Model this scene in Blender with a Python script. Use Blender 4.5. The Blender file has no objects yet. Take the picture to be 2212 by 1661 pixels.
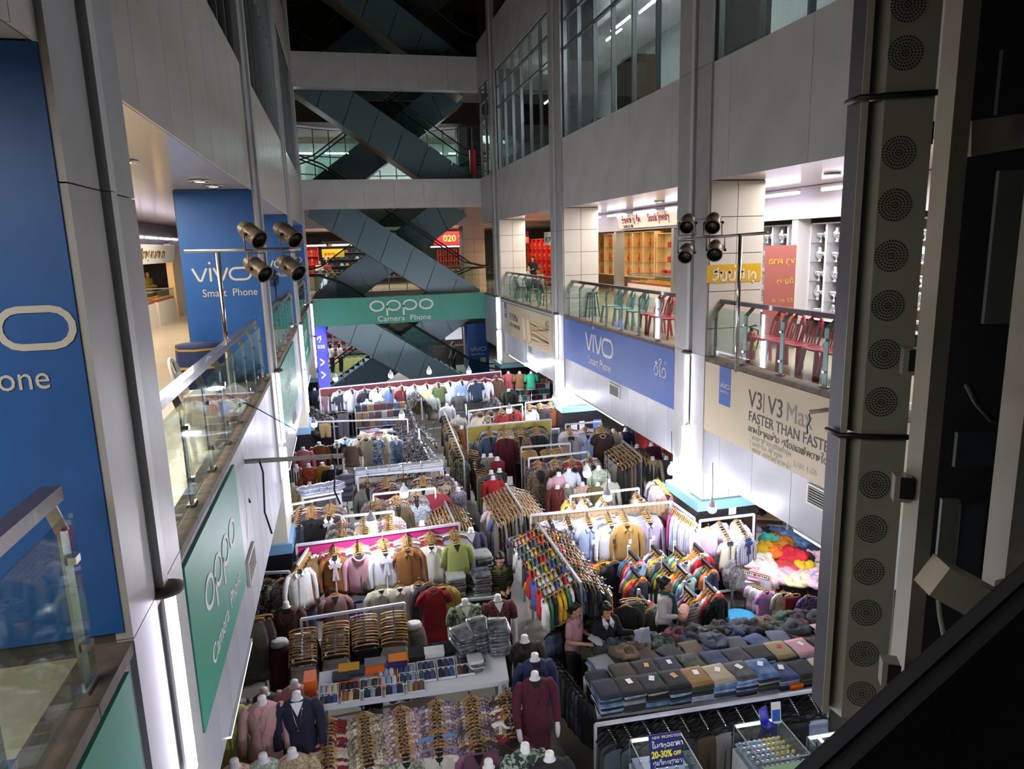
import bpy, bmesh, math, random
from math import sin, cos, pi, radians, sqrt, atan2
from mathutils import Vector, Matrix
SC = bpy.context.scene
COL = SC.collection
rnd = random.Random(7)

# ---------------------------------------------------------------- camera, world, exposure
IW, IH, FPX, EYE = 2212.0, 1661.0, 1522.3, 6.65
YAW, PITCH, ROLL = .232612, .195582, -.028577
_f = Vector((sin(YAW)*cos(PITCH), cos(YAW)*cos(PITCH), -sin(PITCH)))
_r = Vector((cos(YAW), -sin(YAW), 0)); _u = _r.cross(_f)
CR = cos(ROLL)*_r + sin(ROLL)*_u; CU = -sin(ROLL)*_r + cos(ROLL)*_u; CF = _f
camd = bpy.data.cameras.new('camera'); cam = bpy.data.objects.new('camera', camd); COL.objects.link(cam)
camd.sensor_width = 36; camd.lens = 36*FPX/IW; camd.clip_start = .05; camd.clip_end = 200
cam.matrix_world = Matrix(((CR.x, CU.x, -CF.x, 0), (CR.y, CU.y, -CF.y, 0), (CR.z, CU.z, -CF.z, EYE), (0, 0, 0, 1)))
SC.camera = cam
SC.view_settings.view_transform = 'Standard'; SC.view_settings.look = 'None'
SC.view_settings.gamma = 1; SC.view_settings.use_curve_mapping = False
SC.view_settings.exposure = 0.42
cy = SC.cycles; cy.max_bounces = 4; cy.diffuse_bounces = 2; cy.glossy_bounces = 2; cy.transmission_bounces = 2; cy.transparent_max_bounces = 10; cy.caustics_reflective = False; cy.caustics_refractive = False
cy.use_adaptive_sampling = True; cy.adaptive_threshold = .05; cy.sample_clamp_indirect = 6
wd = bpy.data.worlds.new('world'); SC.world = wd; wd.use_nodes = True
wd.node_tree.nodes['Background'].inputs[0].default_value = (.62, .66, .75, 1)
wd.node_tree.nodes['Background'].inputs[1].default_value = .3
# brightness of the lamps in the building
BULB, TUBE, SHOP, UPPER = 330.0, 18.0, 20.0, 48.0

# surveyed points of the place: a sight line from the eye, cut with a known plane
EYEV = Vector((0, 0, EYE))
def sight(x, y): return CR*((x-IW/2)/FPX) - CU*((y-IH/2)/FPX) + CF
def onz(x, y, z): d = sight(x, y); return EYEV + d*((z-EYE)/d.z)
def onx(x, y, X): d = sight(x, y); return EYEV + d*(X/d.x)
def ony(x, y, Y): d = sight(x, y); return EYEV + d*(Y/d.y)

# ---------------------------------------------------------------- materials
def lin(h):
    h = h.lstrip('#'); o = []
    for i in (0, 2, 4):
        c = int(h[i:i+2], 16)/255; o.append(c/12.92 if c <= .04045 else ((c+.055)/1.055)**2.4)
    return (*o, 1)
MATS = {}
def newmat(k):
    m = bpy.data.materials.new(k); m.use_nodes = True; MATS[k] = m
    return m, m.node_tree.nodes, m.node_tree.links, m.node_tree.nodes['Principled BSDF']
def mat(k, c='#888888', r=.5, met=0., var=0., sc=6., spec=.5, bump=0., c2=None, coat=0.):
    """painted, metal or plastic surface; var mixes in patches of wear or painted glints, bump gives fine relief"""
    if k in MATS: return MATS[k]
    m, N, L, b = newmat(k); c = lin(c)
    b.inputs['Base Color'].default_value = c; b.inputs['Roughness'].default_value = r; b.inputs['Metallic'].default_value = met
    b.inputs['Specular IOR Level'].default_value = spec; b.inputs['Coat Weight'].default_value = coat
    if var or bump:
        tc = N.new('ShaderNodeTexCoord'); n = N.new('ShaderNodeTexNoise'); n.inputs['Scale'].default_value = sc; n.inputs['Detail'].default_value = 4
        L.new(tc.outputs['Object'], n.inputs['Vector'])
        if var:
            x = N.new('ShaderNodeMix'); x.data_type = 'RGBA'
            rp = N.new('ShaderNodeValToRGB'); rp.color_ramp.elements[0].position = .35; rp.color_ramp.elements[1].position = .75
            L.new(n.outputs['Fac'], rp.inputs[0]); L.new(rp.outputs['Color'], x.inputs['Factor'])
            d = lin(c2) if c2 else (*[v*(1-var) for v in c[:3]], 1)
            x.inputs['A'].default_value = c; x.inputs['B'].default_value = d
            if c2:
                rp.color_ramp.elements[1].color = (var, var, var, 1)
            L.new(x.outputs['Result'], b.inputs['Base Color'])
        if bump:
            bp = N.new('ShaderNodeBump'); bp.inputs['Strength'].default_value = bump; bp.inputs['Distance'].default_value = .02
            L.new(n.outputs['Fac'], bp.inputs['Height']); L.new(bp.outputs['Normal'], b.inputs['Normal'])
    return m
def emit(k, c='#ffffff', s=1.):
    if k in MATS: return MATS[k]
    m, N, L, b = newmat(k)
    b.inputs['Base Color'].default_value = (.8, .8, .8, 1); b.inputs['Emission Color'].default_value = lin(c); b.inputs['Emission Strength'].default_value = s
    return m
def glass(k, tint='#e9f3f1', refl=.06, r=.03):
    if k in MATS: return MATS[k]
    m, N, L, b = newmat(k); N.remove(b); out = N['Material Output']
    t = N.new('ShaderNodeBsdfTransparent'); t.inputs[0].default_value = lin(tint)
    g = N.new('ShaderNodeBsdfGlossy'); g.inputs['Roughness'].default_value = r; g.inputs['Color'].default_value = (.9, .95, .95, 1)
    lw = N.new('ShaderNodeLayerWeight'); lw.inputs['Blend'].default_value = .5
    pw = N.new('ShaderNodeMath'); pw.operation = 'POWER'; pw.inputs[1].default_value = 4.; L.new(lw.outputs['Facing'], pw.inputs[0])
    ad = N.new('ShaderNodeMath'); ad.operation = 'MULTIPLY_ADD'; ad.inputs[1].default_value = .6; ad.inputs[2].default_value = refl; ad.use_clamp = True
    L.new(pw.outputs[0], ad.inputs[0])
    x = N.new('ShaderNodeMixShader'); L.new(ad.outputs[0], x.inputs[0]); L.new(t.outputs[0], x.inputs[1]); L.new(g.outputs[0], x.inputs[2]); L.new(x.outputs[0], out.inputs[0])
    return m
def fabric(c='#888888', pat='plain', c2='#222222', sc=1., r=.85, sheen=.02):
    """cloth: plain, floral, stripes, bands, plaid, dots, camo or denim"""
    k = 'cloth_%s_%s_%s_%g' % (pat, c, c2, sc)
    if k in MATS: return MATS[k]
    m, N, L, b = newmat(k); b.inputs['Roughness'].default_value = r; b.inputs['Sheen Weight'].default_value = sheen
    a, d = lin(c), lin(c2); b.inputs['Base Color'].default_value = a
    tc = N.new('ShaderNodeTexCoord'); out = tc.outputs['Object']
    def ramp(src, lo, hi):
        rp = N.new('ShaderNodeValToRGB'); rp.color_ramp.interpolation = 'LINEAR'
        e = rp.color_ramp.elements; e[0].position = lo; e[1].position = hi; e[0].color = a; e[1].color = d
        L.new(src, rp.inputs[0]); L.new(rp.outputs[0], b.inputs['Base Color'])
    if pat == 'floral':
        w = N.new('ShaderNodeTexNoise'); w.inputs['Scale'].default_value = 26*sc; w.inputs['Detail'].default_value = 1.5; w.inputs['Distortion'].default_value = 1.2
        L.new(out, w.inputs['Vector']); ramp(w.outputs['Fac'], .47, .54)
    elif pat == 'dots':
        v = N.new('ShaderNodeTexVoronoi'); v.inputs['Scale'].default_value = 22*sc; L.new(out, v.inputs['Vector']); ramp(v.outputs['Distance'], .36, .3)
    elif pat == 'camo':
        w = N.new('ShaderNodeTexNoise'); w.inputs['Scale'].default_value = 9*sc; L.new(out, w.inputs['Vector']); ramp(w.outputs['Fac'], .49, .53)
    elif pat in ('stripes', 'bands'):
        w = N.new('ShaderNodeTexWave'); w.wave_type = 'BANDS'; w.bands_direction = 'Z' if pat == 'bands' else 'X'; w.inputs['Scale'].default_value = (5 if pat == 'bands' else 18)*sc
        L.new(out, w.inputs['Vector']); ramp(w.outputs['Fac'], .48, .56)
    elif pat == 'plaid':
        ch = []
        for dr in 'XZ':
            w = N.new('ShaderNodeTexWave'); w.bands_direction = dr; w.inputs['Scale'].default_value = 6*sc; L.new(out, w.inputs['Vector']); ch.append(w)
        ad = N.new('ShaderNodeMath'); ad.operation = 'MAXIMUM'; L.new(ch[0].outputs['Fac'], ad.inputs[0]); L.new(ch[1].outputs['Fac'], ad.inputs[1]); ramp(ad.outputs[0], .8, .93)
    elif pat == 'denim':
        w = N.new('ShaderNodeTexNoise'); w.inputs['Scale'].default_value = 5*sc; w.inputs['Detail'].default_value = 6; L.new(out, w.inputs['Vector']); ramp(w.outputs['Fac'], .4, .7)
    n = N.new('ShaderNodeTexNoise'); n.inputs['Scale'].default_value = 14; L.new(out, n.inputs['Vector'])
    bp = N.new('ShaderNodeBump'); bp.inputs['Strength'].default_value = .25; bp.inputs['Distance'].default_value = .02
    L.new(n.outputs['Fac'], bp.inputs['Height']); L.new(bp.outputs['Normal'], b.inputs['Normal'])
    return m

# ---------------------------------------------------------------- mesh helpers
class MB:
    def __init__(s): s.v = []; s.f = []; s.m = []; s.cur = 0; s.sm = []
    def add(s, vs, fs, smooth=False):
        o = len(s.v); s.v += [tuple(p) for p in vs]
        for f in fs: s.f.append(tuple(i+o for i in f)); s.m.append(s.cur); s.sm.append(smooth)
        return s
    def box(s, x0, x1, y0, y1, z0, z1):
        return s.add([(x0,y0,z0),(x1,y0,z0),(x1,y1,z0),(x0,y1,z0),(x0,y0,z1),(x1,y0,z1),(x1,y1,z1),(x0,y1,z1)],
                     [(3,2,1,0),(4,5,6,7),(0,1,5,4),(1,2,6,5),(2,3,7,6),(3,0,4,7)])
    def obox(s, c, hx, hy, hz, M=None):
        """box of half sizes about c, turned by the 3x3 M"""
        M = M or Matrix.Identity(3); c = Vector(c); vs = []
        for sz in (-1, 1):
            for sx, sy in ((-1,-1),(1,-1),(1,1),(-1,1)): vs.append(c + M @ Vector((sx*hx, sy*hy, sz*hz)))
        return s.add(vs, [(3,2,1,0),(4,5,6,7),(0,1,5,4),(1,2,6,5),(2,3,7,6),(3,0,4,7)])
    def bar(s, a, b, w, h, up=(0,0,1)):
        """rectangular bar from a to b"""
        a, b = Vector(a), Vector(b); d = (b-a).normalized(); u = Vector(up)
        if abs(d.dot(u)) > .98: u = Vector((0,1,0))
        x = d.cross(u).normalized(); u = x.cross(d); vs = []
        for p in (a, b):
            for i, j in ((-1,-1),(1,-1),(1,1),(-1,1)): vs.append(p + x*(i*w/2) + u*(j*h/2))
        return s.add(vs, [(3,2,1,0),(4,5,6,7),(0,1,5,4),(1,2,6,5),(2,3,7,6),(3,0,4,7)])
    def tube(s, pts, r, n=6, cap=True):
        pts = [Vector(p) for p in pts]; rs = r if isinstance(r, (list, tuple)) else [r]*len(pts)
        vs = []; fs = []; up = None
        for i, p in enumerate(pts):
            d = (pts[min(i+1, len(pts)-1)] - pts[max(i-1, 0)]).normalized()
            if up is None: up = Vector((0,0,1)) if abs(d.z) < .9 else Vector((1,0,0))
            x = d.cross(up)
            if x.length < 1e-4: x = d.cross(Vector((0,1,0)))
            x.normalize(); up = x.cross(d)
            for k in range(n): a = 2*pi*k/n; vs.append(p + (x*cos(a) + up*sin(a))*rs[i])
        for i in range(len(pts)-1):
            for k in range(n): a, b = i*n+k, i*n+(k+1) % n; fs.append((a, b, b+n, a+n))
        if cap: fs.append(tuple(range(n-1, -1, -1))); fs.append(tuple(range(len(vs)-n, len(vs))))
        return s.add(vs, fs, True)
    def lathe(s, prof, c=(0,0,0), n=12, sx=1., sy=1., ax=None, cap=True):
        """profile of (radius, height) turned about the z axis (or the 3x3 ax)"""
        c = Vector(c); vs = []; fs = []; ax = ax or Matrix.Identity(3)
        for r, z in prof:
            for k in range(n): a = 2*pi*k/n; vs.append(c + ax @ Vector((r*sx*cos(a), r*sy*sin(a), z)))
        for i in range(len(prof)-1):
            for k in range(n): a, b = i*n+k, i*n+(k+1) % n; fs.append((a, b, b+n, a+n))
        if cap: fs.append(tuple(range(n-1, -1, -1))); fs.append(tuple(range(len(vs)-n, len(vs))))
        return s.add(vs, fs, True)
    def loft(s, rings, cap=True):
        n = len(rings[0]); vs = [p for r in rings for p in r]; fs = []
        for i in range(len(rings)-1):
            for k in range(n): a, b = i*n+k, i*n+(k+1) % n; fs.append((a, b, b+n, a+n))
        if cap: fs.append(tuple(range(n-1, -1, -1))); fs.append(tuple(range(len(vs)-n, len(vs))))
        return s.add(vs, fs, True)
    def prism(s, poly, t, M=None):
        """flat outline (x, y) given thickness t along +z, placed by the 4x4 M"""
        n = len(poly); vs = [Vector((x, y, 0)) for x, y in poly] + [Vector((x, y, t)) for x, y in poly]
        if M: vs = [M @ v for v in vs]
        fs = [tuple(range(n-1, -1, -1)), tuple(range(n, 2*n))] + [(i, (i+1) % n, (i+1) % n+n, i+n) for i in range(n)]
        return s.add(vs, fs)
    def stroke(s, pts, w, t=.004, closed=False):
        """flat pen stroke in the xy plane, thickness t"""
        P = [Vector((p[0], p[1], 0)) for p in pts]; n = len(P); vs = []
        for i in range(n):
            if closed: a, b = P[i-1], P[(i+1) % n]
            else: a, b = P[max(i-1, 0)], P[min(i+1, n-1)]
            d = (b-a).normalized(); nn = Vector((-d.y, d.x, 0))
            for z in (0, t):
                for q in (-1, 1): vs.append(P[i] + nn*(q*w/2) + Vector((0, 0, z)))
        fs = []
        for i in range(n if closed else n-1):
            a, b = 4*i, 4*((i+1) % n)
            fs += [(a+2, b+2, b+3, a+3), (a, a+1, b+1, b), (a, b, b+2, a+2), (a+1, a+3, b+3, b+1)]
        return s.add(vs, fs)
    def mesh(s, name='m'):
        me = bpy.data.meshes.new(name); me.from_pydata(s.v, [], s.f); me.polygons.foreach_set('material_index', s.m); me.polygons.foreach_set('use_smooth', s.sm); me.update(); return me
def setmats(me, *ms):
    for m in ms: me.materials.append(m)
    return me
def link(name, data, parent=None, loc=None, rz=None, M=None):
    o = bpy.data.objects.new(name, data); COL.objects.link(o)
    if parent is not None: o.parent = parent
    if M is not None: o.matrix_local = M
    if loc is not None: o.location = loc
    if rz is not None: o.rotation_euler = (0, 0, rz)
    return o
def ob(name, mb, m, parent=None, **kw):
    me = mb.mesh(name); setmats(me, *(m if isinstance(m, (list, tuple)) else [m])); return link(name, me, parent, **kw)
def tag(o, label, cat=None, group=None, kind=None):
    o['label'] = label
    if cat: o['category'] = cat
    if group: o['group'] = group
    if kind: o['kind'] = kind
    return o
def thing(name, label, cat, loc=(0,0,0), rz=0., group=None, M=None, kind=None):
    o = link(name, None); o.empty_display_size = .1
    if M is not None: o.matrix_world = M
    else: o.location = loc; o.rotation_euler = (0, 0, rz)
    return tag(o, label, cat, group, kind)
def setm(o, m, i=0):
    o.material_slots[i].link = 'OBJECT'; o.material_slots[i].material = m; return o
BOXC = {}
def boxpart(name, x0, x1, y0, y1, z0, z1, m, parent=None):
    """a plain cladding piece; alike pieces share their mesh"""
    k = (round(x1-x0, 4), round(y1-y0, 4), round(z1-z0, 4), m.name)
    if k not in BOXC: BOXC[k] = setmats(MB().box(-k[0]/2, k[0]/2, -k[1]/2, k[1]/2, -k[2]/2, k[2]/2).mesh(name), m)
    return link(name, BOXC[k], parent, loc=((x0+x1)/2, (y0+y1)/2, (z0+z1)/2))
def face(o, u, v=(0,0,1)):
    """4x4 placing a flat drawing (x right, y up, z out) at o along u and v"""
    u = Vector(u).normalized(); v = Vector(v); n = u.cross(v).normalized(); v = n.cross(u); o = Vector(o)
    return Matrix(((u.x, v.x, n.x, o.x), (u.y, v.y, n.y, o.y), (u.z, v.z, n.z, o.z), (0, 0, 0, 1)))
RIGHTW, LEFTW, BACKW = (0,-1,0), (0,1,0), (1,0,0)
def words(txt, size, m, M, parent=None, sx=1., align='LEFT', name='lettering', ext=.003, weight=0.):
    cu = bpy.data.curves.new(name, 'FONT'); cu.body = txt; cu.size = size; cu.align_x = align; cu.extrude = ext; cu.resolution_u = 3; cu.offset = weight
    cu.materials.append(m); tmp = bpy.data.objects.new(name, cu); me = bpy.data.meshes.new_from_object(tmp); bpy.data.objects.remove(tmp); bpy.data.curves.remove(cu)
    o = link(name, me, parent); o.matrix_local = M @ Matrix.Diagonal((sx, 1, 1, 1))
    return o
# ================================================================ the building
XR, XL, F1, SO1, SILL, WTOP, BOT = 6.22, -1.26, 4.55, 7.62, 9.5, 13.12, 2.45
YB = 31.0
RC = [3.6, 11.8, 20.0, 28.2]           # centres of the columns on the right
LC = [-3.85, 4.45, 12.75, 21.05, 29.35]  # and on the left
M_panel = mat('panel_white', '#d6d4cf', .38, var=.16, sc=1.3)
M_panelLow = mat('panel_lower', '#b3b8be', .36, var=.14, sc=1.3)
M_panelL = mat('panel_warm', '#d2cbbf', .34, var=.3, sc=.9, c2='#b09c80')
M_col = mat('column_grey', '#b4b3b1', .42, var=.14, sc=3)
M_colL = mat('column_light', '#d4d4d2', .4, var=.1, sc=3)
M_groove = mat('groove_dark', '#6a6866', .6)
M_tile = mat('pillar_tile', '#d9d4cb', .3, var=.08, sc=2)
M_joint = mat('joint_dark', '#4b4846', .8)
M_blue = mat('banner_blue', '#1e5ea8', .45, var=.22, sc=2.2)
M_blueR = mat('banner_blue_bright', '#2558ab', .5, var=.12, sc=2.2)
M_green = mat('banner_green', '#37937a', .5, var=.12, sc=1.5)
M_cream = mat('banner_cream', '#c9bd9c', .5, var=.35, sc=.55, c2='#a0845c')
M_print = mat('print_white', '#dcdcd6', .6)
M_printc = mat('print_cream', '#cbc8bb', .6)
M_curb = mat('curb_brown', '#6e6154', .7, var=.4, sc=9)
M_white = mat('paint_white', '#d8d8d6', .45)
M_steel = mat('steel_brushed', '#a9abaa', .35, met=.8)
M_chrome = mat('chrome', '#d5d7da', .16, met=1.)
M_rail = mat('handrail_brown', '#3c2621', .25, coat=.5)
M_floor1 = mat('floor_polished', '#c4b49a', .16, var=.12, sc=1.2)
M_floor0 = mat('floor_market', '#8f8a80', .45, var=.25, sc=1.5)
M_ceil1 = mat('ceiling_gloss', '#cfc9c0', .14, var=.05)
M_dark = mat('void_dark', '#2b2724', .8)
M_roofd = mat('roof_brown', '#5c4a38', .8, var=.3, sc=.6)
M_black = mat('black_plastic', '#141415', .45)
M_glassB = glass('glass_balustrade', '#eef7f4', .03)
M_glassW = glass('glass_window', '#e2ebe6', .04)
M_glassC = glass('glass_case', '#eef5f4', .05, .02)
M_tubeE = emit('tube_light', '#e9e2ff', TUBE)
M_stripE = emit('strip_light', '#e9e2ff', TUBE*.5)
M_shopE = emit('shop_tube', '#e6dcff', SHOP*.28)
M_teal = mat('trim_turquoise', '#7fb2b5', .5)
M_basedark = mat('base_granite', '#262529', .22, var=.3, sc=20)

def S(name, label, **kw): return thing(name, label, kw.pop('cat', 'building'), kind='structure', **kw)
def sbox(name, label, x0, x1, y0, y1, z0, z1, m, cat='building'):
    return tag(boxpart(name, x0, x1, y0, y1, z0, z1, m), label, cat, kind='structure')
sbox('floor', 'grey market floor along the aisles between the clothes stalls', -14, 20, -3, 56, -.2, 0, M_floor0, 'floor')
sbox('floor_gallery_right', 'polished beige floor of the upper gallery with the plastic chairs', XR+.02, 20, -3, 31.2, BOT+.05, F1, M_floor1, 'floor')
sbox('floor_gallery_left', 'polished beige floor of the gallery beside the blue pillars', -14, XL-.02, -3, 31.2, BOT+.05, F1, M_floor1, 'floor')
sbox('floor_gallery_back', 'shiny floor of the gallery beyond the escalators', -14, 20, 36.6, 56, BOT+.05, F1, M_floor1, 'floor')
for nm, x0, x1 in (('right', XR+.04, 20), ('left', -14, XL-.04)):
    sbox('ceiling_gallery_'+nm, 'glossy panelled ceiling over the %s gallery' % nm, x0, x1, -3, 31.2, SO1+.01, SILL-.2, M_ceil1, 'ceiling')
    sbox('ceiling_upper_'+nm, 'pale ceiling above the %s upper windows' % nm, x0, x1, -3, 31.2, WTOP+.05, 14.8, M_panel, 'ceiling')
sbox('ceiling_back_first', 'ceiling above the shops beyond the escalators', -14, 20, 36.6, 56, 7.7, 9.4, M_panel, 'ceiling')
sbox('ceiling_back_second', 'brown ceiling above the curved glass wall', -14, 20, 36.9, 56, 12.7, 14.2, M_roofd, 'ceiling')
sbox('ceiling', 'dark roof high above the hall', -14, 20, -3, 56, 18.2, 18.5, M_roofd, 'ceiling')
sbox('wall_back', 'far wall behind the shops beyond the escalators', -14, 20, 55.6, 56, 0, 18.2, M_panel, 'wall')
sbox('wall_far_right', 'pale back wall of the right galleries', 19.6, 20, -3, 56, 0, 18.2, M_panel, 'wall')
sbox('wall_far_left', 'pale back wall of the left galleries', -14, -13.6, -3, 56, 0, 18.2, M_panel, 'wall')
sbox('wall_market_right', 'yellowish wall at the back of the ground floor walkway right', 14.0, 14.2, -3, 55, 0, BOT, mat('wall_yellow', '#b9ab7e', .6, var=.1), 'wall')
sbox('wall_near_blocker', 'added dark wall behind the viewer keeping light off the frame', -14, 20, -2.3, -2.0, 0, 18.2, M_dark, 'wall')  # out-of-view wall added to shut off light from behind
sbox('wall_upper_back', 'dark brown wall at the top behind the highest escalator', -14, 20, 37.5, 37.8, 14.2, 18.2, M_roofd, 'wall')

def fascia(name, label, x, side, y0, y1, z0, z1, w, m, depth=.12):
    """row of separate cladding panels with open joints on a dark backing"""
    p = S(name, label, cat='wall')
    xb = x+side*.02
    boxpart('backing', min(xb, x+side*depth), max(xb, x+side*depth), y0, y1, z0+.01, z1-.01, M_joint, p)
    n = max(1, round((y1-y0)/w)); w = (y1-y0)/n
    for i in range(n):
        a, b = y0+i*w+.004, y0+(i+1)*w-.004
        boxpart('panel', min(x, xb), max(x, xb), a, b, z0, z1, m, p)
    return p
def bays(cs, y0, y1, hw=.6):
    e = [y0] + [c+s*hw for c in cs for s in (-1, 1)] + [y1]
    return [(e[i], e[i+1]) for i in range(0, len(e), 2) if e[i+1]-e[i] > .3]
def fascia_all(name, label, x, side, z0, z1, w, m):
    p = S(name, label, cat='wall')
    xb = x+side*.02
    boxpart('backing', min(xb, x+side*.1), max(xb, x+side*.1), -1.5, YB, z0+.01, z1-.01, M_joint, p)
    n = round((YB+1.5)/w); w = (YB+1.5)/n
    for i in range(n): boxpart('panel', min(x, xb), max(x, xb), -1.5+i*w+.004, -1.5+(i+1)*w-.004, z0, z1, m, p)
    return p
fascia_all('wall_right', 'white panelled band under the right gallery railing', XR, 1, BOT, F1, 1.02, M_panelLow)
fascia_all('wall_right_upper', 'wide grey-white band above the right gallery shops', XR, 1, SO1, SILL, 2.05, M_panel)
fascia_all('wall_right_top', 'band above the top row of right windows', XR, 1, WTOP, 14.9, 2.05, M_panel)
fascia_all('wall_left', 'white panelled band under the left gallery railing', XL, -1, BOT, F1, .6, M_panelLow)
fascia_all('wall_left_upper', 'tall beige panelled band above the left gallery', XL, -1, SO1, SILL, 1.0, M_panelL)
fascia_all('wall_left_top', 'band above the left upper windows', XL, -1, WTOP, 14.9, 1.0, M_panelL)

# kerbs on which the balustrades stand
for x0, x1, nm in ((XR-.03, XR+.2, 'right'), (XL-.2, XL+.03, 'left')):
    k = S('trim_kerb_'+nm, 'dusty brown tiled kerb below the %s glass railing' % nm, cat='kerb')
    n = 54
    for i in range(n): boxpart('tile', x0, x1, -1.5+i*.6+.004, -1.5+(i+1)*.6-.004, F1-.01, F1+.06, M_curb, k)

# columns: two flat shafts with a rib between, segment by segment
def column(x, y, side, label, m, mrib):
    """x is the face of the wall; side +1 for the right wall, -1 for the left"""
    p = S('column', label, cat='column')
    zs = [1.93, 4.62, 7.0, 9.5, 13.1, 18.1]
    o = -side
    for z0, z1 in zip(zs[:-1], zs[1:]):
        for a, b in ((-.58, -.1), (.1, .58)):
            xs = sorted((x+o*.035, x-o*.05))
            boxpart('panel', xs[0], xs[1], y+a, y+b, z0+.004, z1-.004, m, p)
        if z0 > 4:
            xs = sorted((x+o*.075, x)); boxpart('rib', xs[0], xs[1], y-.055, y+.055, z0+.004, z1-.004, mrib, p)
    xs = sorted((x+o*.01, x)); boxpart('groove', xs[0], xs[1], y-.1, y+.1, 1.93, 18.1, M_groove, p)
    cap = MB().lathe([(.16, 0), (.17, .03), (.1, .05)], (x+o*.06, y, 4.6), 14, .7, .7); ob('rib_cap', cap, M_curb, p)
    return p
def tubes(x, y, side, spans, label, group):
    for i, (dy, z0, z1) in enumerate(spans):
        t = thing('tube_lamp', label % ('upper', 'lower', 'second lower', 'third')[i], 'tube lamp', (x-side*.075, y+dy, z0), group=group)
        ob('tube', MB().box(-.026, .026, -.026, .026, 0, z1-z0), M_tubeE, t)
        ob('batten', MB().box(.034*side-.007, .034*side+.007, -.034, .034, -.02, z1-z0+.02), M_white, t)
near = ['nearest the speaker tower', 'before the blue banner', 'between the blue and cream banners', 'beside the far beam']
for i, y in enumerate(RC):
    column(XR, y, 1, 'grey double-shafted column on the right wall, '+['out by the steel frame', 'between the blue and near cream banners', 'left of the blue banner', 'farthest, by the green sign'][i], M_col, M_colL)
for i, y in enumerate(LC):
    column(XL, y, -1, 'pale double-shafted column on the left wall, '+['behind the viewer', 'nearest and largest', 'second, with a floodlight bar', 'third in the row', 'farthest, by the green sign'][i], M_col, M_colL)
for i, y in enumerate(RC[1:]):
    nm = ['between the blue and near cream banners', 'left of the blue banner', 'nearest the green sign'][i]
    tubes(XR, y, 1, [(.0, 3.3, 4.55), (-.06, 1.98, 3.22), (.06, 1.98, 3.18)], 'violet-white %s tube lamp on the right column '+nm, 'tube lamps on the columns')
for i, y in enumerate(LC[1:]):
    nm = ['nearest', 'second', 'third', 'farthest'][i]
    tubes(XL, y, -1, [(.05, 3.3, 4.55), (-.06, 2.0, 3.22), (.06, 2.0, 3.2)], 'violet-white %s tube lamp on the '+nm+' left column', 'tube lamps on the columns')

# square pillars behind the columns
def pillar_tiles(p, x0, x1, y, zs, m, back=.02):
    xm = (x0+x1)/2
    for z0, z1 in zip(zs[:-1], zs[1:]):
        for a, b in ((x0, xm), (xm, x1)):
            boxpart('tile', a+.006, b-.006, y-back, y, z0+.006, z1-.006, m, p)
for i, y in enumerate(RC):
    w = ['by the steel frame', 'beside the red chairs', 'left of the jewellery shop', 'farthest right'][i]
    p = S('pillar', 'white tiled square pillar on the right, '+w, cat='pillar'); x0, x1 = XR, 7.24
    boxpart('core', x0, x1, y-.58, y+.58, 0, 18, M_joint, p)
    pillar_tiles(p, x0, x1, y-.58, [F1, 5.1, 5.75, 6.4, 7.02, SO1], M_tile)
    pillar_tiles(p, x0, x1, y-.58, [1.93, 2.62, 3.3, F1-.4], M_tile)
    boxpart('side_panel', x1, x1+.02, y-.58, y+.58, F1, SO1, M_tile, p); boxpart('side_panel', x1, x1+.02, y-.58, y+.58, 1.9, F1-.3, M_tile, p)
    boxpart('base_panel', x0-.12, x1+.08, y-.64, y+.64, 0, 1.74, M_basedark, p)
    boxpart('trim_band', x0-.15, x1+.1, y-.67, y+.67, 1.74, 1.92, M_teal, p)
for i, y in enumerate(LC):
    w = ['behind the viewer', 'nearest', 'with the floodlights', 'third', 'farthest'][i]
    p = S('pillar', 'square pillar clad in blue phone advertising on the left, '+w, cat='pillar'); x1, x0 = XL-.01, -2.4
    boxpart('core', x0, x1, y-.57, y+.57, 0, 18, M_joint, p)
    boxpart('blue_panel', x0-.005, x1+.005, y-.59, y-.57, F1+.12, SO1, M_blue, p)
    boxpart('grey_side', x0-.02, x0, y-.57, y+.57, F1, SO1, mat('pillar_side_grey', '#4a4f55', .6), p)
    boxpart('base_panel', x0-.08, x1+.1, y-.66, y+.66, 0, 1.5, M_basedark, p)
    boxpart('trim_band', x0-.1, x1+.13, y-.69, y+.69, 1.5, 1.68, mat('trim_skyblue', '#7aa7d0', .5), p)
    boxpart('white_panel', x0-.02, x1+.06, y-.62, y+.62, 1.68, BOT+.3, mat('column_poster_white', '#d6d4c4', .45, var=.2, sc=2, c2='#b8ab7c'), p)

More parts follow.
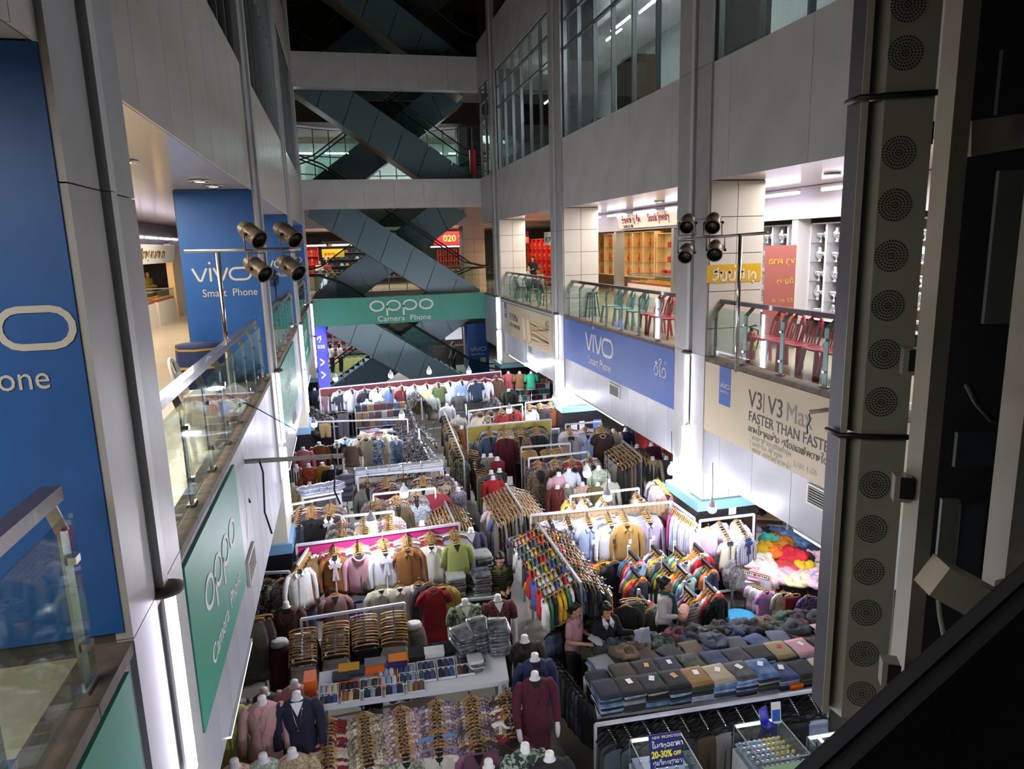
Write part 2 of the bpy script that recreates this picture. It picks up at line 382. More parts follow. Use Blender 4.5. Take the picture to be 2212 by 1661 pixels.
# ---------------------------------------------------------------- lettering by the pen
def arc(cx, cy, rx, ry, a0, a1, n=10): return [(cx+rx*cos(radians(a0+(a1-a0)*i/n)), cy+ry*sin(radians(a0+(a1-a0)*i/n))) for i in range(n+1)]
def stad(x0, y0, x1, y1, n=7):
    r = (y1-y0)/2; cy = (y0+y1)/2
    return arc(x1-r, cy, r, r, -90, 90, n)+arc(x0+r, cy, r, r, 90, 270, n)
def vivo(mb, x, y, h, w=.16):
    """rounded v i v o of x-height h; returns the width"""
    t = w*h; k = h
    mb.stroke([(x, y+k), (x+.42*k, y+t*.5), (x+.5*k, y+t*.42), (x+.58*k, y+t*.5), (x+1.0*k, y+k)], t)
    mb.stroke([(x+1.25*k, y), (x+1.25*k, y+k)], t); mb.stroke(arc(x+1.25*k, y+1.38*k, .05*k, .05*k, 0, 360, 8), .1*k)
    mb.stroke([(x+1.5*k, y+k), (x+1.92*k, y+t*.5), (x+2.0*k, y+t*.42), (x+2.08*k, y+t*.5), (x+2.5*k, y+k)], t)
    mb.stroke(stad(x+2.62*k, y+t*.5, x+4.15*k, y+k-t*.3), t, closed=True)
    return 4.2*k
def oppo(mb, x, y, h):
    """wide o p p o with round bowls"""
    t = .15*h
    for i, ch in enumerate('oppo'):
        x0 = x+i*1.5*h
        mb.stroke(arc(x0+.68*h, y+.5*h, .6*h, .43*h, 0, 360, 24)[:-1], t, closed=True)
        if ch == 'p': mb.stroke([(x0+.08*h, y+.5*h), (x0+.08*h, y-.42*h)], t*1.05)
    return 5.9*h
LAO = {
 'w': (.6, [arc(.32, .32, .26, .3, 200, -130, 12)+[(.12, .12)]]), 'r': (.62, [[(.1, .62), (.5, .62)], arc(.34, .36, .22, .2, 150, -60, 8)+[(.25, .02), (.12, .12)]]),
 'b': (.6, [[(.1, .62), (.1, .1)]+arc(.3, .14, .2, .14, 190, 350, 6)+[(.5, .62)], arc(.15, .55, .07, .07, 0, 360, 6)]),
 'n': (.55, [[(.08, .6), (.2, .3), (.1, .02), (.36, .3), (.44, .62)], arc(.12, .56, .06, .06, 0, 360, 6)]),
 'h': (.7, [[(.08, .62), (.08, 0), (.34, .42), (.46, .5), (.6, .4), (.6, 0)]]), 'a': (.4, [arc(.2, .45, .16, .17, 160, 0, 6)+[(.36, 0)]]),
 'k': (.62, [[(.1, 0), (.1, .4)]+arc(.32, .4, .22, .22, 180, 0, 8)+[(.54, 0)], arc(.3, .3, .08, .08, 0, 360, 6)]),
 'm': (.66, [[(.1, .62), (.1, .05), (.3, .2), (.55, .02), (.55, .62)], arc(.12, .08, .06, .06, 0, 360, 6)]),
 'l': (.6, [arc(.3, .36, .22, .24, 150, -20, 8)+[(.5, 0)], arc(.22, .18, .14, .14, 60, 330, 7)]), 'd': (.6, [[(.12, .3), (.12, .1), (.3, .02)]+arc(.32, .34, .22, .27, -80, 160, 8)]),
 'O': (.42, [arc(.25, .98, .15, .12, 180, -30, 6)+[(.2, .7), (.2, .1)]+arc(.28, .1, .08, .08, 180, 360, 5)]), 'e': (.2, [[(.1, .62), (.1, .1)]+arc(.16, .08, .06, .06, 180, 360, 4)]),
 'i': (0, [arc(-.3, .78, .17, .09, 180, 0, 6)+[(-.13, .74), (-.46, .74)]]), 'q': (0, [arc(-.3, .8, .14, .12, 200, 400, 7)]), '1': (0, [[(-.14, .86), (-.14, 1.06)]]), '2': (0, [[(-.28, .9), (-.2, 1.02), (-.12, .9), (-.04, 1.02)]]),
 'u': (0, [[(-.3, -.08), (-.3, -.24)]]), 'o': (0, [arc(-.3, .8, .09, .09, 0, 360, 7)]), 'c': (.6, [arc(.34, .34, .24, .27, 120, -160, 10)]), 's': (.6, [arc(.32, .32, .24, .28, 210, -60, 9), [(.4, .5), (.58, .74)]]),
 'f': (.7, [[(.08, .62), (.08, .02), (.32, .4), (.56, .02), (.56, .9)]]), 'p': (.7, [[(.08, .62), (.12, .02), (.32, .4), (.54, .02), (.56, .62)]]), 'y': (.6, [[(.1, .62), (.3, .3), (.12, .1), (.3, .02), (.5, .2), (.5, .62)]]), ' ': (.35, []), '.': (.2, [arc(.1, .04, .03, .03, 0, 360, 5)]),
}
def lao(mb, txt, x, y, h, w=.09):
    for ch in txt:
        wd_, st = LAO.get(ch, LAO['k'])
        for s in st: mb.stroke([(x+a*h, y+b*h) for a, b in s], w*h)
        x += wd_*h*1.08
    return x
def drawing(name, fn, m, M, parent=None):
    mb = MB(); fn(mb); me = setmats(mb.mesh(name), m); o = link(name, me, parent, M=M); return o

# ---------------------------------------------------------------- advertising on the walls
def board(name, label, cat, u, org, w, h, m, t=.025):
    """flat printed board; its own axes: x right, y up, z out of the wall"""
    p = thing(name, label, cat, M=face(org, u)); ob('sheet', MB().box(0, w, 0, h, 0, t), m, p); return p
def put(p, fn, x, y, m, name='lettering', z=.027): return drawing(name, fn, m, Matrix.Translation((x, y, z)), p)
def wput(p, txt, size, x, y, m, sx=1., name='lettering', align='LEFT', weight=0.): return words(txt, size, m, Matrix.Translation((x, y, .028)), p, sx, align, name, .002, weight)
M_ink = mat('print_dark', '#3b3a3c', .6)
# right: the blue banner
b = board('advertising_banner', 'wide blue phone banner on the right gallery edge', 'banner', RIGHTW, (XR-.005, 19.42, 3.38), 7.02, 1.17, M_blueR)
put(b, lambda m: vivo(m, 0, 0, .46), 1.9, .5, M_print); wput(b, 'Smart Phone', .31, 2.08, .17, M_print)
put(b, lambda m: lao(m, 'wiOw1', 0, 0, .33, .07), 6.1, .55, M_print)
def creamboard(label, y0, w, h, z0, s=1.):
    p = board('advertising_banner', label, 'banner', RIGHTW, (XR-.005, y0, z0), w, h, M_cream)
    ob('logo_card', MB().box(.5*s, .86*s, h-.66*s, h, .026, .029), M_blueR, p)
    put(p, lambda m: vivo(m, 0, 0, .075*s), .53*s, h-.36*s, M_print, z=.03); words('Smart Phone', .06*s, M_print, Matrix.Translation((.54*s, h-.44*s, .031)), p, .95)
    return p
b = creamboard('near cream phone banner with model name beside the steel frame', 11.2, 6.9, 1.24, 3.29)
wput(b, 'V3', .40, 1.40, .73, M_ink, .9); ob('divider', MB().box(1.82, 1.83, .71, 1.02, .026, .03), M_ink, b)
wput(b, 'V3', .40, 1.93, .73, M_ink, .9); wput(b, 'Max', .40, 2.38, .73, mat('print_grey', '#8d8a84', .6), .9)
wput(b, 'FASTER THAN FASTER', .235, 1.42, .5, M_ink, .88)
put(b, lambda m: lao(m, 'leapOnakln2aqd sul1idleleenokwanOw', 0, 0, .13, .08), 1.42, .33, M_ink)
for i, t in enumerate(('plenuaeni2alensuubqlekapoup', 'lekysOk sinu2akeuknu', 'kuekan lewnulekuanuuyny1s')):
    put(b, lambda m: (m.stroke(arc(.03, .04, .015, .015, 0, 360, 7), .03), lao(m, t, .1, 0, .1, .08)), 1.45, .2-.1*i+.02, M_printc)
wput(b, 'RAM 4 GB', .13, 2.62, .1, M_printc, .9)
b = creamboard('far cream phone banner with two gold handsets pictured', 27.5, 6.85, 1.2, 3.25, .9)
wput(b, 'V3 V3Max', .36, 1.3, .62, M_ink, .85); wput(b, 'FASTER THAN FASTER', .2, 1.3, .36, M_ink, .8)
for i in range(3): put(b, lambda m: lao(m, 'plesuaemi2aken', 0, 0, .1, .08), 1.5, .22-.09*i, M_printc)
for k, (dx, a) in enumerate(((3.5, .25), (4.1, .3))):
    R_ = Matrix.Translation((dx, .5, .03)) @ Matrix.Rotation(a, 4, 'Z')
    h_ = ob('pictured_phone', MB().box(-.24, .24, -.48, .48, 0, .004), mat('print_gold', '#c9a887', .5), b, M=R_)
    ob('pictured_screen', MB().box(-.21, .21, -.38, .38, .004, .007), mat('print_screen', '#8d7f78' if k else '#dac8a8', .5), h_)
def streaks(m):
    for i in range(16):
        y = -.35+i*.045; m.stroke([(0, y), (.6, y+.07*sin(i*1.7)), (1.3, y-.06*cos(i)), (2.2, y+.1*sin(i*.7))], .012+.012*(i % 3), .002)
put(b, streaks, 4.3, .5, mat('print_streak', '#a98a5c', .6), 'pictured_streaks')
put(b, lambda m: lao(m, 'wiOw1', 0, 0, .26, .07), 6.15, .75, M_ink)
# left: green banners and the pillars' blue faces
def greenboard(label, y0, w, z0, h, lx, lh):
    p = board('advertising_banner', label, 'banner', LEFTW, (XL+.005, y0, z0), w, h, M_green)
    put(p, lambda m: oppo(m, 0, 0, lh), lx, h*.5, M_print); wput(p, 'Camera  Phone', lh*.8, lx+.02, h*.16, M_print, 1.15)
    return p
greenboard('nearest green phone banner on the left, below the glass railing', 5.12, 2.55, 3.12, 1.33, .5, .28)
greenboard('second green phone banner along the left gallery edge', 13.5, 4.6, 3.12, 1.35, 1.2, .3)
greenboard('third green phone banner along the left gallery edge', 21.9, 4.6, 3.12, 1.35, 1.2, .3)
p = board('advertising_banner', 'green banner corner at the lower left edge of the view', 'banner', LEFTW, (XL+.005, -1.2, 3.0), 4.95, 1.5, M_green)
for i, y in enumerate(LC[1:]):
    w = ['huge white letters on the nearest blue pillar', 'white letters on the blue pillar behind the floodlights', 'white letters on the third blue pillar', 'white letters on the farthest blue pillar'][i]
    t = thing('pillar_sign', w, 'sign', M=face((-2.39, y-.592, F1), BACKW))
    put(t, lambda m: vivo(m, 0, 0, .21), .13+(.1 if i == 0 else 0), 1.66, M_printc, 'logo', 0); words('Smart  Phone', .17, M_printc, Matrix.Translation((.24-(.11 if i == 0 else 0), 1.42+(.05 if i == 0 else 0), .001)), t, .9)
# the green sign on the bridge, and the plain bridges above
def bridge(name, label, z0, z1, sign=False):
    p = S(name, label, cat='bridge')
    boxpart('core', XL-.05, XR+.05, YB+.04, YB+.5, z0, z1, M_panel, p)
    n = 6; w = (XR-XL)/n
    for i in range(n): boxpart('panel', XL+i*w+.004, XL+(i+1)*w-.004, YB, YB+.04, z0, z1, M_panel, p)
bridge('trim_bridge_first', 'first bridge across the hall carrying the green sign', 3.47, 4.6)
bridge('trim_bridge_second', 'pale panelled bridge across the hall below the second escalators', 8.32, 9.49)
bridge('trim_bridge_third', 'topmost pale bridge across the hall', 13.07, 14.4)
b = board('advertising_banner', 'green sign across the bridge in front of the escalators', 'banner', BACKW, (XL-.02, YB-.03, 3.46), 7.5, 1.15, M_green)
put(b, lambda m: oppo(m, 0, 0, .47), 2.42, .53, M_print); wput(b, 'Camera  Phone', .33, 2.72, .1, M_print, 1.12)
# air grilles
def grille(label, M):
    g = thing('air_grille', label, 'vent', M=M, group='air grilles in the wall bands'); ob('frame', MB().box(0, .62, 0, .03, 0, .03).box(0, .62, .27, .3, 0, .03).box(0, .03, .03, .27, 0, .03).box(.59, .62, .03, .27, 0, .03), M_panel, g)
    ob('dark_back', MB().box(.03, .59, .03, .27, 0, .006), M_black, g)
    sl = setmats(MB().obox((0, 0, 0), .28, .012, .004, Matrix.Rotation(.6, 3, 'X')).mesh('slat'), M_panel)
    for i in range(6): link('slat', sl, g, loc=(.31, .055+i*.038, .018))
grille('slatted vent below the blue banner', face((XR-.004, 15.85, 3.0), RIGHTW)); grille('slatted vent below the near cream banner', face((XR-.004, 8.25, 2.95), RIGHTW))
grille('slatted vent below the far cream banner', face((XR-.004, 23.6, 2.95), RIGHTW)); grille('slatted vent beside the nearest green banner on the left', face((XL+.004, 7.85, 2.95), LEFTW)); grille('slatted vent below the second green banner', face((XL+.004, 16.2, 2.8), LEFTW))
# lamps along the lower edge of the wall bands
def edge_lamp(label, x, y0, y1, z):
    t = thing('strip_lamp', label, 'strip lamp', (x, y0, z), group='strip lamps under the gallery edges')
    ob('tube', MB().box(-.015, .015, 0, y1-y0, -.03, 0), M_stripE, t); ob('holder', MB().box(-.02, .02, -.02, y1-y0+.02, 0, .012), M_white, t)
for (a, c, nm) in ((15.0, 18.6, 'below the blue banner'), (22.5, 26.5, 'below the far cream banner'), (7.2, 8.5, 'below the near cream banner')): edge_lamp('violet-white strip lamp under the right gallery edge '+nm, XR-.01, a, c, BOT-.005)
for (a, c, nm) in ((6.0, 7.6, 'beside the nearest green banner'), (14, 16.5, 'at the second green banner'), (22, 25, 'at the third green banner')): edge_lamp('violet-white strip lamp under the left gallery edge '+nm, XL+.01, a, c, BOT-.005)
ORD0 = ['first', 'second', 'third', 'fourth', 'fifth', 'sixth', 'seventh', 'eighth', 'ninth']
# ================================================================ upper windows
M_alu = mat('window_frame', '#8f9290', .4, met=.5)
def window_wall(n, label, x, y0, y1, cols, rows):
    p = S('window_%d' % n, label, cat='window'); w = (y1-y0)/cols
    for i in range(cols):
        for z0, z1 in zip(rows[:-1], rows[1:]): boxpart('pane', x-.004, x+.004, y0+i*w+.02, y0+(i+1)*w-.02, z0+.02, z1-.02, M_glassW, p)
    for i in range(cols+1): boxpart('mullion', x-.05, x+.05, y0+i*w-.025, y0+i*w+.025, rows[0], rows[-1], M_alu, p)
    for z in rows: boxpart('transom', x-.04, x+.04, y0, y1, z-.03, z+.03, M_alu, p)
rows = [SILL, 11.8, 12.5, WTOP]
n = 0
for i, (a, c) in enumerate(bays(RC, -1, 31)):
    n += 1; window_wall(n, 'upper window wall on the right, '+['beside the viewer', 'above the near cream banner', 'above the jewellery shop', 'farther along', 'at the far end'][i], XR+.1, a, c, max(2, round((c-a)/1.16)), rows)
for i, (a, c) in enumerate(bays(LC[1:], -1, 31)):
    n += 1; window_wall(n, 'upper window wall on the left, '+['beside the viewer', 'in the first bay', 'in the second bay', 'in the third bay', 'at the far end'][i], XL-.1, a, c, max(2, round((c-a)/.8)), [SILL, 11.9, WTOP])
sbox('wall_upper_room_right', 'grey-green partition inside the right upper rooms', 10.6, 10.7, -1, 31, SILL-.2, WTOP+.05, mat('upper_room_wall', '#8b938b', .6, var=.1), 'wall')
sbox('wall_upper_room_left', 'dim partition inside the left upper rooms', -6.0, -5.9, -1, 31, SILL-.2, WTOP+.05, mat('upper_room_wall', '#8b938b', .6, var=.1), 'wall')
M_upE = emit('upper_tube', '#e8e6ff', UPPER*2.2)
def tube_lamp(label, a, c, group, m, r=.02, name='ceiling_tube'):
    t = thing(name, label, 'tube lamp', a, group=group); d = Vector(c)-Vector(a)
    ob('tube', MB().tube([(0,0,0), d], r, 8), m, t); ob('fitting', MB().bar((0,0,r+.015), d+Vector((0,0,r+.015)), .07, .03), M_white, t)
for i, (x, y, z) in enumerate(((7.3, 17.3, 12.0), (7.6, 16.0, 12.4), (7.0, 22.5, 11.2), (8.4, 25.5, 12.7), (8.6, 21.0, 12.8), (8.6, 18.5, 12.85), (8.6, 13.0, 12.85), (8.6, 9.0, 12.85), (8.6, 5, 12.85))):
    tube_lamp('fluorescent tube behind the right upper windows, %s of nine' % ORD0[i], (x, y, z), (x, y+1.2, z), 'tubes in the right upper rooms', M_upE)
t = thing('wardrobe', 'old brown wooden wardrobe behind the right upper window', 'wardrobe', (7.2, 16.6, SILL-.2), rz=pi/2)
ob('body', MB().box(-.55, .55, -.28, .28, 0, 1.55), mat('wood_old', '#5e432b', .6, var=.4, sc=8), t)
for s in (-1, 1): ob('door', MB().box(min(s*.02, s*.53), max(s*.02, s*.53), .28, .3, .06, 1.5), mat('wood_door', '#6d5033', .5, var=.3, sc=8), t)
t = thing('low_stool', 'small dark stool behind the right upper window', 'stool', (6.75, 18.0, SILL-.2))
ob('seat', MB().box(-.16, .16, -.16, .16, .42, .46), M_rail, t)
for sx in (-1, 1):
    for sy in (-1, 1): ob('leg', MB().bar((sx*.13, sy*.13, .42), (sx*.17, sy*.17, 0), .03, .03), M_rail, t)
# ================================================================ glass balustrades
def balustrade(side, y0, y1, label):
    """glass panes on flat posts with a dark handrail set back on brackets"""
    x = XR+.08 if side > 0 else XL-.04; ho = .17 if side > 0 else .07
    p = thing('glass_balustrade', label, 'railing', (x, y0, F1+.06)); L = y1-y0
    mb = MB(); mb.obox((side*ho, L/2, .97), .045, L/2, .035); ob('handrail', mb, M_rail, p)
    n = max(2, round(L/.98)); w = L/n
    pm = setmats(MB().box(-.007+side*.03, .007+side*.03, -.045, .045, 0, .82).bar((side*.03, 0, .8), (side*ho, 0, .94), .012, .06).box(-.03+side*.03, .03+side*.03, -.08, .08, 0, .02).mesh('post'), M_steel)
    cm = setmats(MB().box(-.02, .03*1, -.03, .03, -.018, .018).mesh('clamp'), M_chrome)
    gm = setmats(MB().box(-.006, .006, -w/2+.012, w/2-.012, .05, .88).mesh('pane'), M_glassB)
    for i in range(n+1):
        q = link('post', pm, p, loc=(0, min(max(i*w, .06), L-.06), 0))
        for z in (.22, .66): link('clamp', cm, q, loc=(side*.012, 0, z))
    for i in range(n): link('pane', gm, p, loc=(0, (i+.5)*w, 0))
for i, (a, c) in enumerate(bays(RC, -1, 30.9, .62)): balustrade(1, a, c, 'glass railing with dark handrail on the right, '+['beside the viewer', 'above the near cream banner', 'above the blue banner', 'above the far cream banner', 'at the far end'][i])
for i, (a, c) in enumerate(bays(LC[1:], -1, 30.9, .62)): balustrade(-1, a, c-.3, 'glass railing with dark handrail on the left, '+['nearest, at the lower left corner', 'between the first two columns', 'between the second and third columns', 'between the third and farthest columns', 'at the far end'][i])
# ================================================================ gallery ceilings: recessed lamps
M_spotE = emit('downlight', '#fff2dd', 6)
for i, (x, y) in enumerate(((-2.0, 6.6), (-2.1, 8.4), (-1.75, 10.6), (-1.7, 11.4), (-2.0, 15.5), (-2.0, 17.5), (-2.0, 24.0), (-3.6, 8.5), (-3.6, 14), (7.8, 10.2), (8.2, 13.6), (8.0, 17.0), (8.0, 23))):
    t = thing('downlight', 'round recessed lamp in the glossy %s gallery ceiling, %s of its row' % ('left' if x < 0 else 'right', ORD0[i if i < 9 else i-9]), 'downlight', (x, y, SO1-.005), group='recessed lamps in the gallery ceilings')
    ob('rim', MB().lathe([(.07, .012), (.13, .012), (.14, 0), (.13, -.012), (.09, -.016), (.08, 0)], (0,0,0), 20), M_chrome, t); ob('lens', MB().lathe([(.075, -.004), (.06, -.014), (.02, -.018)], (0,0,0), 14), M_spotE, t)
# ================================================================ right gallery shops
XS = 9.2
def area(name, loc, sx, sy, e, c='#ffffff', rx=0., ry=0.):
    l = bpy.data.lights.new(name, 'AREA'); l.shape = 'RECTANGLE'; l.size = sx; l.size_y = sy; l.energy = e; l.color = lin(c)[:3]
    o = bpy.data.objects.new(name, l); COL.objects.link(o); o.location = loc; o.rotation_euler = (rx, ry, 0); return o
M_gold = mat('gold_things', '#e0a838', .3, met=.6, var=.5, sc=40, c2='#a3551c')
M_red = mat('red_felt', '#a31d22', .8)
M_warm = mat('shelf_wood_pale', '#d8b98a', .5)
M_sil = mat('silverware', '#dfe3ea', .22, met=.9)
def yx(px, py, X): return onx(px, py, X).y
def signboard(label, M, w, h, m, name='shop_sign', t=.06):
    p = thing(name, label, 'sign', M=M); ob('board', MB().box(0, w, 0, h, -t, 0), m, p); return p
ya, yb_ = yx(1338, 475, XS-.15), yx(1478, 470, XS-.15)
p = signboard('cream jewellery shop sign with crimson lettering', face((XS-.15, ya, 7.06), RIGHTW, (-.25, 0, 1)), ya-yb_, .46, mat('sign_cream', '#d5cdbd', .5))
M_crim = mat('print_crimson', '#8c1a33', .6)
drawing('lettering', lambda m: lao(m, 'r2anka1n bu so2uk', 0, 0, .24, .13), M_crim, Matrix.Translation((.35, .16, .004)), p)
words('Sisouk Jewelry', .34, M_crim, Matrix.Translation((2.35, .16, .004)), p, .72, weight=.004)
words('Tel 020 5555 7805', .13, M_ink, Matrix.Translation((.4, .02, .004)), p, .8)
sbox('wall_shop_header_right', 'pale band above the right gallery shop fronts', XS-.05, XS+.1, 9, 30, 7.0, SO1, mat('shop_header', '#aaa6ac', .5), 'wall')
for i in range(9):
    y = 29.5-i*2.2
    tube_lamp('violet-white tube above the right gallery shop fronts, %s from the far end' % ORD0[i], (XS-.3, y-1.5, 7.5), (XS-.3, y, 7.5), 'tubes above the right gallery shops', M_shopE, .03)
sbox('wall_shops_rear_right', 'warm rear wall of the right gallery shops', 12.4, 12.5, 9, 39, F1, 7.1, mat('shop_rear', '#d9c29a', .6), 'wall')
sbox('wall_shop_partition', 'side wall between silver shop and jewellery shop', XS+.1, 12.4, 15.1, 15.2, F1, 7.1, mat('shop_header', '#c9c2b8', .5), 'wall')
def counter(label, x0, x1, y0, y1, z, goods, group, body=None):
    """glazed shop counter with a tray of goods; goods lie on it as things of their own"""
    c = thing('shop_counter', label, 'counter', ((x0+x1)/2, (y0+y1)/2, z)); a, d = (x1-x0)/2, (y1-y0)/2; bm = body or mat('counter_white', '#cfc8bd', .45)
    ob('cabinet', MB().box(-a, a, -d, d, 0, .72), bm, c); ob('glass_box', MB().box(-a+.01, a-.01, -d+.01, d-.01, .76, 1.02), M_glassC, c); ob('top_frame', MB().box(-a, a, -d, -d+.02, 1.02, 1.04).box(-a, a, d-.02, d, 1.02, 1.04).box(-a, -a+.02, -d, d, 1.02, 1.04).box(a-.02, a, -d, d, 1.02, 1.04), M_steel, c)
    ob('shelf_felt', MB().box(-a+.02, a-.02, -d+.02, d-.02, .725, .755), M_red if goods != 'silver' else M_white, c)
    nx, ny = max(2, int(a*2/.3)), max(2, int(d*2/.22))
    for i in range(4):
        yy = -d+(i+.5)*2*d/4; boxpart('door_panel', -a-.012, -a, yy-d/4+.03, yy+d/4-.03, .06, .66, bm, c)
    pad = PADS.setdefault('pad', setmats(MB().obox((0,0,.01), .1, .08, .01).lathe([(.05, .02), (.06, .03), (.05, .045), (.02, .05)], (0,0,0), 10).mesh('tray'), M_gold))
    for i in range(nx):
        for j in range(ny):
            t = link('jewellery_tray', pad, None, loc=(c.location.x-a+(i+.5)*2*a/nx, c.location.y-d+(j+.5)*2*d/ny, z+.755)); tag(t, 'gold jewellery tray in %s, row %s, place %s' % (group, ORD0[min(8, i)], (ORD0+['tenth', 'eleventh', 'twelfth', 'thirteenth', 'fourteenth', 'fifteenth', 'sixteenth', 'seventeenth', 'eighteenth', 'nineteenth', 'twentieth', 'last'])[min(20, j)]), 'tray', 'gold trays in '+group)
    return c
PADS = {}
SH = ['first', 'second', 'third', 'fourth', 'fifth', 'sixth', 'seventh', 'eighth', 'ninth', 'tenth', 'eleventh', 'twelfth', 'thirteenth', 'fourteenth']
counter('white jewellery counter behind the red plastic chairs', 9.5, 10.5, 15.7, 18.2, F1, 'gold', 'the counter behind the red chairs')
counter('jewellery counter beside the tiled pillar', 9.5, 10.4, 19.2, 22.6, F1, 'gold', 'the counter beside the pillar')
counter('far jewellery counter on the right gallery', 8.6, 9.4, 32.5, 37.0, F1, 'gold', 'the far right counter')
def display_wall(label, x, y0, y1, z0, z1, cols, rows, m, goods, group, mb_=None):
    c = thing('display_cabinet', label, 'cabinet', (x, y0, z0)); L, H = y1-y0, z1-z0
    ob('back', MB().box(.3, .34, 0, L, 0, H), mb_ or m, c)
    for i in range(cols+1): boxpart('upright', 0, .34, i*L/cols-.03, i*L/cols+.03, 0, H, m, c)
    for j in range(rows+1): boxpart('shelf', 0, .32, .03, L-.03, j*H/rows-.012 if j else 0, j*H/rows+.012 if j else .03, m if j in (0, rows) else M_glassC, c)
    for i in range(cols):
        for j in range(rows):
            for k in range(2):
                g = goods(i, j, k)
                if g: tag(link(g[0], g[1], None, loc=(x+.16, y0+(i+.3+.42*k)*L/cols, z0+j*H/rows+.0125+(0.018 if not j else 0))), '%s, %s shelf up, %s from the far end' % (g[2], SH[j], SH[2*cols-1-(2*i+k)]), g[3], group)
PADS['strand'] = setmats(MB().box(-.02, .02, -.06, .06, 0, .34).lathe([(.05, .1), (.05, .3)], (-.03, 0, 0), 8, .4, 1).mesh('necklace_stand'), mat('coral_red', '#b3351f', .4, var=.6, sc=30, c2='#e0a838'))
PADS['bowl'] = setmats(MB().lathe([(.05, 0), (.055, .01), (.02, .03), (.018, .08), (.09, .13), (.11, .2), (.1, .2), (.02, .13)], (0,0,0), 12).mesh('silver_bowl'), M_sil)
PADS['urn'] = setmats(MB().lathe([(.06, 0), (.06, .02), (.03, .04), (.09, .12), (.1, .18), (.05, .24), (.06, .28), (.01, .32)], (0,0,0), 12).mesh('silver_urn'), M_sil)
PADS['redbag'] = setmats(MB().obox((0,0,.1), .08, .12, .1).tube([(0,-.06,.2),(0,-.03,.26),(0,.03,.26),(0,.06,.2)], .006).mesh('red_box'), M_red)
display_wall('warm lit necklace cabinet in the jewellery shop', 11.4, 24.6, 30.8, F1+.7, 7.0, 6, 3, M_warm, lambda i, j, k: ('necklace_stand', PADS['strand'], 'necklace stand in the warm cabinet', 'necklace'), 'necklace stands in the warm cabinet')
display_wall('pale glass fronted cabinet behind the jewellery counter', 11.4, 19.6, 24.4, F1+.8, 6.9, 4, 3, M_warm, lambda i, j, k: ('gift_box', PADS['redbag'], 'red gift box in the pale cabinet', 'box') if j == 0 or (i+k) % 3 == 0 else None, 'red gift boxes on the glass shelves')
display_wall('red lined gold cabinet in the far right shop', 10.2, 32.2, 38.5, F1+.2, 6.9, 7, 4, mat('cabinet_red', '#c1272d', .5), lambda i, j, k: ('necklace_stand', PADS['strand'], 'necklace stand in the right red cabinet', 'necklace'), 'necklace stands in the red cabinet')
for k, (a, c) in enumerate(((9.3, 11.3), (11.5, 13.0), (13.2, 14.9))):
    display_wall('white framed silverware cabinet, '+['partly behind the steel frame', 'middle one', 'nearest the tiled pillar'][k], XS+.3, a, c, F1+.4, 6.9, 3, 5, mat('cabinet_white', '#dcdce2', .4), lambda i, j, k_, w=['the hidden', 'the middle', 'the pillar-side'][k]: ('silver_bowl', PADS['bowl'], 'silver bowl in %s cabinet' % w, 'bowl') if (i+j+k_) % 2 else ('silver_urn', PADS['urn'], 'silver urn in %s cabinet' % w, 'urn'), 'silverware in the silver shop', mat('cabinet_bronze', '#7a6a48', .4))
for i, (a, c) in enumerate(((11.3, 11.5), (13.0, 13.2), (14.9, 15.1), (18.6, 18.75), (22.9, 23.1))): sbox('trim_%d' % (i+1), 'upright post between shop fronts on the right gallery', XS, XS+.3, a, c, F1, 7.1, M_white if i < 3 else M_steel, 'post')
area('jewellery_shop_light', (10.6, 23.5, 7.0), 2.0, 12.0, SHOP*8, '#ffdfae'); area('silver_shop_light', (8.4, 12.5, 7.4), .8, 5.5, SHOP*4, '#ecebff'); area('far_shop_light', (9.3, 35, 7.0), 1.6, 5, SHOP*6, '#ffd7a5')
p = signboard('red gold-shop sign far along the right gallery', face((9.0, 37.2, 6.7), RIGHTW), 3.4, .6, mat('sign_red', '#c4202a', .5)); words('9D', .5, mat('print_yellow', '#f0d060', .5), Matrix.Translation((1.6, .1, .004)), p, 1.1, weight=.01)
p = signboard('white shop sign with green letters on the right gallery', face((XS-.3, 30.6, 6.6), RIGHTW), 2.2, .55, M_white); drawing('lettering', lambda m: lao(m, 'k2wan r1s', 0, 0, .34, .13), mat('print_green', '#2e6b58', .6), Matrix.Translation((.2, .12, .004)), p)
for i in range(6):
    y = 16.2+i*.42; t = thing('pendant_lamp', 'white bell pendant lamp over the jewellery counter, %s from the near end' % ORD0[i], 'lamp', (10.7, y, 6.55), group='pendant lamps over the jewellery counter')
    ob('shade', MB().lathe([(.03, .12), (.05, .1), (.11, .02), (.12, 0), (.1, 0), (.04, .09)], (0,0,0), 14), M_white, t); ob('cord', MB().tube([(0,0,.12),(0,0,.5)], .006, 5), M_white, t)
# tape sign on the pillar
p = thing('tape_sign', 'yellow tape sign with white letters across the tiled pillar', 'sign', M=face((XR+.0, RC[1]-.606, 5.9), BACKW)); ob('tape', MB().box(-.05, 1.0, 0, .31, 0, .004), mat('tape_yellow', '#d7ac2b', .4), p)
drawing('lettering', lambda m: lao(m, 'rqbb1s.hu', 0, 0, .25, .14), M_print, Matrix.Translation((.03, .04, .005)), p)
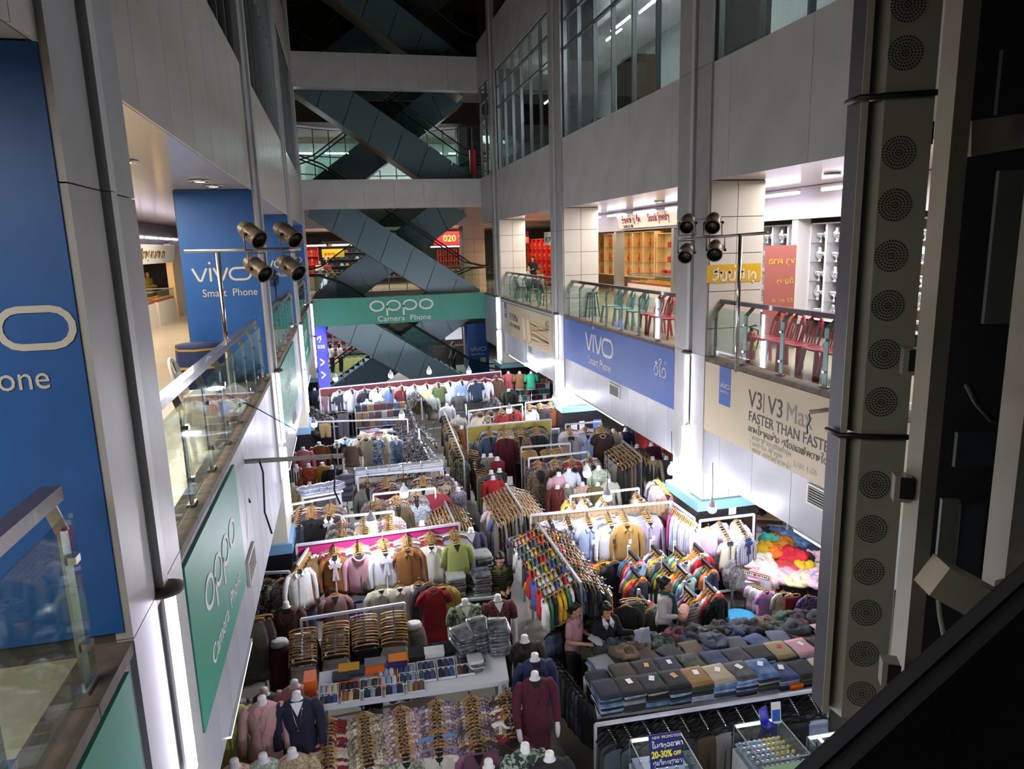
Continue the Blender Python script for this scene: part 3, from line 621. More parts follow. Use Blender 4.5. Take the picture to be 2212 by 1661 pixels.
# roll-up banner
o = onz(1660, 715, F1); p = thing('rollup_banner', 'red roll-up banner with gold writing behind the railing', 'banner', (8.1, yx(1682, 640, 8.1), F1), rz=-.5)
ob('cloth', MB().box(-.28, .28, -.006, .006, .05, 1.95), mat('rollup_red', '#9c5a52', .7), p); ob('foot', MB().box(-.32, .32, -.08, .08, 0, .05), M_steel, p)
R_ = Matrix.Translation((.26, -.008, 0)) @ face((0,0,0), (-1,0,0)) @ Matrix.Diagonal((1, 1, -1, 1))
for i, (tx, h) in enumerate((('nau kal', .15), ('liobu hu', .13), ('lido ka 1 k', .09), ('lido ka u', .09))): drawing('lettering', lambda m: lao(m, tx, 0, 0, h, .12), mat('print_goldtext', '#c9a23e', .6), R_ @ Matrix.Translation((0, 1.6-i*.36, 0)), p)
# fire extinguishers
for k, (px, py) in enumerate(((1583, 760), (1622, 752))):
    y = yx(px, py, 6.95); t = thing('fire_extinguisher', 'red fire extinguisher by the tiled pillar, '+['left one with a yellow label', 'right one beside the chairs'][k], 'extinguisher', (6.95, y, F1))
    ob('cylinder', MB().lathe([(.08, 0), (.085, .02), (.085, .4), (.06, .47), (.03, .5)], (0,0,0), 14), mat('extinguisher_red', '#a51f1c', .3), t); ob('valve', MB().lathe([(.03, .5), (.03, .56)], (0,0,0), 8).bar((-.06, 0, .57), (.09, 0, .6), .02, .02), M_black, t)
    ob('label', MB().lathe([(.0865, .16), (.0865, .32)], (0,0,0), 14), mat('label_yellow', '#d9c64a', .6), t); ob('hose', MB().tube([(.03,0,.54),(.13,0,.5),(.14,0,.3),(.1,0,.16)], .012, 6), M_black, t)
# ================================================================ plastic chairs on the right gallery
def chair_parts():
    seat = MB().loft([[(x*sx, y*sy, z) for x, y in [(-.2,-.2),(-.1,-.215),(.1,-.215),(.2,-.2),(.215,0),(.19,.19),(0,.2),(-.19,.19),(-.215,0)]] for sx, sy, z in ((.96,.96,.42),(1,1,.432),(1,1,.45),(.94,.94,.455),(.5,.5,.445))])
    leg = MB().bar((0,0,.43),(.05,-.05,0), .05, .035)
    back = MB(); o = arc(0, .62, .2, .26, 0, 180, 12)
    pts = [(.19, .44)]+[(x, y) for x, y in o]+[(-.19, .44)]
    back.tube([(x, .17+.12*(z-.44)/.44, z) for x, z in pts], .02, 6)
    back.add([(x*q, .175+.12*(z-.44)/.44+d, z) for d in (-.008, .008) for q, zz in ((1,0),) for x, z in [(-.17,.7),(-.06,.7),(-.06,.8),(-.1,.84),(.1,.84),(.06,.8),(.06,.7),(.17,.7),(.14,.8),(.1,.86),(-.1,.86),(-.14,.8)]], [tuple(range(11,-1,-1)), tuple(range(12,24))])
    slat = MB(); 
    for x in (-.075, -.025, .025, .075): slat.bar((x*1.35, .175, .45), (x*1.2, .24, .71), .034, .012)
    return seat, leg, back, slat
CH = chair_parts()
def plastic_chair(label, loc, rz, m, group, name='plastic_chair'):
    k = 'chair_'+m.name
    if k not in PADS: PADS[k] = [setmats(b.mesh(nm), m) for b, nm in zip(CH, ('seat', 'leg', 'backrest', 'back_slats'))]
    s, l, b, sl = PADS[k]; c = thing(name, label, 'chair', loc, rz, group); link('seat', s, c); link('backrest', b, c); link('back_slats', sl, c)
    for i, (x, y) in enumerate(((-.16,-.16),(.16,-.16),(.16,.16),(-.16,.16))): link('leg', l, c, loc=(x, y, 0), rz=[-pi/2, 0, pi/2, pi][i])
    return c
M_cred = mat('chair_red', '#b01a2c', .3); M_cblue = mat('chair_paleblue', '#7d9aa3', .35); M_cteal = mat('chair_teal', '#1f4b49', .4); M_cbl = mat('chair_blue', '#1e2f9e', .35)
for px, nm in ((1655, 'beside the red roll-up banner'), (1690, 'second from the roll-up banner'), (1728, 'third from the roll-up banner'), (1772, 'fourth, beside the steel frame'), (1815, 'last, half hidden by the steel frame')):
    plastic_chair('red plastic chair behind the near railing, '+nm, (6.95, yx(px, 760, 6.95), F1), -pi/2+rnd.uniform(-.12, .12), M_cred, 'red plastic chairs')
for px, nm in ((1405, 'left of a pair'), (1425, 'middle one'), (1452, 'right of a pair beside the column')): plastic_chair('red plastic chair over the blue banner, '+nm, (6.95, yx(px, 700, 6.95), F1), -pi/2+rnd.uniform(-.1, .1), M_cred, 'red plastic chairs')
for px, nm in ((1320, 'next to the tall stool'), (1347, 'middle one'), (1375, 'next to the red chairs')): plastic_chair('pale blue plastic chair over the blue banner, '+nm, (6.95, yx(px, 690, 6.95), F1), -pi/2, M_cblue, 'pale blue plastic chairs')
for px, nm in ((1128, 'left one'), (1152, 'middle one'), (1182, 'right one')): plastic_chair('dark teal chair over the far cream banner, '+nm, (7.0, yx(px, 640, 7.0), F1), pi/2, M_cteal, 'teal chairs')
t = thing('tall_stool', 'dark tall stool behind the railing over the blue banner', 'stool', (7.0, yx(1280, 670, 7.0), F1))
ob('seat', MB().lathe([(.15, .66), (.17, .68), (.17, .7), (.14, .71)], (0,0,0), 14), M_cteal, t)
for sx in (-1, 1):
    for sy in (-1, 1): ob('leg', MB().bar((sx*.09, sy*.09, .67), (sx*.16, sy*.16, 0), .03, .03), M_cteal, t)
ob('ring', MB().tube([(.14*cos(a*pi/4), .14*sin(a*pi/4), .25) for a in range(9)], .01, 6), M_cteal, t)
# ================================================================ left gallery
sbox('wall_shops_rear_left', 'rear wall of the left gallery shops', -9.3, -9.2, 9, 31, F1, 7.1, mat('shop_rear_left', '#d8d0c0', .6), 'wall')
sbox('wall_shop_header_left', 'dark louvred band above the left gallery shop', -5.75, -5.6, 15, 31, 6.9, SO1, mat('louvre_dark', '#4e4c50', .6), 'wall')
sbox('wall_shop_side_left', 'grey shutter wall beside the left gallery shop', -5.7, -4.6, 26.3, 26.45, F1, 7.1, mat('shutter_grey', '#6f7274', .5), 'wall')
p = signboard('white shop sign with gold letters in the left gallery', face((-5.3, 21.0, 6.4), LEFTW, (.2, 0, 1)), 4.6, .55, M_white); drawing('lettering', lambda m: lao(m, 'sidansuu ka lsan dae', 0, 0, .32, .15), mat('print_goldsign', '#8a6a1e', .4, met=.4), Matrix.Translation((.4, .16, .004)), p)
for i in range(5): tube_lamp('violet-white tube above the left gallery shop, %s from the near end' % ORD0[i], (-5.35, 19.2+i*1.7, 7.15), (-5.35, 20.6+i*1.7, 7.15), 'tubes above the left gallery shop', M_shopE, .03)
counter('white panelled counter of the left gallery shop', -6.3, -5.3, 19.5, 22.6, F1, 'gold', 'the left gallery counter')
counter('second counter of the left gallery shop', -6.3, -5.3, 22.9, 25.2, F1, 'gold', 'the second left gallery counter')
display_wall('red lined cabinet in the left gallery shop', -8.9, 20.5, 26.0, F1+.6, 6.9, 5, 3, mat('cabinet_red', '#c1272d', .5), lambda i, j, k: ('necklace_stand', PADS['strand'], 'necklace stand in the left red cabinet', 'necklace'), 'necklace stands in the left cabinet')
sbox('trim_9', 'pale door post of the left gallery shop', -5.5, -5.3, 25.4, 25.6, F1, 7.0, M_warm, 'post')
area('left_shop_light', (-7.2, 22.5, 7.0), 2, 6, SHOP*9, '#ffe0b4'); area('left_walk_light', (-3.8, 18, 7.55), 1.2, 10, SHOP*14, '#fff0dc')
area('left_walk_viewer_light', (-2.9, .9, 7.55), 1.6, 3.5, SHOP*6, '#f4f0ea')
area('left_walk_near_light', (-3.2, 8.5, 7.57), 1.4, 6, SHOP*11, '#fff4e6')
area('right_walk_light', (7.75, 18, 7.57), .9, 22, SHOP*24, '#fff6ee')
for nm, x, y in (('right_upper_near', 8.6, 10), ('right_upper_middle', 8.6, 17), ('right_upper_far', 8.6, 25), ('left_upper', -3.6, 18)): area(nm+'_light', (x, y, 13.0), 1.2, 5, UPPER*2.2, '#eef0ff')
area('back_second_light', (2.5, 41.5, 12.6), 12, 3, UPPER*7, '#e6f0ec')
# ================================================================ escalators
M_esc = mat('escalator_blue', '#6b868c', .3, met=.15, var=.1, sc=.8); M_escu = mat('escalator_under', '#8a7c68', .5); M_belt = mat('handrail_rubber', '#101214', .4)
def escalator(label, y, a, c, th, rail=.95):
    """clad inclined truss from a to c (x, z of its upper edge), panel joints, glass sides and rubber handrails"""
    a, c = Vector((a[0], 0, a[1])), Vector((c[0], 0, c[1])); d = c-a; n = 7; e = thing('escalator', label, 'escalator', (0, y, 0)); W = 1.5
    dn = Vector((0, 0, -th))
    for s, yy in ((0, -.02), (1, W)):
        for i in range(n):
            p0, p1 = a+d*(i/n+.0015), a+d*((i+1)/n-.0015)
            off = Vector((-.55, 0, 0)) if d.x > 0 else Vector((.55, 0, 0))
            q = [p0, p1, p1+dn+off, p0+dn+off]; mb = MB(); vs = [v+Vector((0, yy, 0)) for v in q]+[v+Vector((0, yy+.02, 0)) for v in q]
            mb.add(vs, [(0,1,2,3),(7,6,5,4),(0,4,5,1),(1,5,6,2),(2,6,7,3),(3,7,4,0)]); ob('side_panel', mb, M_esc, e)
        mb = MB(); g = [a, c, c+Vector((0,0,rail-.06)), a+Vector((0,0,rail-.06))]; yg = yy+.01
        mb.add([v+Vector((0, yg-.005, 0)) for v in g]+[v+Vector((0, yg+.005, 0)) for v in g], [(0,1,2,3),(7,6,5,4),(0,4,5,1),(1,5,6,2),(2,6,7,3),(3,7,4,0)]); ob('glass_side', mb, M_glassB, e)
        sg = 1 if d.x > 0 else -1; u = Vector((0, yg, rail))
        pts = [a+u+Vector((-1.6*sg, 0, .25)), a+u+Vector((-.7*sg, 0, .22)), a+u+d*.03, a+u+d*.94, c+u+Vector((.3*sg, 0, .1)), c+u+Vector((1.3*sg, 0, .08)), c+u+Vector((1.6*sg, 0, -.1)), c+u+Vector((1.5*sg, 0, -.35))]
        ob('handrail', MB().tube(pts, .035, 6), M_belt, e)
    off = Vector((-.55, 0, 0)) if d.x > 0 else Vector((.55, 0, 0)); q = [a+dn+off, c+dn+off]; mb = MB()
    mb.add([q[0], q[1], q[1]+Vector((0,W,0)), q[0]+Vector((0,W,0)), q[0]-Vector((0,0,.03)), q[1]-Vector((0,0,.03)), q[1]+Vector((0,W,-.03)), q[0]+Vector((0,W,-.03))], [(3,2,1,0),(4,5,6,7),(0,1,5,4),(1,2,6,5),(2,3,7,6),(3,0,4,7)]); ob('underside', mb, M_escu, e)
    mb = MB(); m = 26
    for i in range(m):
        p0 = a+d*(i/m); p1 = a+d*((i+1)/m); mb.box(min(p0.x, p1.x), max(p0.x, p1.x), .02, W-.02, min(p0.z, p1.z)-.25, (p0.z+p1.z)/2-.1)
    tag(ob('steps', mb, mat('step_grey', '#77797b', .4, met=.5), e), 'ribbed grey steps', kind='stuff')
names = ['lowest', 'first floor', 'second floor', 'topmost']
for k, (a, c, th) in enumerate((((-.2, 4.4), (6.5, -.1), 1.25), ((-.6, 9.4), (6.2, 4.68), 1.3), ((-.9, 14.5), (6.2, 9.6), 1.3), ((-.9, 19.5), (6.3, 14.35), 1.3))):
    escalator('grey-blue escalator sloping down to the right, '+names[k], 32.0, a, c, th)
    escalator('grey-blue escalator behind, sloping down to the left, '+names[k], 34.4, (5.6, a[1]), (-1.2, c[1]), th)
# floor edges and landing of the back
for k, (z, nm) in enumerate(((F1, 'first'), (9.4, 'second'), (14.2, 'third'))): sbox('trim_edge_'+nm, 'pale floor edge beyond the escalators, %s floor' % nm, -14, 20, 36.4, 36.62, z-.55, z, M_panel, 'edge')
for sx, x0, x1, nm in ((1, XR, 20, 'right'), (-1, -14, XL, 'left')):
    for z, k in ((F1, 'first'), (9.4, 'second')): sbox('floor_link_%s_%s' % (nm, k), 'landing beside the escalators, %s side of the %s floor' % (nm, k), x0, x1, 31.2, 36.6, z-.5, z, M_floor1, 'floor')
p = thing('glass_balustrade', 'low glass railing beyond the first floor escalators', 'railing', (-1.2, 36.5, F1))
for i in range(9): boxpart('post', i*.9-.02, i*.9+.02, -.02, .02, 0, .85, M_steel, p)
for i in range(8): boxpart('pane', i*.9+.03, i*.9+.87, -.005, .005, .08, .9, M_glassB, p)
ob('handrail', MB().tube([(0,0,.95),(7.2,0,.95)], .03, 8), M_steel, p)
# curved glass wall of the second floor
p = S('window_20', 'curved glazed shop front beyond the second floor escalators', cat='window'); R0, cx, cy = 6.6, 2.45, 32.6
for i in range(14):
    a0, a1 = radians(-52+i*104/14), radians(-52+(i+1)*104/14); P = [Vector((cx+R0*sin(a), cy+R0*cos(a), 0)) for a in (a0, a1)]
    for z0, z1 in ((9.45, 10.4), (10.4, 11.3), (11.3, 12.6)):
        mb = MB(); mb.bar(P[0]+Vector((0,0,(z0+z1)/2)), P[1]+Vector((0,0,(z0+z1)/2)), .008, z1-z0-.04); ob('pane', mb, M_glassW, p)
        ob('transom', MB().bar(P[0]+Vector((0,0,z1)), P[1]+Vector((0,0,z1)), .05, .05), M_alu, p)
    ob('mullion', MB().bar(P[0]+Vector((0,0,9.4)), P[0]+Vector((0,0,12.6)), .05, .06), M_alu, p)
sbox('wall_back_second', 'greenish wall inside the curved glass shop', -14, 20, 44, 44.2, 9.4, 12.7, mat('upper_room_wall', '#8b938b', .6, var=.1), 'wall')
for i, x in enumerate((-2.6, -.3, 4.6, 6.6)): tube_lamp('white tube high behind the curved glass, %s along' % ORD0[i], (x, 42, 11.9), (x+1.6, 42, 11.9), 'tubes behind the curved glass', M_upE, .03)
for i, x in enumerate((1.5, 3.0, 4.2)): tube_lamp('low white tube between the second floor escalators, %s along' % ORD0[i], (x, 42.6, 10.3), (x+1.0, 42.6, 10.3), 'tubes behind the curved glass', M_upE, .03)
# ================================================================ clothes: builders
M_wood = mat('hanger_wood', '#c79a55', .4, var=.15, sc=12)
M_skin_w = mat('mannequin_white', '#dcdcda', .35)
M_rack = mat('rack_grey', '#a7abb0', .4, met=.4)
M_rackw = mat('rack_white', '#c9cdd3', .4)
M_inside = mat('inside_dark', '#1d1a1c', .9)
M_plastic = mat('clear_wrap', '#c6ccd4', .12, var=.5, sc=14, c2='#eef2f8', coat=1., bump=.6)  # pale noise patches paint in the glints of the plastic
def fab(t):
    """t = (hex, name[, pattern, hex2, scale])"""
    return fabric(t[0], *(t[2:] if len(t) > 2 else ()))
def hanger_mesh():
    mb = MB(); mb.cur = 0
    for s in (-1, 1):
        P = [(0, -.056), (s*.035, -.062), (s*.07, -.088), (s*.18, -.165)]
        for (a, za), (b, zb) in zip(P[:-1], P[1:]): mb.bar((a, 0, za), (b, 0, zb), .016, .03, (0, 0, 1))
    mb.cur = 1; mb.tube([(0,0,-.05), (0,0,-.015), (.018,0,.006), (0,0,.02), (-.018,0,.006)], .0032, 4)
    return setmats(mb.mesh('hanger'), M_wood, M_chrome)
HANGER = hanger_mesh()
def clip_mesh():
    mb = MB()
    P = [(-.185, -.13), (-.18, -.085), (-.12, -.065), (0, -.06), (.12, -.065), (.18, -.085), (.185, -.13)]
    for (a, za), (b, zb) in zip(P[:-1], P[1:]): mb.bar((a, 0, za), (b, 0, zb), .014, .02, (0, 1, 0))
    mb.cur = 1; mb.tube([(0,0,-.05), (0,0,-.015), (.018,0,.006), (0,0,.02), (-.018,0,.006)], .0032, 4); mb.bar((-.17, 0, -.13), (.17, 0, -.13), .006, .006)
    for s in (-1, 1): mb.box(s*.13-.018, s*.13+.018, -.012, .012, -.165, -.12)
    return setmats(mb.mesh('clip_hanger'), M_wood, M_chrome)
CLIP = clip_mesh()
DARKH = HANGER.copy(); DARKH.materials.clear(); DARKH.materials.append(M_black); DARKH.materials.append(M_chrome)
GK = {  # length, shoulder, hem half-width, sleeve length, collar
 'blouse': (.66, .2, .21, .5, 'shirt'), 'shirt': (.72, .215, .22, .55, 'shirt'), 'polo': (.68, .215, .22, .2, 'shirt'), 'tshirt': (.64, .21, .215, .2, 'crew'), 'sweater': (.62, .205, .2, .5, 'cowl'),
 'jacket': (.72, .21, .22, .54, 'lapel'), 'dress': (1.05, .19, .26, .18, 'crew'), 'tunic': (.74, .19, .23, .3, 'vee'), 'bow': (.66, .2, .2, .5, 'bow'), 'vest': (.6, .18, .2, 0, 'vee'), 'coat': (1.0, .21, .24, .55, 'lapel')}
GM = {}
def garment_mesh(kind, v=0):
    k = (kind, v)
    if k in GM: return GM[k]
    L, sh, hem, sl, col = GK[kind]; r = random.Random(hash(kind) % 97+v*13 if False else len(kind)*7+v*13); n = 22; mb = MB(); ph = r.uniform(0, 6); kf = r.choice((7, 8, 9))
    rings = []
    for t in (0, .04, .1, .2, .35, .55, .78, 1.0):
        w = sh*(.88+.12*min(1, t/.06)) if t < .2 else sh+(hem-sh)*(t-.2)/.8
        d = .018+.04*min(1, t/.12)+.012*t; ring = []
        for i in range(n):
            a = 2*pi*i/n; c, s = cos(a), sin(a); x = w*(abs(c)**.75)*(1 if c >= 0 else -1); am = .02*t
            y = d*s*(1+.0*c)+am*sin(kf*a+ph)*(.4+.6*abs(s)); zs = -.26*max(0, abs(x)-.065)
            ring.append((x+am*.6*sin(3*a+ph), y, -.082+zs*(1-t)**2-t*L+.015*t*sin(4*a+ph)))
        rings.append(ring)
    mb.loft(rings)
    if sl:
        for s in (-1, 1):
            if sl > .3: pts = [(s*sh*.8, 0, -.135), (s*(sh+.035), -.005, -.25), (s*(sh+.055+.02*r.random()), -.015, -.14-sl*.6), (s*(sh+.04+.04*r.random()), -.03, -.15-sl), (s*(sh+.04), -.03, -.17-sl)]; rs = [.055, .062, .052, .04, .036]
            else: pts = [(s*sh*.8, 0, -.135), (s*(sh+.03), -.005, -.22), (s*(sh+.06), -.01, -.16-sl)]; rs = [.055, .065, .07]
            o_ = len(mb.v); mb.tube(pts, [q*.86 for q in rs], 8); mb.v[o_:] = [(x, y*.62-.004, z) for x, y, z in mb.v[o_:]]
    fy = -.05
    if col in ('shirt', 'bow'):
        mb.cur = 2; mb.add([(-.05, fy-.006, -.08), (.05, fy-.006, -.08), (0, fy-.028, -.17)], [(0, 1, 2)])
        mb.cur = 1
        for s in (-1, 1): mb.add([(s*.045, fy+.02, -.07), (s*.095, fy-.012, -.115), (s*.065, fy-.036, -.185), (s*.004, fy-.03, -.145)], [(0, 1, 2, 3)])
        mb.add([(-.012, fy-.031, -.17), (.012, fy-.031, -.17), (.012, -.093, -.08-L*.95), (-.012, -.093, -.08-L*.95)], [(3, 2, 1, 0)])
        if col == 'bow':
            for s in (-1, 1): mb.obox((s*.05, -.085, -.2), .05, .012, .035, Matrix.Rotation(s*.4, 3, 'Y')); mb.obox((s*.02, -.09, -.33), .022, .008, .12, Matrix.Rotation(-s*.15, 3, 'Y'))
    elif col == 'lapel':
        mb.cur = 2; mb.add([(-.055, fy-.008, -.085), (.055, fy-.008, -.085), (0, fy-.04, -.34)], [(0, 1, 2)]); mb.cur = 1
        for s in (-1, 1): mb.add([(s*.05, fy, -.08), (s*.1, fy-.014, -.12), (s*.09, fy-.04, -.22), (s*.004, fy-.044, -.35), (s*.03, fy-.034, -.2)], [(0, 1, 2, 3, 4)])
    elif col == 'vee':
        mb.cur = 2; mb.add([(-.06, fy-.006, -.085), (.06, fy-.006, -.085), (0, fy-.03, -.22)], [(0, 1, 2)])
    elif col == 'cowl':
        mb.cur = 2; mb.add([(-.07, fy+.02, -.082), (.07, fy+.02, -.082), (.05, fy-.02, -.12), (-.05, fy-.02, -.12)], [(0, 1, 2, 3)]); mb.cur = 1
        mb.tube([(-.1, -.03, -.095), (-.06, -.075, -.135), (0, -.09, -.155), (.06, -.075, -.135), (.1, -.03, -.095)], .018, 6)
    else:
        mb.cur = 2; mb.add([(-.06, fy+.012, -.083), (.06, fy+.012, -.083), (.035, fy-.018, -.13), (-.035, fy-.018, -.13)], [(0, 1, 2, 3)]); mb.cur = 1
        mb.tube([(-.07, -.03, -.088), (-.045, -.062, -.125), (0, -.072, -.142), (.045, -.062, -.125), (.07, -.03, -.088)], .009, 5)
    me = setmats(mb.mesh(kind), M_print, M_print, M_inside); GM[k] = me; return me
def legs_mesh(kind, v=0):
    """trousers, shorts, skirt or folded jeans as they hang from clips"""
    k = (kind, v)
    if k in GM: return GM[k]
    L = {'trousers': .92, 'skirt': .62, 'shorts': .42, 'longskirt': .85}[kind]; r = random.Random(v*5+len(kind)); mb = MB(); n = 22; ph = r.uniform(0, 6); rings = []
    fl = .03 if 'skirt' in kind else .0
    for t in (0, .05, .15, .35, .6, .85, 1.0):
        w = .165+(.02+fl)*min(1, t/.25)-(.03*t if not fl else 0); d = .02+.035*min(1, t/.2); am = .005+.02*t
        rings.append([(w*cos(a)+.0*a, d*sin(a)*(1 if fl or t < .25 else .55+.45*abs(cos(a)))+am*sin((9 if fl else 4)*a+ph)*abs(sin(a)), -.14-t*L+.01*sin(3*a)*t) for a in [2*pi*i/n for i in range(n)]])
    mb.loft(rings); mb.cur = 1; mb.add([(x*1.02, y*1.06, z-.001) for x, y, z in rings[0]]+[(x*1.02, y*1.1, z-.035) for x, y, z in rings[0]], [(i, (i+1) % n, (i+1) % n+n, i+n) for i in range(n)])
    if not fl: mb.cur = 2; mb.add([(-.004, -.058, -.36), (.004, -.058, -.36), (.012, -.05, -.14-L), (-.012, -.05, -.14-L)], [(3, 2, 1, 0)])
    me = setmats(mb.mesh(kind), M_print, M_print, M_inside); GM[k] = me; return me
NOUN = {'blouse': 'blouse', 'shirt': 'shirt', 'polo': 'polo shirt', 'tshirt': 'T-shirt', 'sweater': 'sweater', 'jacket': 'jacket', 'dress': 'dress', 'tunic': 'tunic top', 'bow': 'blouse', 'vest': 'vest', 'coat': 'long coat', 'trousers': 'trousers', 'skirt': 'skirt', 'shorts': 'shorts', 'longskirt': 'long skirt'}
OBJN = {'blouse': 'hanging_blouse', 'shirt': 'hanging_shirt', 'polo': 'hanging_polo_shirt', 'tshirt': 'hanging_tshirt', 'sweater': 'hanging_sweater', 'jacket': 'hanging_jacket', 'dress': 'hanging_dress', 'tunic': 'hanging_tunic', 'bow': 'hanging_blouse', 'vest': 'hanging_vest', 'coat': 'hanging_coat', 'trousers': 'hanging_trousers', 'skirt': 'hanging_skirt', 'shorts': 'hanging_shorts', 'longskirt': 'hanging_long_skirt'}
def hang(kind, loc, rz, cl, label, group, s=1., trim=None, hanger=None, v=None):
    """one garment on its hanger; the origin is the hook on the rail"""
    low = kind in ('trousers', 'skirt', 'shorts', 'longskirt'); v = rnd.randrange(3) if v is None else v
    o = link(OBJN[kind], legs_mesh(kind, v) if low else garment_mesh(kind, v)); o.location = loc; o.rotation_euler = (rnd.uniform(-.03, .03), rnd.uniform(-.03, .03), rz+rnd.uniform(-.06, .06)); o.scale = (s, s, s)
    m = fab(cl); setm(o, m, 0); setm(o, fab(trim) if trim else m, 1); setm(o, M_inside, 2)
    tag(o, label, NOUN[kind], group); link('hanger', hanger or (CLIP if low else HANGER), o); return o
def heading(a, b): d = Vector(b)-Vector(a); return atan2(d.x, -d.y)
ORD = ['first', 'second', 'third', 'fourth', 'fifth', 'sixth', 'seventh', 'eighth', 'ninth', 'tenth', 'eleventh', 'twelfth', 'thirteenth', 'fourteenth', 'fifteenth', 'sixteenth', 'seventeenth', 'eighteenth']
def arm_load(A, B, n, kinds, pal, where, group, front=None, s=1., hanger=None, side=0.):
    """n garments on a sloping arm from A (high, at the rail) to B (low, in front); front = (kind, colour, label[, trim])"""
    A, B = Vector(A), Vector(B); rz = heading(A, B)+side
    for i in range(n):
        f = (i+.6)/n; P = A.lerp(B, f); last = i == n-1
        if last and front: hang(front[0], B, rz, front[1], front[2], group, s, front[3] if len(front) > 3 else None, hanger)
        else:
            c = rnd.choice(pal); k = rnd.choice(kinds); hang(k, P, rz, c, '%s %s, %s back %s' % (c[1], NOUN[k], ORD[n-1-i], where), group, s, None, hanger)
def rack(label, posts, bars, arms, m=None, name='clothes_rack', r=.018, group=None):
    """welded display rack: posts and rails of square tube, sloping arms with a row of studs"""
    base = Vector(posts[0][0]); base.z = 0; t = thing(name, label, 'rack', base, group=group); m = m or M_rackw
    for a, b in posts: ob('post', MB().bar(Vector(a)-base, Vector(b)-base, r*1.8, r*1.8), m, t)
    for a, b in bars: ob('rail', MB().bar(Vector(a)-base, Vector(b)-base, r*1.8, r*2.2), m, t)
    for a, b in arms:
        a, b = Vector(a)-base, Vector(b)-base; q = ob('arm', MB().bar(a, b+(b-a)*.06, .012, .016), M_chrome, t); mb = MB(); k = 9
        for i in range(k): mb.obox(a.lerp(b, (i+.5)/k)+Vector((0,0,.012)), .008, .008, .008)
        ob('studs', mb, M_chrome, q)
    return t
def Z(p, z): return onz(p[0], p[1], z)
def waterfall(label, short, tops, fronts, zt, zf, rail, counts, kinds, pals, fronts_g, group, backing=None, s=1., posts=True, hanger=None, ground=0.):
    """a rail with sloping arms; tops/fronts are where arms start and end"""
    T = [Z(p, zt) for p in tops]; F = [Z(p, zf) for p in fronts]; Y = sum(t.y for t in T)/len(T)
    a, c = Z(rail[0], zt+.03), Z(rail[1], zt+.03); P = [(Vector((q.x, q.y, ground)), q) for q in (a, c)] if posts else []
    rack(label, P or [((a.x, a.y, 0), a)], [(a, c)]+([(Vector((a.x, a.y, .3)), Vector((c.x, c.y, .3)))] if posts else []), [(t, f) for t, f in zip(T, F)])
    for i, (t, f) in enumerate(zip(T, F)):
        arm_load(t, f, counts[i] if isinstance(counts, (list, tuple)) else counts, kinds, pals[i % len(pals)], 'on the %s arm of %s' % (ORD[i], short), group, fronts_g[i] if fronts_g else None, s, hanger)
    if backing:
        name, lab, m, h = backing; d = (c-a); b = thing(name, lab, 'backing', a+Vector((0, .03, 0))); ob('cloth', MB().add([(0,0,-.02), tuple(d+Vector((0,0,-.02))), tuple(d+Vector((0,0,-h))), (0,0,-h), (0,.01,-.02), tuple(d+Vector((0,.01,-.02))), tuple(d+Vector((0,.01,-h))), (0,.01,-h)], [(0,3,2,1),(4,5,6,7),(0,1,5,4),(1,2,6,5),(2,3,7,6),(3,0,4,7)]), m, b)
        if 'grid' in name:
            n = int(d.length/.08); w = MB()
            for i in range(n): p = d*(i/n); w.bar(p+Vector((0,-.01,-.02)), p+Vector((0,-.01,-h)), .006, .006)
            for j in range(int(h/.08)): w.bar(Vector((0,-.012,-.03-j*.08)), d+Vector((0,-.012,-.03-j*.08)), .006, .006)
            tag(ob('wire_grid', w, M_rack, b), 'fine wire grid', kind='stuff')
    return T, F
# palettes: (hex, name, pattern, second hex, scale)
RED = [('#7c1f24', 'dark red'), ('#a02a2c', 'red'), ('#5b1620', 'maroon'), ('#c9bfae', 'cream'), ('#b9a892', 'beige'), ('#4a4540', 'charcoal', 'floral', '#b5a58f'), ('#6d2a2a', 'brick')]
BEI = [('#b5a78d', 'beige print', 'floral', '#5f6a52'), ('#cfc6b4', 'cream print', 'floral', '#7c6c58'), ('#7d8468', 'olive print', 'floral', '#d0c8b2'), ('#a28f76', 'tan print', 'floral', '#e0d8c6'), ('#5b5d52', 'grey-green print', 'floral', '#b0a68f')]
PNK = [('#b89aa0', 'dusty pink print', 'floral', '#6e4a54'), ('#c8b2ac', 'pale rose print', 'floral', '#8a6a66'), ('#a08a80', 'taupe print', 'floral', '#d8ccc0'), ('#c8c0a8', 'straw print', 'floral', '#7d4b58'), ('#8e6f7a', 'mauve print', 'floral', '#d8c6c8')]
MAU = [('#9a8a9c', 'mauve print', 'floral', '#5a4a62'), ('#a890a0', 'lilac print', 'floral', '#e0d0d8'), ('#6d5a6a', 'plum print', 'floral', '#b8a8b0'), ('#8d8a98', 'grey-lilac'), ('#5f4f58', 'dark mauve print', 'floral', '#a09098')]
BRN = [('#5b4638', 'brown'), ('#6b5a48', 'brown print', 'floral', '#b8a58a'), ('#4c3f52', 'purple print', 'floral', '#8f86a0'), ('#2e2a2c', 'black print', 'floral', '#8a8078'), ('#7d6a5a', 'light brown print', 'floral', '#cfc2b0')]
DRK = [('#2f2d30', 'black print', 'floral', '#a8a090'), ('#5a564c', 'olive grey print', 'floral', '#c0b8a0'), ('#d2cfc8', 'off-white'), ('#45302a', 'dark brown'), ('#7a2233', 'wine')]
MIX = [('#d8d4cc', 'off-white'), ('#8a9aa8', 'grey-blue'), ('#2f3440', 'navy'), ('#7c1f2c', 'wine'), ('#c4b494', 'sand'), ('#4c4a48', 'charcoal'), ('#a8746c', 'clay'), ('#b8c4bc', 'pale green')]
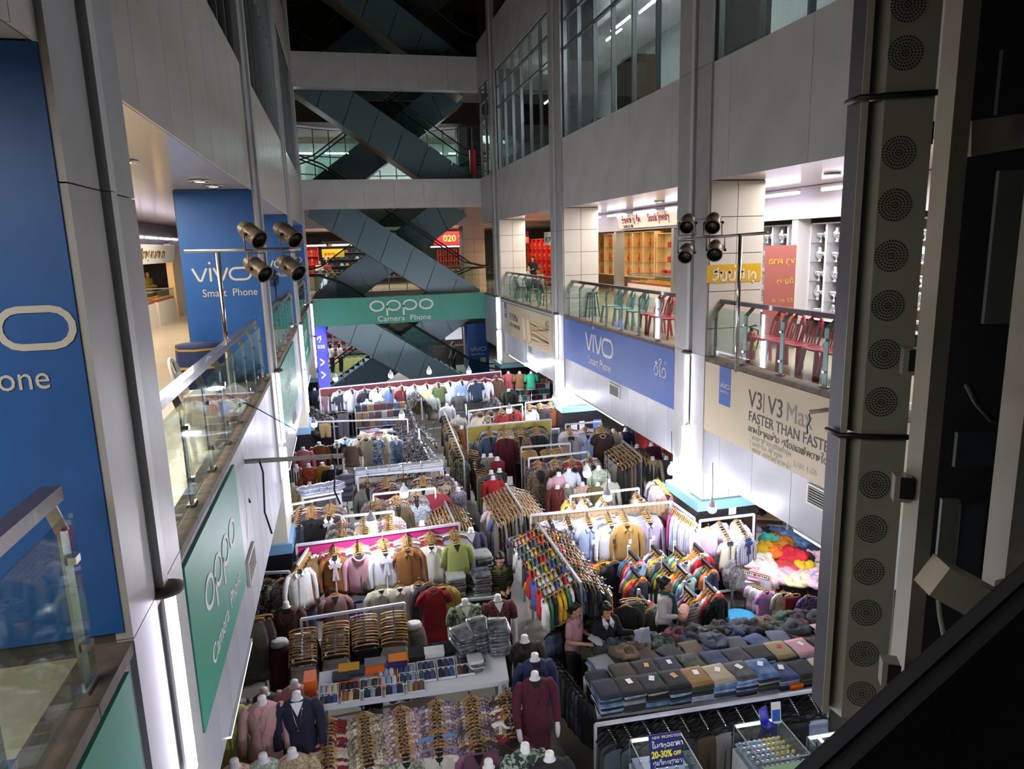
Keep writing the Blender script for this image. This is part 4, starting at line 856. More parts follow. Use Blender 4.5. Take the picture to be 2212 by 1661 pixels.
EARTH = [('#5e5244', 'brown'), ('#7d7264', 'taupe'), ('#38332e', 'dark brown'), ('#8d8a84', 'grey'), ('#5c2730', 'maroon'), ('#4a4f4a', 'grey-green'), ('#6b6a72', 'slate', 'floral', '#b0acaa'), ('#3a3540', 'dark plum', 'floral', '#8c8090')]
TRO = [('#2a2a2c', 'black'), ('#8f8a80', 'stone grey'), ('#a8a294', 'light grey'), ('#3d3a38', 'charcoal'), ('#6a6256', 'taupe')]
JEAN = [('#27303c', 'dark denim', 'denim', '#3d4a5e'), ('#1f2024', 'black'), ('#3a4658', 'blue denim', 'denim', '#7088a4'), ('#3c362e', 'dark khaki'), ('#54514c', 'grey'), ('#2b2f33', 'charcoal')]
OFFI = [('#c9d4e4', 'pale blue'), ('#e2e2e4', 'white'), ('#8f98a8', 'grey-blue stripe', 'stripes', '#c8d0dc'), ('#d8c8d4', 'pale pink'), ('#5a6478', 'slate blue'), ('#a8b4c8', 'sky check', 'plaid', '#e4e8f0')]
KID = [('#d8702a', 'orange'), ('#c4222c', 'red'), ('#e8b82c', 'yellow'), ('#3a62b0', 'blue'), ('#e4e4e0', 'white'), ('#2c3038', 'black'), ('#3f7a5a', 'green'), ('#8a8e96', 'grey stripe', 'bands', '#e0e0e0', 3), ('#d890a8', 'pink')]
SOFT = [('#e8c8d0', 'pink'), ('#e6ded0', 'cream'), ('#cdbcdc', 'lilac'), ('#c8d4e4', 'pale blue'), ('#e0a8a0', 'salmon'), ('#f0ece4', 'white')]
# ================================================================ mannequins
def ringz(prof, folds=0., ph=0., n=20, kf=6):
    return [[((w+folds*q*.5*sin(kf*a+ph))*cos(a), (d+folds*q*sin(kf*a+ph))*sin(a)+oy, z) for a in [2*pi*i/n for i in range(n)]] for z, w, d, oy, q in prof]
TORSO = [(0, .043, .043, 0, 0), (-.012, .047, .047, 0, 0), (-.07, .05, .053, .0, 0), (-.1, .085, .058, .005, 0), (-.125, .145, .068, .008, 0), (-.16, .17, .082, .005, 0), (-.25, .165, .105, -.008, 0), (-.33, .15, .1, -.008, 0), (-.44, .125, .085, 0, 0), (-.56, .165, .105, .006, 0), (-.68, .172, .112, .008, 0)]
def mk_torso():
    mb = MB(); mb.loft(ringz(TORSO)); return setmats(mb.mesh('torso'), M_skin_w)
def mk_top(L=.62, neck='crew', fl=.02, v=0):
    prof = [(-.085, .09, .066, .005, 0), (-.12, .152, .078, .008, 0), (-.155, .182, .094, .005, .1), (-.25, .18, .118, -.008, .2), (-.36, .165, .112, -.006, .5), (-.46, .155, .104, 0, .7)]
    zz = -.46
    while zz > -L-.0001:
        zz -= .1; f = min(1, (-zz-.46)/.3); prof.append((max(zz, -L), .158+.032*f+fl*f, .106+.02*f+fl*f, .004, .8+.4*f))
    mb = MB(); mb.loft(ringz(prof, .008, v*1.7)); 
    if neck == 'collar':
        mb.cur = 1
        for s in (-1, 1): mb.add([(s*.05, .05, -.07), (s*.075, -.03, -.075), (s*.09, -.085, -.12), (s*.055, -.118, -.19), (s*.004, -.1, -.14), (s*.04, -.055, -.075)], [(0,1,5),(1,2,3,4,5)])
        mb.add([(-.012, -.122, -.16), (.012, -.122, -.16), (.012, -.155, -L*.98), (-.012, -.155, -L*.98)], [(3,2,1,0)])
    elif neck == 'vee':
        mb.cur = 2; mb.add([(-.07, -.068, -.083), (.07, -.068, -.083), (0, -.127, -.22)], [(0,1,2)])
    elif neck == 'suit':
        mb.cur = 2; mb.add([(-.06, -.07, -.085), (.06, -.07, -.085), (0, -.13, -.36)], [(0,1,2)]); mb.cur = 1
        for s in (-1, 1): mb.add([(s*.05, -.06, -.083), (s*.11, -.09, -.13), (s*.1, -.127, -.22), (s*.004, -.135, -.37), (s*.035, -.12, -.2)], [(0,1,2,3,4)])
    return setmats(mb.mesh('top'), M_print, M_print, M_skin_w)
def mk_sleeve(s, L, v=0, bent=False):
    P = [(s*.165, .005, -.135), (s*.215, .005, -.24), (s*.235, -.005, -.38), (s*.245, -.05, -.5), (s*.24, -.1, -.62)] if not bent else [(s*.165, .005, -.135), (s*.22, .02, -.25), (s*.27, .03, -.4), (s*.22, -.07, -.47), (s*.12, -.14, -.52)]
    R_ = [.058, .064, .056, .05, .045]; n = {'short': 3, 'long': 5, 'cap': 2}[L]; mb = MB(); mb.tube(P[:n], R_[:n], 10); return setmats(mb.mesh('sleeve'), M_print)
def mk_arm(s, bent=False):
    P = [(s*.16, .005, -.14), (s*.21, .005, -.26), (s*.232, -.005, -.4), (s*.24, -.05, -.52), (s*.236, -.1, -.63), (s*.232, -.125, -.69), (s*.228, -.14, -.75), (s*.225, -.15, -.8)] if not bent else [(s*.16, .005, -.14), (s*.215, .02, -.26), (s*.265, .03, -.4), (s*.22, -.07, -.47), (s*.12, -.14, -.52), (s*.07, -.17, -.53), (s*.02, -.19, -.54), (s*-.02, -.2, -.55)]
    mb = MB(); mb.tube(P, [.05, .045, .038, .034, .026, .032, .028, .012], 10); return setmats(mb.mesh('arm'), M_skin_w)
def mk_skirt(L, fl, v=0, kf=9):
    prof = [(-.42, .145, .098, 0, .2), (-.5, .168, .112, .004, .3), (-.62, .185, .125, .006, .5)]; z = -.62
    while z > -.42-L: z -= .14; f = min(1, (-z-.62)/.6); prof.append((max(z, -.42-L), .187+fl*f, .128+fl*f*.8, .004, .7+f))
    mb = MB(); mb.loft(ringz(prof, .012, v, 26, kf)); return setmats(mb.mesh('skirt'), M_print)
def mk_stand(h):
    mb = MB(); mb.tube([(0,0,-.66), (0,0,-h+.02)], .014, 8); mb.lathe([(.16, -h), (.16, -h+.012), (.03, -h+.025)], (0,0,0), 16); return setmats(mb.mesh('stand'), M_chrome)
MQ = {}
def mq(key, fn):
    if key not in MQ: MQ[key] = fn()
    return MQ[key]
def mannequin(px, py, zn, top, label, neck='crew', sleeve='long', L=.62, fl=.02, skirt=None, ground=0., rz=0., trim=None, arms=False, group='dressed mannequins', bent=False, s=1., lace=False, loc=None):
    """headless display figure; (px, py) is where its neck ends, zn the height of the neck; top = colour tuple"""
    N = Vector(loc) if loc else onz(px, py, zn); h = (zn-ground)/s; v = rnd.randrange(3)
    t = thing('mannequin', label, 'mannequin', (N.x, N.y, ground), rz, group); t.scale = (s, s, s)
    def part(nm, me, m=None, m1=None):
        o = link(nm, me, t, loc=(0, 0, h))
        if m: setm(o, m, 0)
        if m and len(me.materials) > 1: setm(o, m1 or m, 1); setm(o, M_skin_w if neck == 'vee' else (m1 or M_inside), 2)
        return o
    part('torso', mq('torso', mk_torso)); part('stand', mq(('stand', round(h, 2)), lambda: mk_stand(h)))
    if top:
        m = fab(top); part('top', mq(('top', L, neck, fl, v), lambda: mk_top(L, neck, fl, v)), m, fab(trim) if trim else None)
        if sleeve:
            for sd in (-1, 1): part('sleeve', mq(('sl', sd, sleeve, bent), lambda: mk_sleeve(sd, sleeve, 0, bent)), m)
    if arms:
        for sd in (-1, 1): part('arm', mq(('arm', sd, bent), lambda: mk_arm(sd, bent)))
    if skirt: part('skirt', mq(('skirt', skirt[1], skirt[2], v), lambda: mk_skirt(skirt[1], skirt[2], v)), fab(skirt[0]))
    if lace:
        mb = MB(); mb.tube([(-.06, -.03, -.08), (-.055, -.09, -.15), (-.03, -.13, -.27), (0, -.15, -.36), (.03, -.13, -.27), (.055, -.09, -.15), (.06, -.03, -.08)], .003, 5); mb.lathe([(.012, 0), (.014, .01), (.004, .02)], (0, -.152, -.385), 8); part('necklace', mq('necklace', lambda: setmats(mb.mesh('necklace'), mat('necklace_metal', '#b9a98a', .25, met=1.))))
    return t
# ================================================================ lamps over the stalls
M_bulbE = emit('bulb_light', '#f3f2ff', BULB)
def bulb(px, py, z, label, s=1.):
    P = onz(px, py, z); t = thing('led_bulb', label, 'bulb', P, group='white bulbs over the stalls'); t.scale = (s, s, s)
    ob('dome', mq2('dome', lambda: MB().lathe([(.07, .035), (.075, .01), (.074, -.03), (.06, -.062), (.03, -.08), (.008, -.084)], (0,0,0), 14)), M_bulbE, t)
    ob('housing', MB().lathe([(.078, .036), (.078, .045), (.06, .1), (.035, .13), (.022, .15), (.022, .19)], (0,0,0), 14), mat('bulb_housing', '#b9bcc0', .4), t)
    ob('cord', MB().tube([(0,0,.19), (.01,.01,.4), (0,.02,.8)], .006, 5), M_black, t)
def mq2(k, fn): return fn()
# ================================================================ stalls left of the aisle
FL = lambda c, n, c2, s=1.: (c, n, 'floral', c2, s)
PL = lambda c, n: (c, n)
near = waterfall('white near rack of blouses under the sock boxes', 'the near rack', [(707,1538),(785,1526),(863,1513),(941,1499),(1015,1490),(1091,1482)], [(709,1652),(796,1640),(876,1627),(948,1616),(1033,1609),(1106,1584)], 1.4, 1.05, ((676,1534),(1095,1474)), 15, ['blouse', 'tunic', 'blouse'], [RED, BEI, PNK, MAU, BRN, DRK],
  [('blouse', FL('#26221f', 'black print', '#b9a98a', .7), 'black and cream print blouse in front on the first arm of the near rack'), ('shirt', FL('#7c7a5e', 'olive print', '#c8c2a8', .6), 'olive print shirt in front on the second arm of the near rack', PL('#e4e2dc', 'white')), ('blouse', FL('#b4bca4', 'pale green print', '#7a8468', .7), 'pale green leaf print blouse in front on the third arm of the near rack'), ('shirt', PL('#ddd8c6', 'cream'), 'cream collared shirt in front on the fourth arm of the near rack'), ('tunic', PL('#8d5f78', 'mauve'), 'plain mauve V-neck tunic in front on the fifth arm of the near rack'), ('sweater', PL('#4a342c', 'brown'), 'dark brown sweater in front on the sixth arm of the near rack')], 'blouses on the near rack')
# a blue and a white collared shirt half way down two of the arms
A, B = near[0][3], near[1][3]; hang('shirt', A.lerp(B, .62)+Vector((0,-.01,.01)), heading(A, B), PL('#6f8fc0', 'blue'), 'blue collared shirt halfway down the fourth arm of the near rack', 'blouses on the near rack', 1.06)
A, B = near[0][5], near[1][5]; hang('sweater', A.lerp(B, .55)+Vector((0,-.01,.01)), heading(A, B), PL('#d9d6cf', 'white'), 'white knit top halfway down the sixth arm of the near rack', 'blouses on the near rack', 1.06)
troul = waterfall('white rack of trousers on clip hangers', 'the trouser rack', [(653,1345),(724,1331),(785,1316),(849,1309)], [(653,1420),(724,1405),(789,1384),(852,1378)], 1.5, 1.22, ((650,1338),(874,1303)), 11, ['trousers', 'skirt', 'trousers'], [TRO, TRO, TRO, TRO],
  [('trousers', PL('#a9a293', 'stone'), 'stone coloured trousers in front on the first arm of the trouser rack'), ('skirt', PL('#aaa596', 'light grey'), 'pleated light grey skirt in front on the second arm of the trouser rack'), ('trousers', PL('#1b1b1d', 'black'), 'black trousers with a small label in front on the third arm of the trouser rack'), ('skirt', PL('#b9b5a6', 'pale stone'), 'pale gathered skirt in front on the fourth arm of the trouser rack')], 'trousers on the clip hanger rack')
waterfall('long grey rack of blouses against a pink cloth', 'the pink-backed rack', [(721,1166),(772,1160),(825,1155),(876,1149),(927,1141),(979,1135)], [(722,1192),(774,1188),(831,1182),(879,1176),(931,1168),(985,1163)], 2.0, 1.88, ((640,1178),(992,1131)), 7, ['blouse', 'shirt'], [MIX],
  [('bow', PL('#8a5a26', 'rust'), 'rust blouse with a pale scarf collar before the pink cloth', PL('#cfc4c6', 'pale')), ('sweater', PL('#b98a95', 'pink'), 'silky pink cowl-neck top before the pink cloth'), ('bow', PL('#d9dbe2', 'white'), 'white blouse with a bow before the pink cloth'), ('shirt', PL('#7d5226', 'brown'), 'brown collared shirt before the pink cloth'), ('shirt', PL('#d6d3c8', 'ivory'), 'ivory collared shirt before the pink cloth'), ('tunic', PL('#9aa15a', 'lime green'), 'lime green V-neck blouse at the right end of the pink cloth')], 'blouses before the pink cloth', backing=('backing_cloth', 'bright pink cloth behind the row of blouses', fabric('#b3266e'), .5))
# garments seen edge-on at the left end of the pink cloth
a, c = Z((668, 1180), 1.95), Z((642, 1222), 1.85); rack('short side rack at the left end of the pink cloth', [((a.x, a.y, 0), a)], [(a, c)], [])
arm_load(a, c, 10, ['blouse', 'tunic'], [PL('#9fc4bc', 'mint'), PL('#5e6a4a', 'olive'), PL('#c9c4b4', 'cream print', 'floral') if False else ('#c9c4b4', 'cream print', 'floral', '#5a564c'), PL('#7a4f22', 'rust'), PL('#8fb0c0', 'pale blue'), PL('#d0d0cc', 'white')], 'on the short side rack left of the pink cloth', 'blouses on the side rack', side=.9)
# second tier of shirts hung low between the pink cloth and the trouser rack
for px, py, k, cl, lb in ((822, 1262, 'shirt', FL('#d2d4bc', 'pale green print', '#aab49a', 2.), 'pale green dotted shirt hanging low behind the blue chair'), (862, 1258, 'shirt', PL('#c8c0b2', 'oatmeal'), 'oatmeal shirt hanging low right of the blue chair'), (722, 1275, 'tunic', PL('#8a6a66', 'dusty rose'), 'dusty rose top hanging low behind the basket'), (905, 1250, 'blouse', FL('#6e4f4c', 'rose brown print', '#c8b8b0'), 'rose brown print blouse hanging low near the wrapped packs'), (935, 1262, 'dress', PL('#8c1a24', 'red'), 'red dress with a pale fur collar near the wrapped packs'), (955, 1256, 'tunic', PL('#b09a4c', 'mustard'), 'mustard top near the wrapped packs'), (925, 1252, 'coat', PL('#3c3a44', 'slate'), 'slate coat beside the red dress')):
    hang(k, Z((px, py), 1.35), rnd.uniform(-.1, .1), cl, lb, 'clothes hung low by the pink cloth')
waterfall('white inner rack of three arms behind the pink cloth', 'the inner rack', [(737,1117),(788,1109),(840,1104)], [(736,1152),(789,1146),(840,1142)], 1.95, 1.75, ((738,1116),(850,1105)), 9, ['blouse', 'jacket'], [EARTH, BEI+MIX, BRN], None, 'jackets on the inner rack')
waterfall('white middle rack of jackets with a hanging bulb', 'the middle rack', [(809,1069),(854,1063),(898,1058),(941,1056)], [(814,1094),(859,1088),(900,1080),(942,1070)], 1.95, 1.78, ((806,1068),(940,1054)), 7, ['jacket', 'blouse'], [EARTH, BRN, EARTH, DRK],
  [('jacket', PL('#5d5546', 'khaki brown'), 'khaki brown jacket on the first arm of the middle rack'), ('jacket', PL('#5a4e34', 'olive brown'), 'olive brown jacket on the second arm of the middle rack'), ('blouse', ('#56687c', 'blue dotted', 'dots', '#aab4bc', 1.5), 'blue dotted blouse on the third arm of the middle rack'), ('vest', FL('#3a3334', 'dark', '#7d6c70'), 'dark patterned vest on the fourth arm of the middle rack')], 'jackets on the middle rack')
waterfall('rack of brown knitwear under the shelf of wrapped packs', 'the shelf rack', [(792,1030),(832,1026),(871,1022),(912,1021),(949,1019)], [(794,1050),(834,1049),(874,1040),(914,1044),(950,1036)], 1.95, 1.8, ((768,1028),(957,1014)), 8, ['sweater', 'jacket', 'blouse'], [EARTH, EARTH+RED, EARTH, DRK, BRN], None, 'knitwear under the shelf of packs')
waterfall('short rack at the left column with black shirts', 'the left column rack', [(672,1085),(713,1081)], [(672,1112),(710,1108)], 1.95, 1.8, ((630,1090),(733,1071)), 9, ['blouse', 'shirt'], [MIX, DRK+EARTH],
  [('shirt', PL('#17181c', 'black'), 'black button shirt in front of the left column rack'), ('bow', PL('#3a2a24', 'dark brown'), 'dark jacket with a white scarf bow beside the black shirt', PL('#e0e0e0', 'white'))], 'shirts on the left column rack')
arm_load(Z((648,1085),1.95), Z((640,1130),1.7), 9, ['blouse'], BEI+MIX, 'at the left end of the left column rack', 'shirts on the left column rack', side=.7)
# back of the left block: men's shirts
mens = [(706,846,'tshirt','#7d6468','mauve brown'),(733,846,'tshirt','#252a36','dark navy'),(760,843,'polo','#cfd6e0','white'),(788,842,'polo','#1c2233','navy'),(815,840,'polo','#c9c6ae','cream'),(842,837,'vest','#5e76a8','blue'),(868,836,'polo','#5a1420','maroon'),(896,834,'polo','#8aa0b4','sky blue'),(922,832,'polo','#d2c08c','pale yellow'),(947,829,'tshirt','#4c6038','green'),(972,826,'shirt','#aab8d0','blue check'),(998,824,'shirt','#7f9cc4','light blue'),(1027,822,'polo','#26354a','dark teal'),(1048,819,'shirt','#c6ced8','white check'),(1072,815,'shirt','#201c1e','black check')]
waterfall("long back rack of men's shirts below the escalator", "the men's rack", [(p[0]-2, p[1]-8) for p in mens], [(p[0], p[1]) for p in mens], 2.1, 1.98, ((690,840),(1082,802)), 4, ['polo', 'shirt', 'tshirt'], [MIX+OFFI],
  [(p[2], (p[3], p[4], 'plaid', '#e8ecf4' if i != 14 else '#8a6a4a', 1.) if 'check' in p[4] else (p[3], p[4]), "%s %s in front on the men's back rack" % (p[4], NOUN[p[2]])) for i, p in enumerate(mens)], "shirts on the men's back rack", backing=('backing_cloth', 'dark red cloth strip behind the men\'s shirts', fabric('#5c2530'), .25))
# ================================================================ stalls right of the aisle
offs = [(1192,1130,'shirt',('#8a857a','grey check','plaid','#c0bcb0',1.5),'grey check shirt at the left end of the tan grid'),(1231,1128,'polo',('#6e7078','grey stripe','stripes','#9a9ca4'),'grey striped short-sleeved shirt before the tan grid'),(1274,1125,'polo',PL('#9fb4d8','light blue'),'light blue short-sleeved shirt before the tan grid'),(1319,1124,'shirt',PL('#dfe3ea','white'),'white shirt with a dark tag before the tan grid'),(1353,1124,'shirt',PL('#a88448','mustard'),'mustard brown shirt before the tan grid'),(1403,1117,'shirt',PL('#a9a2b2','lilac grey'),'lilac grey shirt at the right of the tan grid')]
waterfall('long grey rack of smart shirts before a tan wire grid', 'the tan grid rack', [(1183,1110),(1222,1105),(1265,1100),(1308,1096),(1341,1092),(1387,1087)], [(p[0], p[1]) for p in offs], 1.95, 1.82, ((1146,1113),(1448,1084)), 7, ['shirt', 'polo'], [OFFI], [(p[2], p[3], p[4]) for p in offs], 'smart shirts on the tan grid rack', backing=('grid_backing', 'tan wire grid panel behind the smart shirts', mat('tan_panel', '#a5865a', .7, var=.15), .5))
for i, p in enumerate(offs[1:]):
    P = Z((p[0], p[1]), 1.82); t = tag(ob('price_tag', MB().box(-.03, .03, -.004, 0, -.09, 0), M_white if i not in (2,) else M_ink), ['white', 'white', 'dark', 'dark', 'dark'][i]+' price tag hanging on the '+p[3][1]+' shirt', 'tag'); t.location = P+Vector((.02, -.13, -.3))
# side wing of pale shirts right of the tan grid
a, c = Z((1450,1084),1.95), Z((1500,1120),1.85); rack('side wing of the tan grid rack with pale shirts', [((c.x, c.y, 0), c)], [(a, c)], [])
for i in range(14):
    P = a.lerp(c, (i+.4)/14); cl = PL('#c44a94', 'hot pink') if i < 2 else rnd.choice([PL('#b9c8e4', 'pale blue'), PL('#d4b4c4', 'pale pink'), PL('#d8dce8', 'white'), ('#b0bcd8', 'blue stripe', 'stripes', '#e8e8f0')])
    hang('shirt', P+Vector((-.05, -.12, -.02)), .75, cl, '%s shirt on the wing right of the tan grid, %s along' % (cl[1], ORD[i]), 'pale shirts on the side wing', .92)
def ridge(label, short, p0, p1, z, nl, nr, left, right, group, reach=.5, drop=.22, s=1., hl=None, hr=None, z1=None, cnt=6):
    """tent-shaped rack: a top bar with arms sloping off both sides"""
    a, c = Z(p0, z), Z(p1, z1 or z); d = (c-a); u = d.normalized(); sd = Vector((u.y, -u.x, 0)).normalized()   # to the right of travel
    if sd.x < 0: sd = -sd
    arms = []
    for n, sg, (kinds, pal), h in ((nl, -1, left, hl), (nr, 1, right, hr)):
        for i in range(n):
            A = a+d*((i+.5)/n); B = A+sd*(sg*reach)-Vector((0,0,drop)); arms.append((A, B))
            arm_load(A, B, cnt, kinds, pal, 'on the %s %s arm of %s' % (ORD[i], ('left', 'right')[sg > 0], short), group, None, s, h)
    rack(label, [((a.x, a.y, 0), a), ((c.x, c.y, 0), c)], [(a, c)], arms, M_rack)
ridge('tent-shaped rack of bright children\'s clothes beside the aisle', "the children's tent rack", (1160,1128), (1255,1260), 1.85, 8, 8, (['tshirt', 'vest', 'tshirt'], KID), (['tshirt', 'trousers', 'vest'], KID+JEAN), "children's clothes on the tent rack", .52, .22, .68, cnt=8)
ridge('tent-shaped rack of long skirts beside the aisle', 'the long skirt rack', (1092,1045), (1128,1100), 1.85, 6, 6, (['trousers', 'longskirt'], EARTH+TRO), (['trousers', 'skirt'], TRO+EARTH), 'trousers on the long skirt rack', .5, .2, .9, cnt=7)
ridge('tent-shaped rack of skirts left of the aisle', 'the small skirt rack', (961,1083), (981,1127), 1.7, 4, 4, (['skirt', 'longskirt'], EARTH+MIX), (['skirt'], EARTH), 'skirts on the small skirt rack', .38, .15, .85, cnt=6)
ridge('tent-shaped rack of trousers before the two suited mannequins', 'the suit corner rack', (1345,952), (1385,985), 1.7, 4, 3, (['trousers', 'longskirt'], EARTH+TRO), (['trousers'], TRO), 'trousers on the suit corner rack', .5, .2, 1., cnt=6)
for px, py, cl, lb in ((1085,1110,PL('#4a6488','denim blue'),'denim blue dress hanging at the end of the long skirt rack'),(1100,1112,PL('#2c3038','black'),'black dress beside the denim blue dress'),(1070,1092,PL('#c8b4b8','pale pink'),'pale pink blouse hanging at the end of the long skirt rack')):
    hang('dress', Z((px, py), 1.7), -.3, cl, lb, 'dresses at the end of the long skirt rack')
for px, py, cl, lb in ((1122,1150,('#d6d8de','white dotted','dots','#4a5060',1.2),'white dotted shirt at the corner of the children\'s tent rack'),(1150,1160,('#c8b030','yellow stripe','bands','#3a3a34',2),'yellow striped top next to the white dotted shirt'),(1166,1240,PL('#d99a1e','amber'),'amber shirt hanging low on the children\'s tent rack'),(1183,1258,PL('#cf6a24','orange'),'orange shirt hanging low on the children\'s tent rack')):
    hang('tshirt', Z((px, py), 1.5), -.5, cl, lb, "single tops on the children's tent rack", .85)
for px, py, k, cl, lb in ((1262,1210,'tshirt',PL('#c4488c','pink'),'bright pink top below the smart shirts'),(1300,1205,'tshirt',PL('#d39a1c','amber'),'amber sweatshirt with a white print below the smart shirts'),(1326,1205,'coat',('#2c2c30','black','camo','#3e3e44'),'long black coat below the smart shirts')):
    hang(k, Z((px, py), 1.35), .15, cl, lb, 'tops below the smart shirts')
# yellow-backed rack and its neighbours
waterfall('rack of jackets before a yellow gridded cloth', 'the yellow-backed rack', [(1056,920),(1090,916),(1121,914),(1157,911)], [(1059,938),(1093,940),(1125,936),(1160,934)], 2.0, 1.86, ((1009,922),(1190,906)), 6, ['jacket', 'blouse'], [OFFI+EARTH, BEI, EARTH, EARTH],
  [('jacket', PL('#3c4c66', 'blue'), 'blue jacket before the yellow cloth'), ('coat', PL('#571226', 'burgundy'), 'long burgundy coat before the yellow cloth'), ('jacket', FL('#5a4c38', 'brown print', '#9a8a68', .7), 'brown print jacket before the yellow cloth'), ('jacket', PL('#2c2c34', 'charcoal'), 'charcoal jacket at the right of the yellow cloth')], 'jackets before the yellow cloth', backing=('grid_backing', 'yellow cloth behind a wire grid', fabric('#c9b724'), .42))
waterfall('rack of knit tops at the foot of the second right column', 'the column foot rack', [(1230,919),(1263,917),(1296,914)], [(1233,936),(1269,932),(1302,934)], 1.95, 1.82, ((1222,917),(1299,911)), 6, ['polo', 'blouse'], [SOFT+OFFI, OFFI, DRK],
  [('polo', PL('#9a9a9c', 'grey'), 'grey knit polo with a black collar at the column foot rack', PL('#1c1c20', 'black')), ('tunic', PL('#9fb4dc', 'light blue'), 'light blue V-neck blouse at the column foot rack'), ('dress', PL('#3a2a26', 'dark brown'), 'dark brown dress with white piping at the column foot rack', PL('#e0dcd4', 'white'))], 'tops on the column foot rack')
waterfall('low rack of trousers on wooden hangers right of the aisle', 'the low trouser rack', [(1141,967),(1180,964),(1206,961)], [(1150,985),(1190,982),(1216,980)], 1.75, 1.6, ((1126,966),(1232,958)), 8, ['trousers'], [TRO+EARTH], None, 'trousers on the low trouser rack')
waterfall('rack of dark jackets right of the aisle', 'the dark jacket rack', [(1160,989),(1196,986),(1234,984),(1272,980)], [(1166,1010),(1204,1006),(1240,1004),(1280,999)], 1.8, 1.64, ((1142,990),(1270,976)), 8, ['jacket', 'blouse'], [EARTH, BRN, RED, DRK],
  [('coat', FL('#4a4034', 'brown print', '#7a6a52', .8), 'brown print coat with a black collar on the dark jacket rack', PL('#1c1a1a', 'black')), ('jacket', PL('#4a4238', 'brown'), 'brown jacket on the dark jacket rack'), ('jacket', PL('#3a3c50', 'navy'), 'navy jacket on the dark jacket rack'), ('vest', PL('#2e2c30', 'black'), 'black vest on the dark jacket rack')], 'jackets on the dark jacket rack')
waterfall('rack of cropped tops below the glowing bulbs', 'the bulb rack', [(1222,1073),(1256,1070),(1298,1066),(1370,1058)], [(1244,1096),(1276,1092),(1318,1088),(1390,1080)], 1.85, 1.68, ((1232,1072),(1380,1055)), 8, ['blouse', 'vest'], [DRK+KID, SOFT+MIX, EARTH, MIX], None, 'tops on the bulb rack')
arm_load(Z((1418,1030),1.9), Z((1446,1062),1.75), 14, ['tunic', 'blouse'], SOFT+MIX, 'on the rail beside the lit right column', 'tops beside the lit right column', None, .9, None, -.8)
# rack at the foot of the nearest right column
waterfall('rack of children\'s tops at the foot of the nearest right column', 'the nearest column rack', [(1530,1132),(1551,1119),(1588,1114)], [(1532,1152),(1574,1160),(1612,1153)], 1.7, 1.45, ((1512,1125),(1629,1111)), 8, ['tshirt', 'vest'], [SOFT], [('tunic', ('#e0b4bc', 'pink print', 'dots', '#c48a98', 1.5), 'pink printed child\'s top on the nearest column rack'), ('polo', PL('#d8d2bc', 'cream'), 'cream top with a big navy sailor collar on the nearest column rack', PL('#1c2030', 'navy')), ('bow', ('#c8ccd8', 'checked', 'plaid', '#2a3050', 1.5), 'checked top with a navy bow on the nearest column rack', PL('#232c5c', 'navy'))], "children's tops on the nearest column rack", s=.82)
# black-armed T-shirt racks
def tee_rack(label, short, items, zt, s=.9):
    F = [Z((p[0], p[1]), zt-.12) for p in items]; T = [f+Vector((-.08, .2, .09)) for f in F]; base = T[0].copy(); base.z = 0
    t = thing('tshirt_rack', label, 'rack', base)
    for A, B in zip(T, F):
        ob('post', MB().bar(Vector((A.x, A.y, .0))-base, Vector((A.x, A.y, A.z+.12))-base, .045, .045), M_rackw, t); ob('arm', MB().bar(A-base+Vector((0,0,.03)), B-base+Vector((0,0,.02)), .05, .05), M_black, t)
    a, c = T[0], T[-1]; ob('rail', MB().bar(Vector((a.x, a.y, .15))-base, Vector((c.x, c.y, .15))-base, .04, .04), M_rackw, t)
    for i, (A, B) in enumerate(zip(T, F)): arm_load(A, B, 5, ['tshirt'], KID, 'on the %s arm of %s' % (ORD[i], short), "T-shirts on the black-armed racks", (items[i][2], items[i][3], items[i][4]), s)
tee_rack('white T-shirt rack with black arms, back row', 'the back T-shirt row', [(1378,1213,'tshirt',('#9fb8d0','light blue','camo','#7c9cc0',.6),'light blue T-shirt with a print in the back T-shirt row'),(1427,1200,'tshirt',('#20222a','black striped','bands','#d8d8d8',2.2),'black and white striped T-shirt in the back row'),(1478,1203,'tshirt',PL('#c9ced6','white'),'white T-shirt with a small dark logo in the back row'),(1518,1195,'tshirt',PL('#a3141c','red'),'red T-shirt with white trim in the back row')], 1.5)
tee_rack('white T-shirt rack with black arms, middle row', 'the middle T-shirt row', [(1382,1250,'tshirt',PL('#24262e','navy'),'dark navy T-shirt in the middle T-shirt row'),(1452,1238,'tshirt',PL('#1a1a1c','black'),'black and red T-shirt behind the woman in grey'),(1484,1243,'tshirt',('#a8c0a0','pale green','camo','#7fa0c0',.8),'pale green printed T-shirt in the middle row'),(1537,1230,'vest',PL('#20284a','navy'),'navy sports vest with pale trim in the middle row')], 1.3)
tee_rack('white T-shirt rack with black arms, front row', 'the front T-shirt row', [(1401,1310,'tshirt',PL('#3a3a32','dark olive'),'dark olive T-shirt with printed letters in the front row'),(1500,1292,'tshirt',('#8d8078','brown banded','bands','#d0ccc8',1.2),'brown and white banded T-shirt in the front row'),(1546,1282,'jacket',PL('#141416','black'),'black leather jacket in the front row')], 1.15, 1.)
P = Z((1401,1310),1.03); t = thing('shirt_print', 'printed letters NO 2M on the dark olive T-shirt', 'print', M=face(P+Vector((-.12, -.1, -.34)), BACKW)); words('NO\n2M', .12, mat('print_khaki', '#6a685a', .8), Matrix.Identity(4), t, 1.1)
for px, py, k, cl, lb in ((1352,1300,'jacket',PL('#1f1e20','black'),'black jacket hanging left of the dark olive T-shirt'),(1362,1285,'trousers',PL('#8a745a','tan'),'tan trousers hanging behind the black jacket'),(1372,1288,'trousers',PL('#3f4a40','green'),'green trousers hanging behind the black jacket')): hang(k, Z((px, py), 1.3), -.2, cl, lb, 'clothes beside the T-shirt rows', .9)
